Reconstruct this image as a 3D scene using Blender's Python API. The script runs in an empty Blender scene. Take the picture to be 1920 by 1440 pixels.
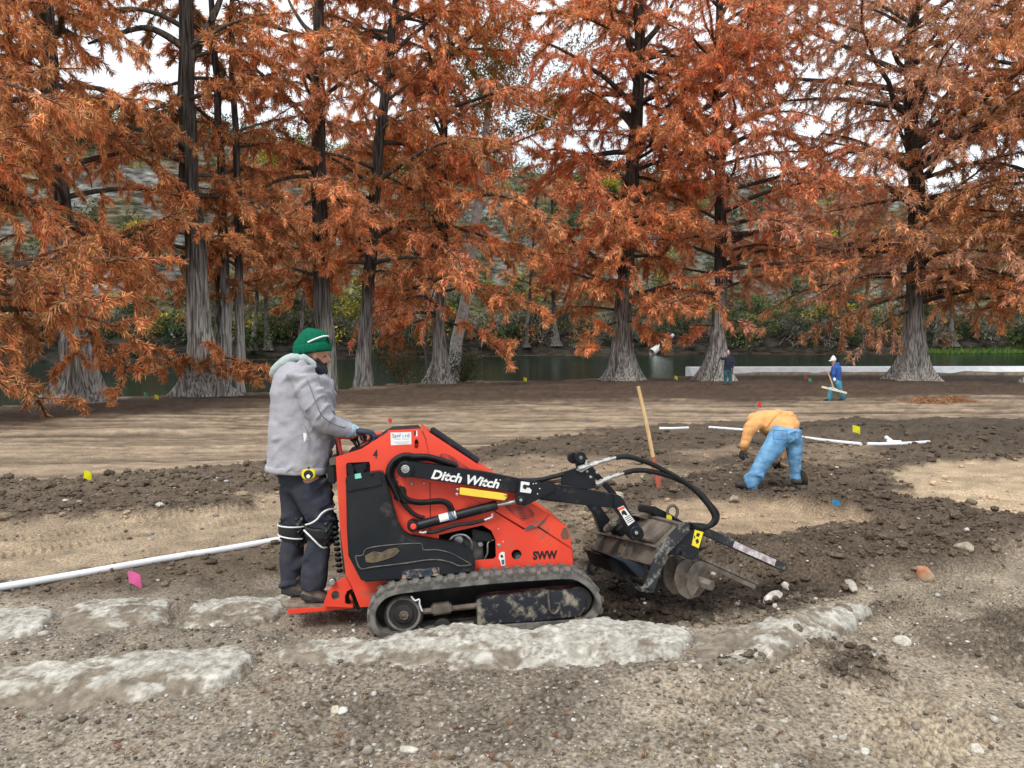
import bpy, bmesh, math, random
import numpy as np
from mathutils import Vector, Matrix, noise as mnoise
from mathutils.geometry import tessellate_polygon

random.seed(7)
RNG = np.random.default_rng(7)
SC = bpy.context.scene
COL = SC.collection
R = math.radians

# ------------------------------------------------------------------ camera
CAM_Z = 1.75
FPX = 1440.0                      # focal length in pixels of the 1920x1440 photograph
PITCH = math.atan(95 / FPX)
cam_d = bpy.data.cameras.new('camera')
cam_d.sensor_width = 36.0
cam_d.lens = 36.0 * FPX / 1920.0
cam_d.clip_start = 0.05
cam_d.clip_end = 2000.0
cam = bpy.data.objects.new('camera', cam_d)
cam.location = (0, 0, CAM_Z)
cam.rotation_euler = (R(90) - PITCH, 0, 0)
COL.objects.link(cam)
SC.camera = cam

# ------------------------------------------------------------------ overcast sky
SUN_EL, SUN_AZ = R(52), R(205)          # high, behind the camera and a little to the left
world = bpy.data.worlds.new('World')
SC.world = world
world.use_nodes = True
wn, wl = world.node_tree.nodes, world.node_tree.links
wn.clear()
w_out = wn.new('ShaderNodeOutputWorld')
w_bg = wn.new('ShaderNodeBackground')
w_sky = wn.new('ShaderNodeTexSky')
w_sky.sky_type = 'NISHITA'
w_sky.sun_disc = False
w_sky.sun_elevation = SUN_EL
w_sky.sun_rotation = SUN_AZ
w_mix = wn.new('ShaderNodeMix')
w_mix.data_type = 'RGBA'
w_mix.inputs['Factor'].default_value = 0.88
w_tc = wn.new('ShaderNodeTexCoord')
w_ns = wn.new('ShaderNodeTexNoise')
w_ns.inputs['Scale'].default_value = 2.2
w_ns.inputs['Detail'].default_value = 5
w_rp = wn.new('ShaderNodeValToRGB')
w_rp.color_ramp.elements[0].position = 0.3
w_rp.color_ramp.elements[0].color = (8.2, 9.0, 9.6, 1)
w_rp.color_ramp.elements[1].position = 0.7
w_rp.color_ramp.elements[1].color = (11.6, 12.0, 12.3, 1)
wl.new(w_tc.outputs['Generated'], w_ns.inputs['Vector'])
wl.new(w_ns.outputs['Fac'], w_rp.inputs['Fac'])
wl.new(w_sky.outputs['Color'], w_mix.inputs['A'])
wl.new(w_rp.outputs['Color'], w_mix.inputs['B'])
wl.new(w_mix.outputs['Result'], w_bg.inputs['Color'])
w_bg.inputs['Strength'].default_value = 0.1
wl.new(w_bg.outputs['Background'], w_out.inputs['Surface'])

sun_d = bpy.data.lights.new('sun', 'SUN')
sun_d.energy = 2.0
sun_d.angle = R(18)
sun_d.color = (1.0, 0.96, 0.9)
sun = bpy.data.objects.new('sun', sun_d)
sd = Vector((math.sin(SUN_AZ) * math.cos(SUN_EL), math.cos(SUN_AZ) * math.cos(SUN_EL), math.sin(SUN_EL)))
sun.rotation_euler = (-sd).to_track_quat('-Z', 'Y').to_euler()
sun.location = (-10, -20, 40)
COL.objects.link(sun)

vs = SC.view_settings
vs.view_transform = 'Standard'
vs.look = 'None'
vs.exposure = 0.3
vs.gamma = 1.0
vs.use_curve_mapping = False

# ------------------------------------------------------------------ projection of photograph measurements into the place
CP, SP = math.cos(PITCH), math.sin(PITCH)


def ray(px, py):
    u, v = (px - 960) / FPX, (720 - py) / FPX
    return Vector((u, CP + v * SP, -SP + v * CP))


def P(px, py, Y):
    """World point on the ray of a photo pixel at depth Y (metres in front of the camera)."""
    d = ray(px, py)
    t = Y / d.y
    return Vector((0, 0, CAM_Z)) + d * t


def base_z(y):
    """Ground falls gently from the photographer towards the river."""
    y = np.asarray(y, float)
    return -0.0285 * np.clip(y - 3, 0, 47)


def G(px, py):
    """Where a photo pixel meets the sloping ground."""
    d = ray(px, py)
    y = 5.0
    for _ in range(60):
        z = float(base_z(y))
        t = (z - CAM_Z) / d.z
        y = 0.5 * y + 0.5 * d.y * t
    return P(px, py, y)


# ------------------------------------------------------------------ numpy noise
def _h(ix, iy, s):
    n = (ix.astype(np.int64) * 374761393 + iy.astype(np.int64) * 668265263 + s * 1274126177) & 0xFFFFFFFF
    n = ((n ^ (n >> 13)) * 1274126177) & 0xFFFFFFFF
    return ((n ^ (n >> 16)) & 0xFFFFFF) / float(0xFFFFFF)


def vnoise(x, y, s=0):
    ix, iy = np.floor(x), np.floor(y)
    fx, fy = x - ix, y - iy
    fx = fx * fx * fx * (fx * (fx * 6 - 15) + 10)
    fy = fy * fy * fy * (fy * (fy * 6 - 15) + 10)
    a, b = _h(ix, iy, s), _h(ix + 1, iy, s)
    c, d = _h(ix, iy + 1, s), _h(ix + 1, iy + 1, s)
    return (a + (b - a) * fx) * (1 - fy) + (c + (d - c) * fx) * fy


def fbm(x, y, s=0, o=4, g=0.5):
    t, a, n = 0.0, 1.0, 0.0
    for k in range(o):
        t = t + a * vnoise(x, y, s + 17 * k)
        n += a
        a *= g
        x, y = x * 2.03 + 5.1, y * 2.03 + 1.7
    return t / n


def worley(x, y, s=0):
    """Distance to the nearest feature point and that cell's random value."""
    ix, iy = np.floor(x), np.floor(y)
    best = np.full(np.shape(x), 9.0)
    val = np.zeros(np.shape(x))
    for dx in (-1, 0, 1):
        for dy in (-1, 0, 1):
            cx, cy = ix + dx, iy + dy
            d = np.hypot(cx + _h(cx, cy, s) - x, cy + _h(cx, cy, s + 91) - y)
            m = d < best
            best = np.where(m, d, best)
            val = np.where(m, _h(cx, cy, s + 37), val)
    return best, val


def sstep(a, b, x):
    t = np.clip((x - a) / (b - a), 0, 1)
    return t * t * (3 - 2 * t)


def poly_sd(px, py, poly):
    """Signed distance to a polygon: positive inside."""
    px, py = np.asarray(px, float), np.asarray(py, float)
    d = np.full(px.shape, 1e18)
    ins = np.zeros(px.shape, bool)
    n = len(poly)
    for i in range(n):
        x0, y0 = poly[i]
        x1, y1 = poly[(i + 1) % n]
        ex, ey = x1 - x0, y1 - y0
        t = np.clip(((px - x0) * ex + (py - y0) * ey) / (ex * ex + ey * ey + 1e-12), 0, 1)
        d = np.minimum(d, (px - x0 - t * ex) ** 2 + (py - y0 - t * ey) ** 2)
        c = (y0 > py) != (y1 > py)
        xi = x0 + (py - y0) * ex / (ey if abs(ey) > 1e-12 else 1e-12)
        ins ^= c & (px < xi)
    return np.where(ins, 1, -1) * np.sqrt(d)


# ------------------------------------------------------------------ objects
ORG = {}


def tag(o, label=None, cat=None, group=None, kind=None):
    if label: o['label'] = label
    if cat: o['category'] = cat
    if group: o['group'] = group
    if kind: o['kind'] = kind
    return o


def thing(name, loc, label, cat, group=None):
    o = bpy.data.objects.new(name, None)
    o.location = loc
    o.empty_display_size = 0.1
    COL.objects.link(o)
    ORG[o.name] = Vector(loc)
    return tag(o, label, cat, group)


def link(name, me, m=None, parent=None, loc=None):
    o = bpy.data.objects.new(name, me)
    COL.objects.link(o)
    for mm in (m if isinstance(m, (list, tuple)) else [m]):
        if mm is not None:
            me.materials.append(mm)
    if parent is not None:
        o.parent = parent
        ORG[o.name] = ORG[parent.name]
    else:
        ORG[o.name] = Vector(loc) if loc is not None else Vector((0, 0, 0))
        o.location = ORG[o.name]
    return o


def np_mesh(name, V, F, m=None, parent=None, loc=None, col=None, smooth=True, mat_idx=None):
    """One mesh object from numpy arrays (world coordinates); F is an (n,k) array or a list of such arrays."""
    org = ORG[parent.name] if parent is not None else Vector(loc if loc is not None else (0, 0, 0))
    V = np.asarray(V, np.float64) - np.array(org)
    Fs = F if isinstance(F, list) and isinstance(F[0], np.ndarray) else [F]
    Fs = [np.asarray(f, np.int32) for f in Fs if len(f)]
    me = bpy.data.meshes.new(name)
    me.vertices.add(len(V))
    me.vertices.foreach_set('co', V.astype(np.float32).ravel())
    nl = sum(f.size for f in Fs)
    npoly = sum(len(f) for f in Fs)
    me.loops.add(nl)
    me.loops.foreach_set('vertex_index', np.concatenate([f.ravel() for f in Fs]))
    me.polygons.add(npoly)
    sizes = np.concatenate([np.full(len(f), f.shape[1], np.int32) for f in Fs])
    me.polygons.foreach_set('loop_start', np.concatenate([[0], np.cumsum(sizes)[:-1]]).astype(np.int32))
    me.polygons.foreach_set('use_smooth', np.full(npoly, smooth))
    if mat_idx is not None:
        me.polygons.foreach_set('material_index', np.asarray(mat_idx, np.int32))
    me.update(calc_edges=True)
    if col is not None:
        a = me.color_attributes.new('Col', 'FLOAT_COLOR', 'POINT')
        c = np.ones((len(V), 4), np.float32)
        c[:, :3] = col
        a.data.foreach_set('color', c.ravel())
    return link(name, me, m, parent, org if parent is None else None)


class MB:
    """Collects closed shapes and links them as one mesh object."""

    def __init__(s):
        s.v, s.f = [], []

    def add(s, vs, fs):
        b = len(s.v)
        s.v += [Vector(p) for p in vs]
        s.f += [tuple(i + b for i in f) for f in fs]
        return s

    def box8(s, p):
        return s.add(p, [(0, 3, 2, 1), (4, 5, 6, 7), (0, 1, 5, 4), (1, 2, 6, 5), (2, 3, 7, 6), (3, 0, 4, 7)])

    def bar(s, a, b, w, h, up=(0, 0, 1)):
        a, b = Vector(a), Vector(b)
        t = (b - a).normalized()
        x = t.cross(Vector(up))
        if x.length < 1e-4: x = t.cross(Vector((1, 0, 0)))
        x.normalize()
        y = x.cross(t)
        x, y = x * w / 2, y * h / 2
        return s.box8([a - x - y, a + x - y, a + x + y, a - x + y, b - x - y, b + x - y, b + x + y, b - x + y])

    def prism(s, pts, off, holes=()):
        """Planar polygon (list of points) with optional holes, thickened by the vector off."""
        loops = [[Vector(p) for p in pts]] + [[Vector(p) for p in h] for h in holes]
        flat = [p for l in loops for p in l]
        off = Vector(off)
        tris = tessellate_polygon(loops)
        n = len(flat)
        b = len(s.v)
        s.v += flat + [p + off for p in flat]
        # orientation of triangles
        for t in tris:
            i, j, k = t
            nn = (flat[j] - flat[i]).cross(flat[k] - flat[i])
            if nn.dot(off) > 0: i, k = k, i
            s.f.append((b + i, b + j, b + k))
            s.f.append((b + n + k, b + n + j, b + n + i))
        o = 0
        nref = None
        for li, l in enumerate(loops):
            m = len(l)
            c = Vector((0, 0, 0))
            for i in range(m):
                c += l[i].cross(l[(i + 1) % m])
            fl = (c.dot(off) > 0) != (li > 0)
            for i in range(m):
                a0, a1 = b + o + i, b + o + (i + 1) % m
                q = (a0, a1, a1 + n, a0 + n) if fl else (a1, a0, a0 + n, a1 + n)
                s.f.append(q)
            o += m
        return s

    def tube(s, pts, r, n=8, cap=True, closed=False):
        pts = [Vector(p) for p in pts]
        m = len(pts)
        rs = r if isinstance(r, (list, tuple)) else [r] * m
        b = len(s.v)
        prev = None
        for i, p in enumerate(pts):
            if closed:
                t = pts[(i + 1) % m] - pts[i - 1]
            else:
                t = pts[min(i + 1, m - 1)] - pts[max(i - 1, 0)]
            if t.length < 1e-9: t = Vector((0, 0, 1))
            t.normalize()
            if prev is None:
                x = t.cross(Vector((0, 0, 1)))
                if x.length < 0.05: x = t.cross(Vector((0, 1, 0)))
            else:
                x = prev - t * prev.dot(t)
            x.normalize()
            prev = x
            y = t.cross(x)
            for k in range(n):
                a = 2 * math.pi * k / n
                s.v.append(p + (x * math.cos(a) + y * math.sin(a)) * rs[i])
        rng = m if closed else m - 1
        for i in range(rng):
            i2 = (i + 1) % m
            for k in range(n):
                k2 = (k + 1) % n
                s.f.append((b + i * n + k, b + i * n + k2, b + i2 * n + k2, b + i2 * n + k))
        if cap and not closed:
            s.f.append(tuple(b + k for k in reversed(range(n))))
            s.f.append(tuple(b + (m - 1) * n + k for k in range(n)))
        return s

    def lathe(s, a, axis, prof, n=24):
        """Profile [(distance along axis, radius)] turned about the axis through a."""
        a, ax = Vector(a), Vector(axis).normalized()
        x = ax.orthogonal().normalized()
        y = ax.cross(x)
        b = len(s.v)
        m = len(prof)
        for d, r in prof:
            for k in range(n):
                t = 2 * math.pi * k / n
                s.v.append(a + ax * d + (x * math.cos(t) + y * math.sin(t)) * max(r, 1e-4))
        for i in range(m - 1):
            for k in range(n):
                k2 = (k + 1) % n
                s.f.append((b + i * n + k, b + i * n + k2, b + (i + 1) * n + k2, b + (i + 1) * n + k))
        s.f.append(tuple(b + k for k in reversed(range(n))))
        s.f.append(tuple(b + (m - 1) * n + k for k in range(n)))
        return s

    def ball(s, c, rx, ry=None, rz=None, n=12, m=8, rot=None):
        ry = rx if ry is None else ry
        rz = rx if rz is None else rz
        c = Vector(c)
        b = len(s.v)
        q = rot or Matrix.Identity(3)
        for i in range(m + 1):
            th = math.pi * i / m
            for k in range(n):
                a = 2 * math.pi * k / n
                s.v.append(c + q @ Vector((rx * math.sin(th) * math.cos(a), ry * math.sin(th) * math.sin(a), rz * math.cos(th))))
        for i in range(m):
            for k in range(n):
                k2 = (k + 1) % n
                s.f.append((b + i * n + k, b + (i + 1) * n + k, b + (i + 1) * n + k2, b + i * n + k2))
        return s

    def build(s, name, m=None, parent=None, smooth=False, bevel=0, seg=2, loc=None, angle=35):
        org = ORG[parent.name] if parent is not None else Vector(loc if loc is not None else (0, 0, 0))
        me = bpy.data.meshes.new(name)
        me.from_pydata([tuple(p - org) for p in s.v], [], s.f)
        bm = bmesh.new()
        bm.from_mesh(me)
        bmesh.ops.remove_doubles(bm, verts=bm.verts, dist=1e-5)
        bmesh.ops.recalc_face_normals(bm, faces=bm.faces)
        if bevel:
            ed = [e for e in bm.edges if len(e.link_faces) == 2 and e.calc_face_angle(0) > R(40)]
            bmesh.ops.bevel(bm, geom=ed, offset=bevel, segments=seg, affect='EDGES', clamp_overlap=True)
        for f in bm.faces:
            f.smooth = bool(smooth or bevel)
        if smooth or bevel:
            for e in bm.edges:
                if len(e.link_faces) == 2 and e.calc_face_angle(0) > R(angle):
                    e.smooth = False
        bm.to_mesh(me)
        bm.free()
        return link(name, me, m, parent, org if parent is None else None)


# ------------------------------------------------------------------ materials
def mat(name, c1, c2=None, scale=8.0, rough=0.7, metal=0.0, bump=0.0, bscale=None, detail=4.0,
        dirt=None, dirt_amt=0.0, dirt_scale=3.0, attr=False, attr_mix=1.0, stretch=None, spec=0.5, trans=0.0, cut=(0.38, 0.62)):
    """Principled material: two-tone noise, optional patches of dirt or wear, fine relief."""
    m = bpy.data.materials.new(name)
    m.use_nodes = True
    nt = m.node_tree
    N, L = nt.nodes, nt.links
    bs = N['Principled BSDF']
    tc = N.new('ShaderNodeTexCoord')
    mp = N.new('ShaderNodeMapping')
    L.new(tc.outputs['Object'], mp.inputs['Vector'])
    if stretch: mp.inputs['Scale'].default_value = stretch
    c2 = c2 or tuple(x * 0.75 for x in c1)
    ns = N.new('ShaderNodeTexNoise')
    ns.inputs['Scale'].default_value = scale
    ns.inputs['Detail'].default_value = detail
    L.new(mp.outputs['Vector'], ns.inputs['Vector'])
    rp = N.new('ShaderNodeValToRGB')
    rp.color_ramp.elements[0].position, rp.color_ramp.elements[1].position = cut
    if attr:
        at = N.new('ShaderNodeAttribute')
        at.attribute_name = 'Col'
        rp.color_ramp.elements[0].color = (*c2, 1)
        rp.color_ramp.elements[1].color = (*c1, 1)
        mx = N.new('ShaderNodeMix')
        mx.data_type = 'RGBA'
        mx.blend_type = 'MULTIPLY'
        mx.inputs['Factor'].default_value = attr_mix
        L.new(at.outputs['Color'], mx.inputs['A'])
        L.new(rp.outputs['Color'], mx.inputs['B'])
        out = mx.outputs['Result']
    else:
        rp.color_ramp.elements[0].color = (*c2, 1)
        rp.color_ramp.elements[1].color = (*c1, 1)
        out = rp.outputs['Color']
    L.new(ns.outputs['Fac'], rp.inputs['Fac'])
    rout = None
    if dirt:
        n2 = N.new('ShaderNodeTexNoise')
        n2.inputs['Scale'].default_value = dirt_scale
        n2.inputs['Detail'].default_value = 8
        n2.inputs['Roughness'].default_value = 0.7
        L.new(tc.outputs['Object'], n2.inputs['Vector'])
        r2 = N.new('ShaderNodeValToRGB')
        r2.color_ramp.elements[0].position = 0.62 - 0.35 * dirt_amt
        r2.color_ramp.elements[1].position = 0.72 - 0.25 * dirt_amt
        L.new(n2.outputs['Fac'], r2.inputs['Fac'])
        m2 = N.new('ShaderNodeMix')
        m2.data_type = 'RGBA'
        L.new(r2.outputs['Color'], m2.inputs['Factor'])
        L.new(out, m2.inputs['A'])
        m2.inputs['B'].default_value = (*dirt, 1)
        out = m2.outputs['Result']
        mr = N.new('ShaderNodeMapRange')
        mr.inputs['To Min'].default_value = rough
        mr.inputs['To Max'].default_value = min(1, rough + 0.35)
        L.new(r2.outputs['Color'], mr.inputs['Value'])
        L.new(mr.outputs['Result'], bs.inputs['Roughness'])
    else:
        bs.inputs['Roughness'].default_value = rough
    L.new(out, bs.inputs['Base Color'])
    bs.inputs['Metallic'].default_value = metal
    bs.inputs['Specular IOR Level'].default_value = spec
    if bump:
        nb = N.new('ShaderNodeTexNoise')
        nb.inputs['Scale'].default_value = bscale or scale * 4
        nb.inputs['Detail'].default_value = 6
        L.new(mp.outputs['Vector'], nb.inputs['Vector'])
        bp = N.new('ShaderNodeBump')
        bp.inputs['Strength'].default_value = 1.0
        bp.inputs['Distance'].default_value = bump
        L.new(nb.outputs['Fac'], bp.inputs['Height'])
        L.new(bp.outputs['Normal'], bs.inputs['Normal'])
    if trans:
        tb = N.new('ShaderNodeBsdfTranslucent')
        ms = N.new('ShaderNodeMixShader')
        ms.inputs['Fac'].default_value = trans
        L.new(out, tb.inputs['Color'])
        L.new(bs.outputs['BSDF'], ms.inputs[1])
        L.new(tb.outputs['BSDF'], ms.inputs[2])
        L.new(ms.outputs['Shader'], N['Material Output'].inputs['Surface'])
    return m


MUD = (0.16, 0.12, 0.085)
M_soil = mat('soil', (1.28, 1.27, 1.25), (0.62, 0.61, 0.6), scale=55, rough=0.95, bump=0.014, bscale=70, attr=True, spec=0.15, detail=8)
M_stone = mat('limestone_slab', (1.12, 1.12, 1.12), (0.72, 0.7, 0.66), scale=24, rough=0.9, bump=0.012, bscale=60, attr=True, spec=0.2, detail=8)
M_pebble = mat('pebble', (1.1, 1.1, 1.1), (0.75, 0.74, 0.72), scale=30, rough=0.9, bump=0.004, attr=True, spec=0.2)
M_bark = mat('cypress_bark', (1.35, 1.32, 1.28), (0.3, 0.28, 0.26), scale=13, stretch=(1, 1, 0.055), rough=0.95, bump=0.14, bscale=14, attr=True, spec=0.1, detail=6)
M_twig = mat('twig', (1.1, 1.1, 1.1), (0.7, 0.7, 0.7), scale=6, rough=0.95, attr=True, spec=0.1)
M_leaf = mat('rust_needles', (1.2, 1.2, 1.2), (0.72, 0.72, 0.72), scale=0.9, rough=0.85, attr=True, spec=0.1, trans=0.35)
M_bush = mat('bush_leaf', (1.12, 1.12, 1.12), (0.8, 0.8, 0.8), scale=1.3, rough=0.75, attr=True, spec=0.2, trans=0.25)
M_lime = mat('cliff_limestone', (1.2, 1.2, 1.2), (0.28, 0.27, 0.25), scale=0.9, stretch=(0.6, 0.6, 1.9), rough=0.95, bump=0.5, bscale=1.2, attr=True, spec=0.1, detail=8)
M_red = mat('red_paint', (0.84, 0.075, 0.035), (0.74, 0.058, 0.03), scale=3, rough=0.42, dirt=(0.36, 0.10, 0.06), dirt_amt=0.15, dirt_scale=6, spec=0.45)
M_black = mat('black_steel', (0.006, 0.008, 0.012), (0.011, 0.013, 0.017), scale=5, rough=0.42, dirt=(0.05, 0.044, 0.038), dirt_amt=0.15, dirt_scale=9, spec=0.32)
M_plastic = mat('black_plastic', (0.009, 0.012, 0.016), (0.018, 0.019, 0.020), scale=3.5, rough=0.5, spec=0.3, dirt=(0.06, 0.053, 0.042), dirt_amt=0.08, dirt_scale=4.5, bump=0.0008, bscale=120)
M_worn = mat('scratched_black_paint', (0.011, 0.013, 0.018), (0.02, 0.022, 0.026), scale=5, rough=0.45, dirt=(0.26, 0.24, 0.21), dirt_amt=0.28, dirt_scale=16)
M_wornband = mat('muddy_black_frame', (0.013, 0.016, 0.026), (0.02, 0.022, 0.03), scale=5, rough=0.5, dirt=(0.3, 0.27, 0.2), dirt_amt=0.32, dirt_scale=11)
M_hose = mat('rubber_hose', (0.007, 0.007, 0.008), (0.015, 0.0145, 0.014), scale=30, rough=0.6, spec=0.3, bump=0.001, bscale=200)
M_rubber = mat('dusty_rubber', (0.21, 0.195, 0.175), (0.085, 0.08, 0.074), scale=14, rough=0.9, bump=0.002, bscale=80, spec=0.2)
M_steel = mat('bright_steel', (0.62, 0.62, 0.6), (0.42, 0.41, 0.39), scale=20, rough=0.35, metal=0.85)
M_rusty = mat('worn_earth_steel', (0.24, 0.205, 0.17), (0.085, 0.07, 0.058), scale=9, rough=0.6, metal=0.35, dirt=MUD, dirt_amt=0.3, dirt_scale=7, bump=0.002, bscale=50)
M_brownsteel = mat('muddy_steel', (0.20, 0.165, 0.125), (0.085, 0.07, 0.055), scale=7, rough=0.75, metal=0.1, dirt=(0.02, 0.02, 0.022), dirt_amt=0.18, dirt_scale=8)
M_yellow = mat('yellow_paint', (0.85, 0.62, 0.06), (0.75, 0.54, 0.05), rough=0.5)
M_tag = mat('yellow_decal', (0.9, 0.75, 0.02), (0.8, 0.66, 0.02), rough=0.5)
M_white = mat('white_print', (0.82, 0.82, 0.8), (0.74, 0.74, 0.72), rough=0.6)
M_pvc = mat('white_pvc', (0.80, 0.81, 0.83), (0.70, 0.71, 0.73), scale=3, rough=0.35, dirt=(0.45, 0.40, 0.33), dirt_amt=0.06)
M_ink = mat('black_print', (0.01, 0.01, 0.012), (0.014, 0.014, 0.016), rough=0.5)
M_blueink = mat('slate_print', (0.06, 0.12, 0.2), (0.08, 0.14, 0.22), rough=0.5)
M_mint = mat('mint_decal', (0.25, 0.72, 0.58), (0.2, 0.6, 0.5), rough=0.5)
M_orange = mat('orange_plastic', (0.85, 0.13, 0.02), (0.75, 0.11, 0.02), rough=0.4)
M_handle = mat('red_handle', (0.70, 0.05, 0.03), (0.6, 0.04, 0.03), rough=0.4)
M_dark = mat('engine_dark', (0.012, 0.012, 0.013), (0.03, 0.028, 0.026), scale=12, rough=0.7)
M_engine = mat('engine_casting', (0.16, 0.155, 0.145), (0.06, 0.057, 0.052), scale=10, rough=0.6, metal=0.3)
M_skin = mat('skin', (0.48, 0.24, 0.155), (0.40, 0.19, 0.12), scale=30, rough=0.55)
M_beard = mat('black_hair', (0.014, 0.011, 0.01), (0.024, 0.019, 0.016), scale=90, rough=0.8, bump=0.002, bscale=300)
M_jacket = mat('grey_canvas', (0.41, 0.40, 0.435), (0.35, 0.34, 0.37), scale=7, rough=0.95, bump=0.0025, bscale=70, detail=6, spec=0.1)
M_fleece = mat('pale_fleece', (0.47, 0.53, 0.51), (0.38, 0.44, 0.43), scale=30, rough=1.0, bump=0.002, bscale=160, spec=0.1)
M_trouser = mat('charcoal_trousers', (0.035, 0.038, 0.055), (0.05, 0.05, 0.062), scale=10, rough=0.9, bump=0.002, bscale=90, spec=0.15)
M_beanie = mat('green_knit', (0.006, 0.13, 0.072), (0.004, 0.10, 0.055), scale=60, rough=0.95, bump=0.0015, bscale=180, spec=0.1)
M_boot = mat('worn_brown_leather', (0.17, 0.125, 0.095), (0.08, 0.058, 0.045), scale=14, rough=0.8, bump=0.001)
M_sole = mat('dark_rubber_sole', (0.028, 0.028, 0.03), (0.05, 0.048, 0.045), scale=20, rough=0.85)
M_glove = mat('dark_glove', (0.02, 0.028, 0.05), (0.035, 0.05, 0.085), scale=40, rough=0.9)
M_cuff = mat('pale_blue_knit', (0.42, 0.55, 0.62), (0.22, 0.30, 0.36), scale=60, rough=0.95)
M_denim = mat('blue_denim', (0.20, 0.40, 0.62), (0.12, 0.28, 0.49), scale=11, rough=0.95, bump=0.002, bscale=80, spec=0.1, dirt=(0.24, 0.46, 0.70), dirt_amt=0.12, dirt_scale=5)
M_tan = mat('tan_sweatshirt', (0.80, 0.42, 0.17), (0.70, 0.355, 0.135), scale=9, rough=0.95, bump=0.002, bscale=60, spec=0.1)
M_navy = mat('navy_jacket', (0.012, 0.012, 0.03), (0.02, 0.02, 0.04), scale=9, rough=0.9)
M_royal = mat('royal_blue_hoodie', (0.03, 0.10, 0.36), (0.024, 0.075, 0.28), scale=9, rough=0.95)
M_teal = mat('teal_blue_jeans', (0.05, 0.20, 0.30), (0.10, 0.34, 0.42), scale=7, rough=0.95)
M_darkjean = mat('dark_jeans', (0.022, 0.075, 0.10), (0.04, 0.11, 0.14), scale=7, rough=0.95)
M_wood = mat('pale_ash_wood', (0.68, 0.47, 0.24), (0.52, 0.33, 0.15), scale=6, stretch=(6, 6, 0.6), rough=0.7)
M_redpaint = mat('red_tool_paint', (0.48, 0.10, 0.06), (0.36, 0.09, 0.06), scale=10, rough=0.7, dirt=MUD, dirt_amt=0.3, dirt_scale=14)
M_concrete = mat('pale_concrete', (0.84, 0.84, 0.83), (0.72, 0.72, 0.71), scale=1.6, rough=0.9, bump=0.01, bscale=6)
M_rock = mat('rust_stained_rock', (0.42, 0.31, 0.21), (0.38, 0.12, 0.05), scale=7, rough=0.85, bump=0.02, bscale=12)
M_grey = mat('pale_dead_wood', (0.48, 0.46, 0.42), (0.3, 0.28, 0.25), scale=4, rough=0.95)
for nm, c in (('flag_yellow', (0.85, 0.82, 0.01)), ('flag_pink', (0.9, 0.16, 0.42)), ('flag_blue', (0.02, 0.32, 0.72)), ('flag_red', (0.75, 0.05, 0.03)), ('flag_green', (0.02, 0.4, 0.16))):
    globals()['M_' + nm] = mat(nm, c, tuple(x * 0.9 for x in c), rough=0.6, trans=0.3)

# ------------------------------------------------------------------ the ground
def GZ(px, py, z):
    d = ray(px, py)
    t = (z - CAM_Z) / d.z
    return Vector((0, 0, CAM_Z)) + d * t


def to_px(x, y, z):
    zc = y * CP - (z - CAM_Z) * SP
    yc = y * SP + (z - CAM_Z) * CP
    zc = np.where(zc > 0.2, zc, 0.2)
    return 960 + FPX * x / zc, 720 - FPX * yc / zc


def plan(poly):
    """Photo outline -> outline on the sloping ground, in metres."""
    out = []
    for a, b in poly:
        p = G(a, b)
        out.append((p.x, p.y))
    return out


Z_WATER = -1.75
bank_px = [(-500, 775), (0, 762), (230, 743), (330, 741), (470, 736), (640, 729), (760, 717), (870, 713), (1100, 709), (1240, 706)]
bank = [tuple(G(a, b).xy) for a, b in bank_px]
bx = np.array([-200.0] + [b[0] for b in bank] + [13.5, 16.0, 200.0])
by = np.array([bank[0][1] - 3] + [b[1] for b in bank] + [57.0, 62.0, 62.6])


def bank_y(x):
    return np.interp(x, bx, by)


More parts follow.
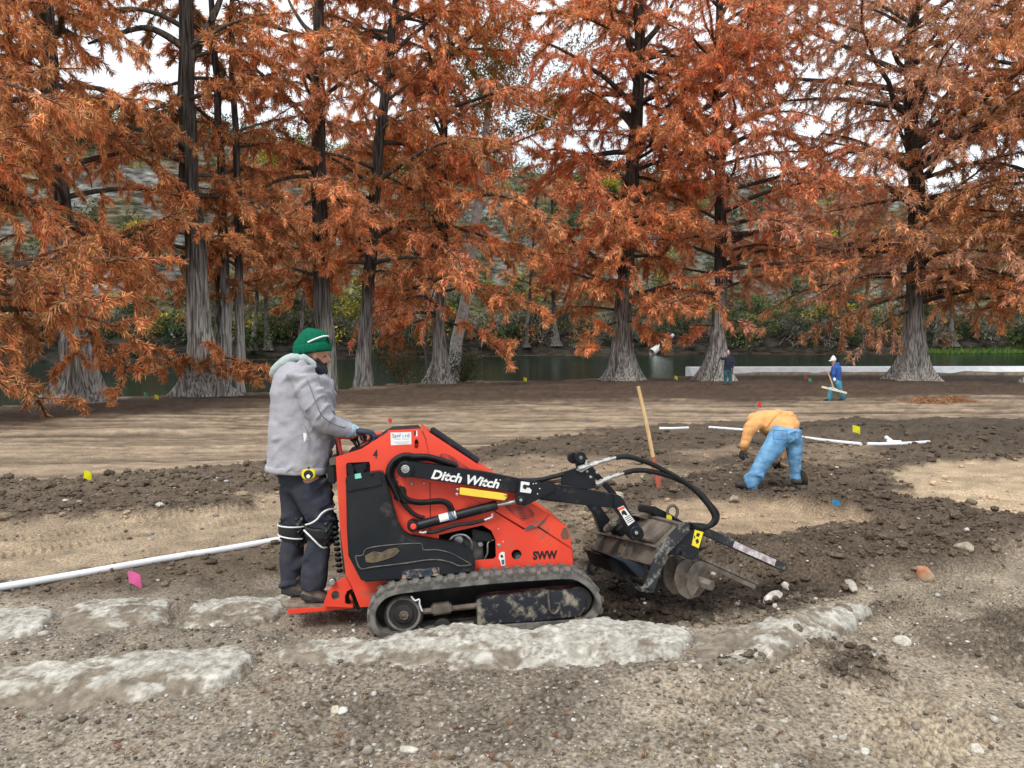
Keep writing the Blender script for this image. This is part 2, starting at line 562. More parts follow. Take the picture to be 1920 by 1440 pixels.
LAYERS = [  # outline, colour, height, clod size, cover, edge softness in metres
    ('leaflit', [(-900, 775), (0, 765), (330, 742), (640, 731), (1000, 713), (1300, 703), (2600, 703), (2600, 742), (1920, 742), (1500, 750), (1000, 752), (640, 760), (300, 775), (0, 800), (-900, 820)], (0.075, 0.05, 0.036), 0, 0.006, 0.92, 1.6),
    ('bandleft', [(-700, 915), (0, 903), (150, 897), (300, 889), (420, 880), (560, 868), (700, 858), (700, 905), (530, 938), (300, 968), (0, 985), (-700, 1015)], (0.125, 0.095, 0.07), 0.07, 0.045, 0.95, 0.16),
    ('stripleft', [(-700, 1015), (0, 985), (300, 968), (530, 938), (700, 925), (700, 985), (530, 1012), (300, 1050), (0, 1092), (-700, 1150)], (0.38, 0.29, 0.20), 0, 0.008, 0.85, 0.14),
    ('pipebed', [(-700, 1175), (0, 1098), (300, 1052), (530, 1018), (700, 990), (700, 1060), (530, 1075), (300, 1092), (0, 1125), (-700, 1200)], (0.13, 0.098, 0.07), 0.0, 0.022, 0.9, 0.1),
    ('dug', [(850, 845), (1000, 826), (1180, 803), (1400, 790), (1530, 794), (1640, 800), (1800, 790), (2500, 785), (2600, 1010), (1920, 1052), (1700, 1080), (1600, 1097), (1500, 1150), (1130, 1150), (1060, 1030), (1010, 935), (900, 885)], (0.105, 0.079, 0.058), 0.05, 0.05, 0.96, 0.2),
    ('tan_a', [(1240, 955), (1330, 940), (1430, 948), (1540, 965), (1625, 992), (1560, 1003), (1420, 1012), (1330, 1010), (1240, 990)], (0.40, 0.295, 0.195), -0.04, 0.004, 0.95, 0.1),
    ('tan_b', [(1688, 884), (1760, 868), (1920, 862), (2400, 858), (2400, 1000), (1920, 977), (1830, 957), (1730, 936), (1688, 908)], (0.46, 0.35, 0.235), -0.04, 0.004, 0.95, 0.12),
    ('tan_c', [(860, 885), (1000, 860), (1180, 868), (1340, 888), (1230, 915), (1010, 918), (920, 905)], (0.29, 0.215, 0.15), -0.02, 0.01, 0.85, 0.2),
    ('tan_d', [(1265, 852), (1390, 838), (1440, 850), (1400, 868), (1290, 870)], (0.27, 0.2, 0.14), 0, 0.01, 0.8, 0.2),
    ('tan_e', [(1500, 838), (1640, 840), (1660, 862), (1560, 880), (1500, 868)], (0.24, 0.18, 0.125), 0, 0.012, 0.75, 0.25),
    ('tan_f', [(1040, 968), (1110, 962), (1130, 1000), (1080, 1010)], (0.3, 0.23, 0.16), 0, 0.01, 0.8, 0.1),
    ('ridge_far', [(1450, 808), (1600, 800), (1920, 798), (2300, 800), (2300, 850), (1900, 852), (1640, 824), (1500, 826)], (0.09, 0.068, 0.05), 0.13, 0.05, 0.9, 0.25),
    ('ridge_mid', [(1180, 905), (1300, 905), (1460, 930), (1640, 950), (1760, 980), (1920, 1000), (1920, 1025), (1700, 1012), (1500, 960), (1340, 935), (1200, 935)], (0.10, 0.075, 0.055), 0.10, 0.05, 0.9, 0.15),
    ('ridge_near', [(1330, 1060), (1480, 1035), (1700, 1015), (1920, 1020), (2300, 1020), (2300, 1050), (1900, 1060), (1700, 1082), (1580, 1100), (1440, 1098)], (0.11, 0.082, 0.06), 0.13, 0.045, 0.9, 0.13),
    ('trench', [(1075, 1050), (1150, 1062), (1260, 1085), (1400, 1105), (1520, 1108), (1560, 1100), (1500, 1140), (1400, 1168), (1300, 1182), (1130, 1170), (1090, 1150)], (0.042, 0.031, 0.024), -0.03, 0.045, 0.97, 0.07),
    ('gravel', [(-700, 1130), (0, 1120), (700, 1105), (700, 1180), (1290, 1170), (1500, 1200), (1500, 1700), (-1500, 1700)], (0.27, 0.228, 0.18), 0, 0.014, 0.9, 0.15),
    ('trodden', [(1290, 1185), (1600, 1105), (1920, 1055), (2500, 1040), (3200, 1700), (1500, 1700), (1200, 1350)], (0.32, 0.262, 0.197), 0, 0.013, 0.85, 0.2),
    ('dark_fg', [(700, 1240), (1000, 1250), (1300, 1230), (1330, 1270), (1100, 1330), (1150, 1420), (900, 1500), (500, 1500), (480, 1330)], (0.14, 0.113, 0.087), 0.0, 0.02, 0.6, 0.35),
    ('rut_dark', [(1330, 1290), (1500, 1200), (1600, 1140), (1700, 1130), (1640, 1190), (1520, 1250), (1420, 1310)], (0.095, 0.073, 0.054), 0.03, 0.035, 0.8, 0.1),
    ('clump', [(1530, 1275), (1600, 1255), (1680, 1268), (1700, 1300), (1620, 1315), (1540, 1305)], (0.075, 0.057, 0.043), 0.04, 0.05, 0.9, 0.07),
    ('rut_right', [(1760, 1180), (1900, 1150), (2100, 1150), (2100, 1270), (1880, 1280), (1760, 1240)], (0.115, 0.09, 0.067), 0.035, 0.035, 0.75, 0.15),
    ('dry_fg', [(1540, 1318), (1720, 1300), (1920, 1335), (2200, 1350), (2200, 1560), (1780, 1560), (1640, 1420)], (0.37, 0.305, 0.225), -0.005, 0.008, 0.75, 0.2),
    ('dry_left', [(1080, 1400), (1400, 1360), (1600, 1400), (1600, 1600), (900, 1600)], (0.28, 0.235, 0.18), 0, 0.012, 0.6, 0.25),
    ('dry_spot', [(1330, 1180), (1600, 1100), (1640, 1110), (1560, 1160), (1400, 1235), (1320, 1230)], (0.33, 0.28, 0.21), 0.0, 0.012, 0.6, 0.12),
]
LPLAN = [plan(l[1]) for l in LAYERS]
TRACKS = [((1905, 1090), (1895, 1300), 0.2, 0.06), ((1300, 1370), (1560, 1190), 0.18, 0.055), ((1600, 1440), (1860, 1330), 0.2, 0.06),
          ((-200, 1068), (525, 962), 0.22, 0.07), ((-200, 1035), (525, 945), 0.14, 0.07), ((1600, 1160), (1840, 1090), 0.2, 0.06), ((1700, 1215), (1760, 1130), 0.18, 0.06)]
TPLAN = [(G(*a).xy, G(*b).xy, w, p) for a, b, w, p in TRACKS]


EDGE = [GZ(a, b, 0.1) for a, b in [(-200, 1238), (0, 1228), (200, 1212), (440, 1196), (560, 1182), (700, 1184), (770, 1164), (850, 1150), (1000, 1160), (1075, 1142), (1290, 1152), (1400, 1150), (1500, 1128), (1620, 1098)]]


def edge_y(x):
    return np.interp(x, [e.x for e in EDGE], [e.y for e in EDGE]) - 0.1


def berm(x, y):
    front = sstep(2.9, 3.95, y) * sstep(edge_y(x) + 0.06, edge_y(x) - 0.06, y) * sstep(-4.5, -3.6, x) * sstep(2.6, 1.6, x)
    return 0.125 * front * (1 - 0.25 * np.exp(-((x + 1.42) / 0.2) ** 2))


def ground_fields(x, y, fine=True):
    """Height and soil colour of the ground at plan positions (arrays)."""
    x, y = np.asarray(x, float), np.asarray(y, float)
    z = base_z(y).copy()
    n1 = fbm(x * 0.9, y * 0.9, 3, 4)
    wx = x + (fbm(x * 1.7, y * 1.7, 11, 4) - 0.5) * 0.5 * np.clip(y / 6, 0.5, 3)
    wy = y + (fbm(x * 1.7, y * 1.7, 29, 4) - 0.5) * 0.5 * np.clip(y / 6, 0.5, 3)
    wx = wx + (fbm(x * 7, y * 7, 13, 4, .6) - 0.5) * 0.28
    wy = wy + (fbm(x * 7, y * 7, 31, 4, .6) - 0.5) * 0.28
    z += (fbm(x * 0.35, y * 0.35, 5, 3) - 0.5) * 0.10 * sstep(2, 8, y)
    # graded field: long shallow lines left by the box blade
    c = y - 0.07 * x + (fbm(x * 0.12, y * 0.2, 41, 3) - 0.5) * 1.6
    st = fbm(x * 0.08, c * 2.4, 51, 5, .6)
    st2 = fbm(x * 0.22, c * 9, 61, 3)
    field = sstep(5.5, 8.5, y)
    s_mix = np.clip((st - 0.36) / 0.26, 0, 1) * 0.62 + np.clip((st2 - 0.36) / 0.26, 0, 1) * 0.38
    dk, lt = np.array([0.105, 0.077, 0.054]), np.array([0.40, 0.305, 0.215])
    col = dk + (lt - dk) * s_mix[..., None]
    z += field * ((st - 0.5) * 0.10 + (st2 - 0.5) * 0.035)
    fgc = np.array([0.18, 0.148, 0.115])
    col = col * field[..., None] + fgc * (1 - field[..., None])
    clod = 0.006 * np.ones_like(x)
    masks = {}
    for (nm, _, cc, h, cl, cov, soft), poly in zip(LAYERS, LPLAN):
        if nm in ('leaflit',):
            m = sstep(-soft, soft, poly_sd(x + (wx - x) * 1.5, y + (wy - y) * 1.5, poly))
        else:
            m = sstep(-soft, soft, poly_sd(wx, wy, poly))
        masks[nm] = m
        k = (m * cov)[..., None]
        col = col * (1 - k) + np.array(cc) * k
        z += h * m * (0.55 + 0.9 * n1)
        clod = clod * (1 - m) + cl * m
    # soil banked up to the level of the front row of slabs
    z += berm(x, y)
    # the lane the loader has dug itself into
    lane = sstep(-0.12, 0.12, poly_sd(wx, wy, [(-2.2, 4.62), (-0.2, 4.62), (0.85, 4.75), (0.85, 5.7), (-2.2, 5.7)]))
    z -= 0.05 * lane
    if fine:
        near = np.clip(14.0 / np.maximum(y, 1), 0.0, 1.0)
        d1, v1 = worley(x / 0.17, y / 0.17, 71)
        d2, v2 = worley(x / 0.06 + 3, y / 0.06, 73)
        d3, v3 = worley(x / 0.034, y / 0.034 + 9, 79)
        z += clod * near * ((0.55 - d1) * 0.8 * v1 + (0.5 - d2) * 0.9 * (0.1 + v2)) + clod * 0.22 * np.clip(6 / np.maximum(y, 1), 0, 1) * (0.5 - d3)
        z += (fbm(x * 9, y * 9, 83, 5, .6) - 0.5) * (0.012 + 1.0 * clod) * near
        for a, b, w, p in TPLAN:
            t = (b - a)
            ln = t.length
            t = t / ln
            s = (x - a.x) * t.x + (y - a.y) * t.y
            q = -(x - a.x) * t.y + (y - a.y) * t.x
            m = sstep(w, w * 0.7, np.abs(q)) * sstep(0, 0.3, s) * sstep(ln, ln - 0.3, s) * sstep(0.35, 0.6, fbm(x * 2, y * 2, 88, 3) + 0.2)
            z += m * (0.018 * np.sin(2 * math.pi * (s + 0.25 * np.abs(q)) / p) - 0.008)
        g = fbm(x * 5, y * 5, 91, 5)
        col = col * (0.55 + 0.9 * g)[..., None]
        v = fbm(x * 1.1, y * 1.1, 97, 3)
        col = col * (0.86 + 0.28 * v)[..., None]
        # pale grit pressed into the surface
        dg, vg = worley(x / 0.036, y / 0.036, 101)
        gm = (sstep(0.36, 0.2, dg) * sstep(5.4, 3.8, y) * 0.6)[..., None]
        col = np.where((vg > 0.74)[..., None], col * (1 - gm) + np.array([0.46, 0.42, 0.36]) * gm, np.where((vg < 0.3)[..., None], col * (1 - 0.75 * gm), col))
    # bank down to the river
    e = y - (bank_y(x) + (fbm(x * 0.4, y * 0.1, 7, 3) - 0.5) * 1.2)
    z -= sstep(-0.2, 3.0, e) * 2.2
    b = sstep(-1.0, 0.4, e)[..., None]
    col = col * (1 - b) + np.array([0.12, 0.09, 0.06]) * b
    return z, col, masks


def gz(x, y, fine=False):
    z, _, _ = ground_fields(np.array([x]), np.array([y]), fine)
    return float(z[0])


def GS(px, py):
    """Photo pixel on the finished ground surface (mounds included)."""
    p = G(px, py)
    for _ in range(12):
        p2 = GZ(px, py, gz(p.x, p.y))
        p = (p + p2) / 2
    p.z = gz(p.x, p.y)
    return p


u_in = np.linspace(-0.76, 0.76, 700)
u_out = 0.76 + np.array([0.02, 0.05, 0.1, 0.17, 0.28, 0.42, 0.6, 0.9, 1.4, 2.2, 3.5, 6, 10])
uu = np.concatenate([-u_out[::-1], u_in, u_out])
y_in = 1.0 / np.linspace(1 / 2.35, 1 / 66.0, 430)
y_back = np.array([-60, -30, -15, -8, -4, -2, -0.8, 0.0, 0.6, 1.1, 1.5, 1.85, 2.12])
yy = np.concatenate([y_back, y_in, [68, 72, 80]])
UU, YY = np.meshgrid(uu, yy)
SCL = np.where(YY > 1.5, YY, 1.5 + (1.5 - YY) * 0.8)
XX = UU * SCL
gzv, gcol, _ = ground_fields(XX.ravel(), YY.ravel())
nu, ny = len(uu), len(yy)
idx = np.arange(nu * ny).reshape(ny, nu)
quads = np.stack([idx[:-1, :-1], idx[:-1, 1:], idx[1:, 1:], idx[1:, :-1]], -1).reshape(-1, 4)
ground = np_mesh('ground', np.column_stack([XX.ravel(), YY.ravel(), gzv]), quads, M_soil, col=gcol)
tag(ground, 'bare brown graded soil with dug bands and tan compacted patches', kind='structure')

# ------------------------------------------------------------------ loose stuff on the ground
PHI = (1 + 5 ** 0.5) / 2
ICO_V = np.array([(-1, PHI, 0), (1, PHI, 0), (-1, -PHI, 0), (1, -PHI, 0), (0, -1, PHI), (0, 1, PHI), (0, -1, -PHI), (0, 1, -PHI), (PHI, 0, -1), (PHI, 0, 1), (-PHI, 0, -1), (-PHI, 0, 1)]) / math.hypot(1, PHI)
ICO_F = np.array([(0, 11, 5), (0, 5, 1), (0, 1, 7), (0, 7, 10), (0, 10, 11), (1, 5, 9), (5, 11, 4), (11, 10, 2), (10, 7, 6), (7, 1, 8), (3, 9, 4), (3, 4, 2), (3, 2, 6), (3, 6, 8), (3, 8, 9), (4, 9, 5), (2, 4, 11), (6, 2, 10), (8, 6, 7), (9, 8, 1)])


def pebbles(name, xs, ys, rad, cols, sink=0.3, m=None, smooth=True, label=None, flat=(0.45, 0.8)):
    n = len(xs)
    zs, _, _ = ground_fields(xs, ys)
    V = ICO_V[None] * (1 + RNG.uniform(-0.22, 0.22, (n, 12, 1)))
    sc = np.stack([RNG.uniform(0.8, 1.35, n), RNG.uniform(0.7, 1.1, n), RNG.uniform(flat[0], flat[1], n)], -1)
    V = V * sc[:, None]
    a = RNG.uniform(0, 6.28, n)
    ca, sa = np.cos(a)[:, None], np.sin(a)[:, None]
    V = np.stack([V[..., 0] * ca - V[..., 1] * sa, V[..., 0] * sa + V[..., 1] * ca, V[..., 2]], -1)
    V = V * rad[:, None, None]
    V += np.stack([xs, ys, zs + rad * (0.6 - sink)], -1)[:, None]
    F = (ICO_F[None] + 12 * np.arange(n)[:, None, None]).reshape(-1, 3)
    o = np_mesh(name, V.reshape(-1, 3), F, m or M_pebble, col=np.repeat(cols, 12, 0), smooth=smooth)
    tag(o, label, kind='stuff')
    return o


def scatter(n, y0, y1, want, power=1.0, tries=6):
    """Random plan positions inside the view, kept with the probability want(masks, x, y)."""
    X, Y = [], []
    got = 0
    for _ in range(tries):
        y = 1 / RNG.uniform(1 / y1, 1 / y0, n)
        x = RNG.uniform(-0.74, 0.74, n) * y
        _, _, mk = ground_fields(x, y, fine=False)
        k = RNG.uniform(0, 1, n) < want(mk, x, y)
        X.append(x[k]); Y.append(y[k])
        got += k.sum()
        if got > n: break
    return np.concatenate(X)[:n], np.concatenate(Y)[:n]


xs, ys = scatter(9500, 2.5, 16, lambda m, x, y: np.clip(np.maximum.reduce([m['dug'], m['bandleft'], m['ridge_near'], m['ridge_mid'], m['ridge_far'], m['trench'], m['clump'], 0.5 * m['rut_dark'], 0.4 * m['pipebed']]) * (1 - 0.93 * np.maximum.reduce([m['tan_a'], m['tan_b'], 0.8 * m['tan_c'], m['tan_d']])), 0, 1))
rad = np.exp(RNG.normal(-4.3, 0.62, len(xs))) * np.clip(ys / 7, 0.6, 1.5)
_, ccol, mk = ground_fields(xs, ys, False)
ccol = ccol * RNG.uniform(0.65, 1.45, (len(xs), 1))
pebbles('soil_clods', xs, ys, np.clip(rad, 0.005, 0.07), ccol, m=M_soil, smooth=False, label='loose dark clods of freshly dug soil')
xs, ys = scatter(8500, 2.5, 12, lambda m, x, y: np.clip(0.55 * m['gravel'] + 0.35 * m['trodden'] + 0.22 * m['bandleft'] + 0.14 * m['dug'] + 0.05 - 0.2 * m['tan_a'] - 0.2 * m['tan_b'], 0.01, 1))
rad = np.exp(RNG.normal(-4.95, 0.5, len(xs))) * np.clip(ys / 4.5, 0.75, 2.0)
pal = np.array([(0.46, 0.43, 0.38), (0.36, 0.32, 0.27), (0.24, 0.2, 0.16), (0.14, 0.115, 0.09), (0.12, 0.095, 0.075), (0.58, 0.56, 0.52), (0.2, 0.165, 0.13)])
pc = pal[RNG.choice(7, len(xs), p=[.17, .18, .16, .18, .14, .07, .10])] * RNG.uniform(0.8, 1.1, (len(xs), 1))
pebbles('gravel', xs, ys, np.clip(rad, 0.0035, 0.03), pc, label='pale and brown pebbles scattered over the soil')

# fallen rust-coloured needles
n = 420
xs, ys = scatter(n, 2.5, 7, lambda m, x, y: 0.7 * m['gravel'] + 0.5 * m['trodden'] + 0.02)
zs, _, _ = ground_fields(xs, ys)
V, F, C = [], [], []
for i in range(len(xs)):
    nb = random.randint(2, 6)
    a0 = random.uniform(0, 6.28)
    c = np.array([(0.34, 0.13, 0.06), (0.28, 0.15, 0.08), (0.48, 0.38, 0.24)][random.choice((0, 1, 1, 2, 2, 2))]) * random.uniform(0.6, 1.0)
    for k in range(nb):
        a = a0 + random.uniform(-0.7, 0.7)
        l, w = random.uniform(0.02, 0.055), random.uniform(0.002, 0.005)
        ox, oy = random.uniform(-0.015, 0.015), random.uniform(-0.015, 0.015)
        dx, dy = math.cos(a), math.sin(a)
        b = len(V)
        z0 = zs[i] + 0.006
        V += [(xs[i] + ox - dy * w, ys[i] + oy + dx * w, z0), (xs[i] + ox + dy * w, ys[i] + oy - dx * w, z0), (xs[i] + ox + dx * l, ys[i] + oy + dy * l, z0 + random.uniform(0.002, 0.014))]
        F.append((b, b + 1, b + 2))
        C += [c] * 3
tag(np_mesh('fallen_needles', V, F, M_leaf, col=np.array(C), smooth=False), 'orange cypress needles fallen on the gravelly soil', kind='stuff')

# ------------------------------------------------------------------ limestone slabs laid as an edging
def slab(poly_px, h, label, pale=0.6, seed=0, res=0.012, zz=None):
    poly = [tuple(GZ(a, b, h + 0.12 if poly_px[0][1] > 1150 else h).xy) for a, b in poly_px]
    px_, py_ = [p[0] for p in poly], [p[1] for p in poly]
    x0, x1, y0, y1 = min(px_) - .12, max(px_) + .12, min(py_) - .15, max(py_) + .12
    nx, nyy = int((x1 - x0) / res), int((y1 - y0) / res)
    X, Y = np.meshgrid(np.linspace(x0, x1, nx), np.linspace(y0, y1, nyy))
    wx = X + (fbm(X * 7, Y * 7, seed, 4) - .5) * .09
    wy = Y + (fbm(X * 7, Y * 7, seed + 5, 4) - .5) * .09
    sd = poly_sd(wx, wy, poly)
    zb, gc, _ = ground_fields(X.ravel(), Y.ravel(), False)
    zb, gc = zb.reshape(X.shape), gc.reshape(X.shape + (3,))
    if poly_px[0][1] > 1150:
        zb = zb + np.clip(0.125 * sstep(2.6, 1.6, X) - berm(X, Y), 0, 1) * sstep(-0.02, 0.02, sd) * sstep(0.2, 0.7, (Y - y0) / (y1 - y0))
    top = sstep(-0.01, 0.025, sd) * 0.8 + sstep(0.0, 0.2, sd) * 0.2
    # front side is banked up with soil: the slab tilts gently into it
    v = (Y - y0) / (y1 - y0)
    lift = h * top * sstep(0.12, 0.62, v) - 0.03 * sstep(0.25, 0.0, v)
    d, _ = worley(X / 0.11, Y / 0.07, seed + 3)
    rough = (fbm(X * 6, Y * 10, seed + 9, 6, .66) - .5) * 0.05 + (0.4 - d) * 0.012 + (fbm(X * 40, Y * 40, seed + 2, 3) - .5) * 0.016
    Z = zb - 0.03 * (1 - top) - 0.05 * sstep(0.0, -0.06, sd) + lift + rough * top
    F = []
    I = np.arange(nx * nyy).reshape(nyy, nx)
    q = np.stack([I[:-1, :-1], I[:-1, 1:], I[1:, 1:], I[1:, :-1]], -1).reshape(-1, 4)
    keep = (sd.ravel()[q] > -0.05).any(1)
    # colour: pale limestone showing through soil dust, dustier towards the side the soil was raked onto it
    dust = fbm(X * 7, Y * 10, seed + 21, 6, .62)
    bare = sstep(-0.035, -0.008, rough + 0.012 * (fbm(X * 30, Y * 36, seed + 71, 3) - .3)) * sstep(-0.06, 0.06, pale - dust + 0.62 * (v - 0.52)) * sstep(-0.02, 0.02, sd)
    rock = np.array([0.48, 0.455, 0.405]) * (0.62 + 0.7 * fbm(X * 16, Y * 20, seed + 31, 5, .6))[..., None]
    pits = (sstep(0.36, 0.2, worley(X / 0.034, Y / 0.026, seed + 41)[0]) * sstep(.35, .6, fbm(X * 9, Y * 11, seed + 61, 3)))[..., None] * 0.75
    rock = rock * (1 - pits) + np.array([0.2, 0.17, 0.13]) * pits
    soil = np.array([0.23, 0.193, 0.152]) * (0.7 + 0.6 * fbm(X * 12, Y * 12, seed + 51, 4))[..., None]
    col = rock * bare[..., None] + soil * (1 - bare[..., None])
    used = np.unique(q[keep])
    mp = -np.ones(nx * nyy, int)
    mp[used] = np.arange(len(used))
    ctr = ((x0 + x1) / 2, (y0 + y1) / 2, float(base_z((y0 + y1) / 2)))
    o = np_mesh('limestone_slab', np.column_stack([X.ravel(), Y.ravel(), Z.ravel()])[used], mp[q[keep]], M_stone, loc=ctr, col=col.reshape(-1, 3)[used])
    return tag(o, label, 'stone slab', 'limestone slabs set in two rows as edging')


slab([(-90, 1238), (0, 1228), (150, 1220), (200, 1212), (330, 1200), (440, 1194), (466, 1204), (470, 1235), (420, 1255), (300, 1272), (100, 1292), (-90, 1305)], 0.03, 'long whitish slab with pitted top in the front row, left of the loader platform', 0.58, 100)
slab([(520, 1192), (560, 1178), (640, 1176), (700, 1182), (770, 1162), (850, 1148), (930, 1146), (1000, 1160), (1075, 1138), (1150, 1138), (1240, 1146), (1286, 1156), (1306, 1172), (1270, 1196), (1140, 1215), (960, 1228), (800, 1218), (640, 1220), (530, 1215)], 0.065, 'longest bright white slab, in front of the loader track', 0.63, 200)
slab([(1300, 1164), (1400, 1150), (1500, 1128), (1610, 1098), (1640, 1104), (1600, 1150), (1500, 1195), (1400, 1245), (1330, 1250), (1296, 1215)], 0.055, 'dusty tan slab sloping up beside the trencher auger', 0.52, 300)
slab([(-80, 1128), (0, 1118), (88, 1115), (103, 1124), (80, 1155), (0, 1172), (-80, 1180)], 0.055, 'short pale slab in the rear row, at the end of the white pipe', 0.62, 400)
slab([(98, 1130), (160, 1104), (250, 1098), (314, 1102), (322, 1120), (312, 1140), (220, 1158), (120, 1160)], 0.055, 'dusty slab in the rear row, under the pink flag', 0.5, 500)
slab([(334, 1126), (370, 1090), (440, 1081), (520, 1083), (536, 1095), (530, 1112), (470, 1135), (345, 1150)], 0.055, 'cracked-edge slab in the rear row, ending at the workers boots', 0.5, 600)
slab([(505, 1082), (530, 1070), (640, 1060), (690, 1066), (690, 1085), (640, 1098), (520, 1100)], 0.06, 'whitish slab behind the legs of the loader operator', 0.6, 700)


def stone(name, px, py, r, squash, m, label, cat='stone', seed=0, col=None, group=None):
    p = GS(px, py)
    bm = bmesh.new()
    bmesh.ops.create_icosphere(bm, subdivisions=3, radius=1)
    rs = random.Random(seed)
    q = Matrix.Rotation(rs.uniform(0, 6.28), 3, 'Z')
    for v in bm.verts:
        c = v.co.copy()
        k = 1 + 0.28 * mnoise.noise(c * 1.3 + Vector((seed, 0, 0))) + 0.1 * mnoise.noise(c * 4 + Vector((seed, 3, 0)))
        # a few flat facets
        for j in range(5):
            rr = random.Random(seed * 7 + j)
            nrm = Vector((rr.gauss(0, 1), rr.gauss(0, 1), rr.gauss(0, 1))).normalized()
            dd = (c * k).dot(nrm)
            if dd > 0.72: k *= 0.72 / dd
        v.co = q @ Vector((c.x * k * squash[0], c.y * k * squash[1], c.z * k * squash[2])) * r
        v.co.z += r * squash[2] * 0.45
    me = bpy.data.meshes.new(name)
    bm.to_mesh(me)
    bm.free()
    for f in me.polygons: f.use_smooth = True
    if col is not None:
        a = me.color_attributes.new('Col', 'FLOAT_COLOR', 'POINT')
        a.data.foreach_set('color', np.tile(np.array((*col, 1), np.float32), len(me.vertices)))
    o = link(name, me, m, None, p)
    return tag(o, label, cat, group)


stone('rock', 1732, 1080, 0.085, (1.0, 0.8, 0.78), M_rock, 'rust-stained angular rock lying at the edge of the dug mound', 'rock', 3)
WS = 'white stones lying on the soil'
stone('white_stone', 1450, 1124, 0.085, (1.5, 0.45, 0.42), M_stone, 'long broken white rock beside the trencher auger', 'stone', 5, (0.62, 0.59, 0.54), WS)
stone('white_stone', 1474, 1104, 0.04, (1.0, 0.8, 0.8), M_stone, 'small white stone just behind the long broken white rock', 'stone', 6, (0.6, 0.56, 0.5), WS)
stone('white_stone', 1592, 1100, 0.085, (1.5, 0.5, 0.4), M_stone, 'flat whitish stone at the foot of the dug mound', 'stone', 8, (0.5, 0.46, 0.39), WS)
stone('white_stone', 628, 1337, 0.026, (1.0, 0.9, 0.9), M_stone, 'round cream stone of the touching pair in the foreground', 'stone', 9, (0.62, 0.55, 0.42), WS)
stone('white_stone', 642, 1337, 0.024, (1.0, 0.9, 0.8), M_stone, 'round grey-white stone of the touching pair in the foreground', 'stone', 10, (0.66, 0.65, 0.62), WS)
stone('white_stone', 766, 1410, 0.032, (1.3, 0.7, 0.6), M_stone, 'lone oval white stone at the bottom middle of the photo', 'stone', 11, (0.6, 0.57, 0.5), WS)
stone('white_stone', 1690, 1208, 0.045, (1.1, 0.7, 0.9), M_stone, 'jagged white stone in the tracked soil right of the slabs', 'stone', 12, (0.58, 0.55, 0.5), WS)
stone('white_stone', 1640, 1203, 0.02, (1.0, 0.9, 0.9), M_stone, 'small round white pebble left of the jagged white stone', 'stone', 13, (0.66, 0.64, 0.6), WS)
stone('white_stone', 1620, 1412, 0.024, (1.0, 0.8, 0.7), M_stone, 'white stone at the bottom edge on the dry patch', 'stone', 14, (0.62, 0.6, 0.55), WS)
stone('white_stone', 1830, 1410, 0.03, (0.9, 0.8, 0.9), M_stone, 'white stone in the bottom right corner', 'stone', 15, (0.62, 0.58, 0.5), WS)
stone('white_stone', 300, 950, 0.05, (1.2, 0.8, 0.7), M_stone, 'whitish stone on the clumpy band behind the long pipe', 'stone', 16, (0.52, 0.5, 0.45), WS)
stone('white_stone', 1012, 968, 0.10, (1.1, 0.7, 0.7), M_stone, 'whitish block of stone behind the loader hood', 'stone', 17, (0.5, 0.46, 0.4), WS)
stone('white_stone', 1376, 938, 0.08, (1.5, 0.7, 0.4), M_stone, 'flat stone just below the bending digger shoe', 'stone', 18, (0.34, 0.29, 0.23), WS)
stone('white_stone', 1158, 936, 0.08, (1.0, 0.8, 0.9), M_stone, 'whitish stone seen under the loader hoses', 'stone', 19, (0.48, 0.43, 0.36), WS)
stone('white_stone', 1806, 1030, 0.06, (1.3, 0.8, 0.7), M_stone, 'pale stone on top of the mound at the right', 'stone', 20, (0.4, 0.36, 0.28), WS)

# ------------------------------------------------------------------ river, concrete ledge, far bank
far_x = np.array([-400, -120, -45.0, -25, 3, 40, 90, 160, 400])
far_y = np.array([60, 72, 97.0, 108, 124, 131, 134, 140, 150])


def far_bank(x):
    return np.interp(x, far_x, far_y)


m_water = bpy.data.materials.new('river_water')
m_water.use_nodes = True
N, L = m_water.node_tree.nodes, m_water.node_tree.links
bs = N['Principled BSDF']
bs.inputs['Base Color'].default_value = (0.004, 0.017, 0.0125, 1)
bs.inputs['Specular IOR Level'].default_value = 0.12
bs.inputs['Roughness'].default_value = 0.09
bs.inputs['IOR'].default_value = 1.33
tc, mp, ns, bp = N.new('ShaderNodeTexCoord'), N.new('ShaderNodeMapping'), N.new('ShaderNodeTexNoise'), N.new('ShaderNodeBump')
mp.inputs['Scale'].default_value = (0.6, 1.6, 1)
ns.inputs['Scale'].default_value = 1.6
ns.inputs['Detail'].default_value = 4
bp.inputs['Distance'].default_value = 0.03
bp.inputs['Strength'].default_value = 0.8
L.new(tc.outputs['Object'], mp.inputs['Vector']); L.new(mp.outputs['Vector'], ns.inputs['Vector'])
L.new(ns.outputs['Fac'], bp.inputs['Height']); L.new(bp.outputs['Normal'], bs.inputs['Normal'])
water = np_mesh('water', [(-400, 20, Z_WATER), (400, 20, Z_WATER), (400, 170, Z_WATER), (-400, 170, Z_WATER)], [(0, 1, 2, 3)], m_water, smooth=False)
tag(water, 'still dark green river under the trees', kind='structure')

lb = MB()
pts = [(14.2, 60.6), (30, 61.4), (60, 62.2), (200, 63)]
for (xa, ya), (xb, yb) in zip(pts[:-1], pts[1:]):
    lb.box8([(xa, ya - .5, -2.0), (xb, yb - .5, -2.0), (xb, yb + 2.2, -2.4), (xa, ya + 2.2, -2.4), (xa, ya + 0.9, -0.97), (xb, yb + 0.9, -0.97), (xb, yb + 2.2, -0.97), (xa, ya + 2.2, -0.97)])
o = lb.build('concrete_ledge', M_concrete, loc=(30, 61, -1.3))
tag(o, 'long low white concrete ledge along the river behind the right-hand trees', 'ledge')

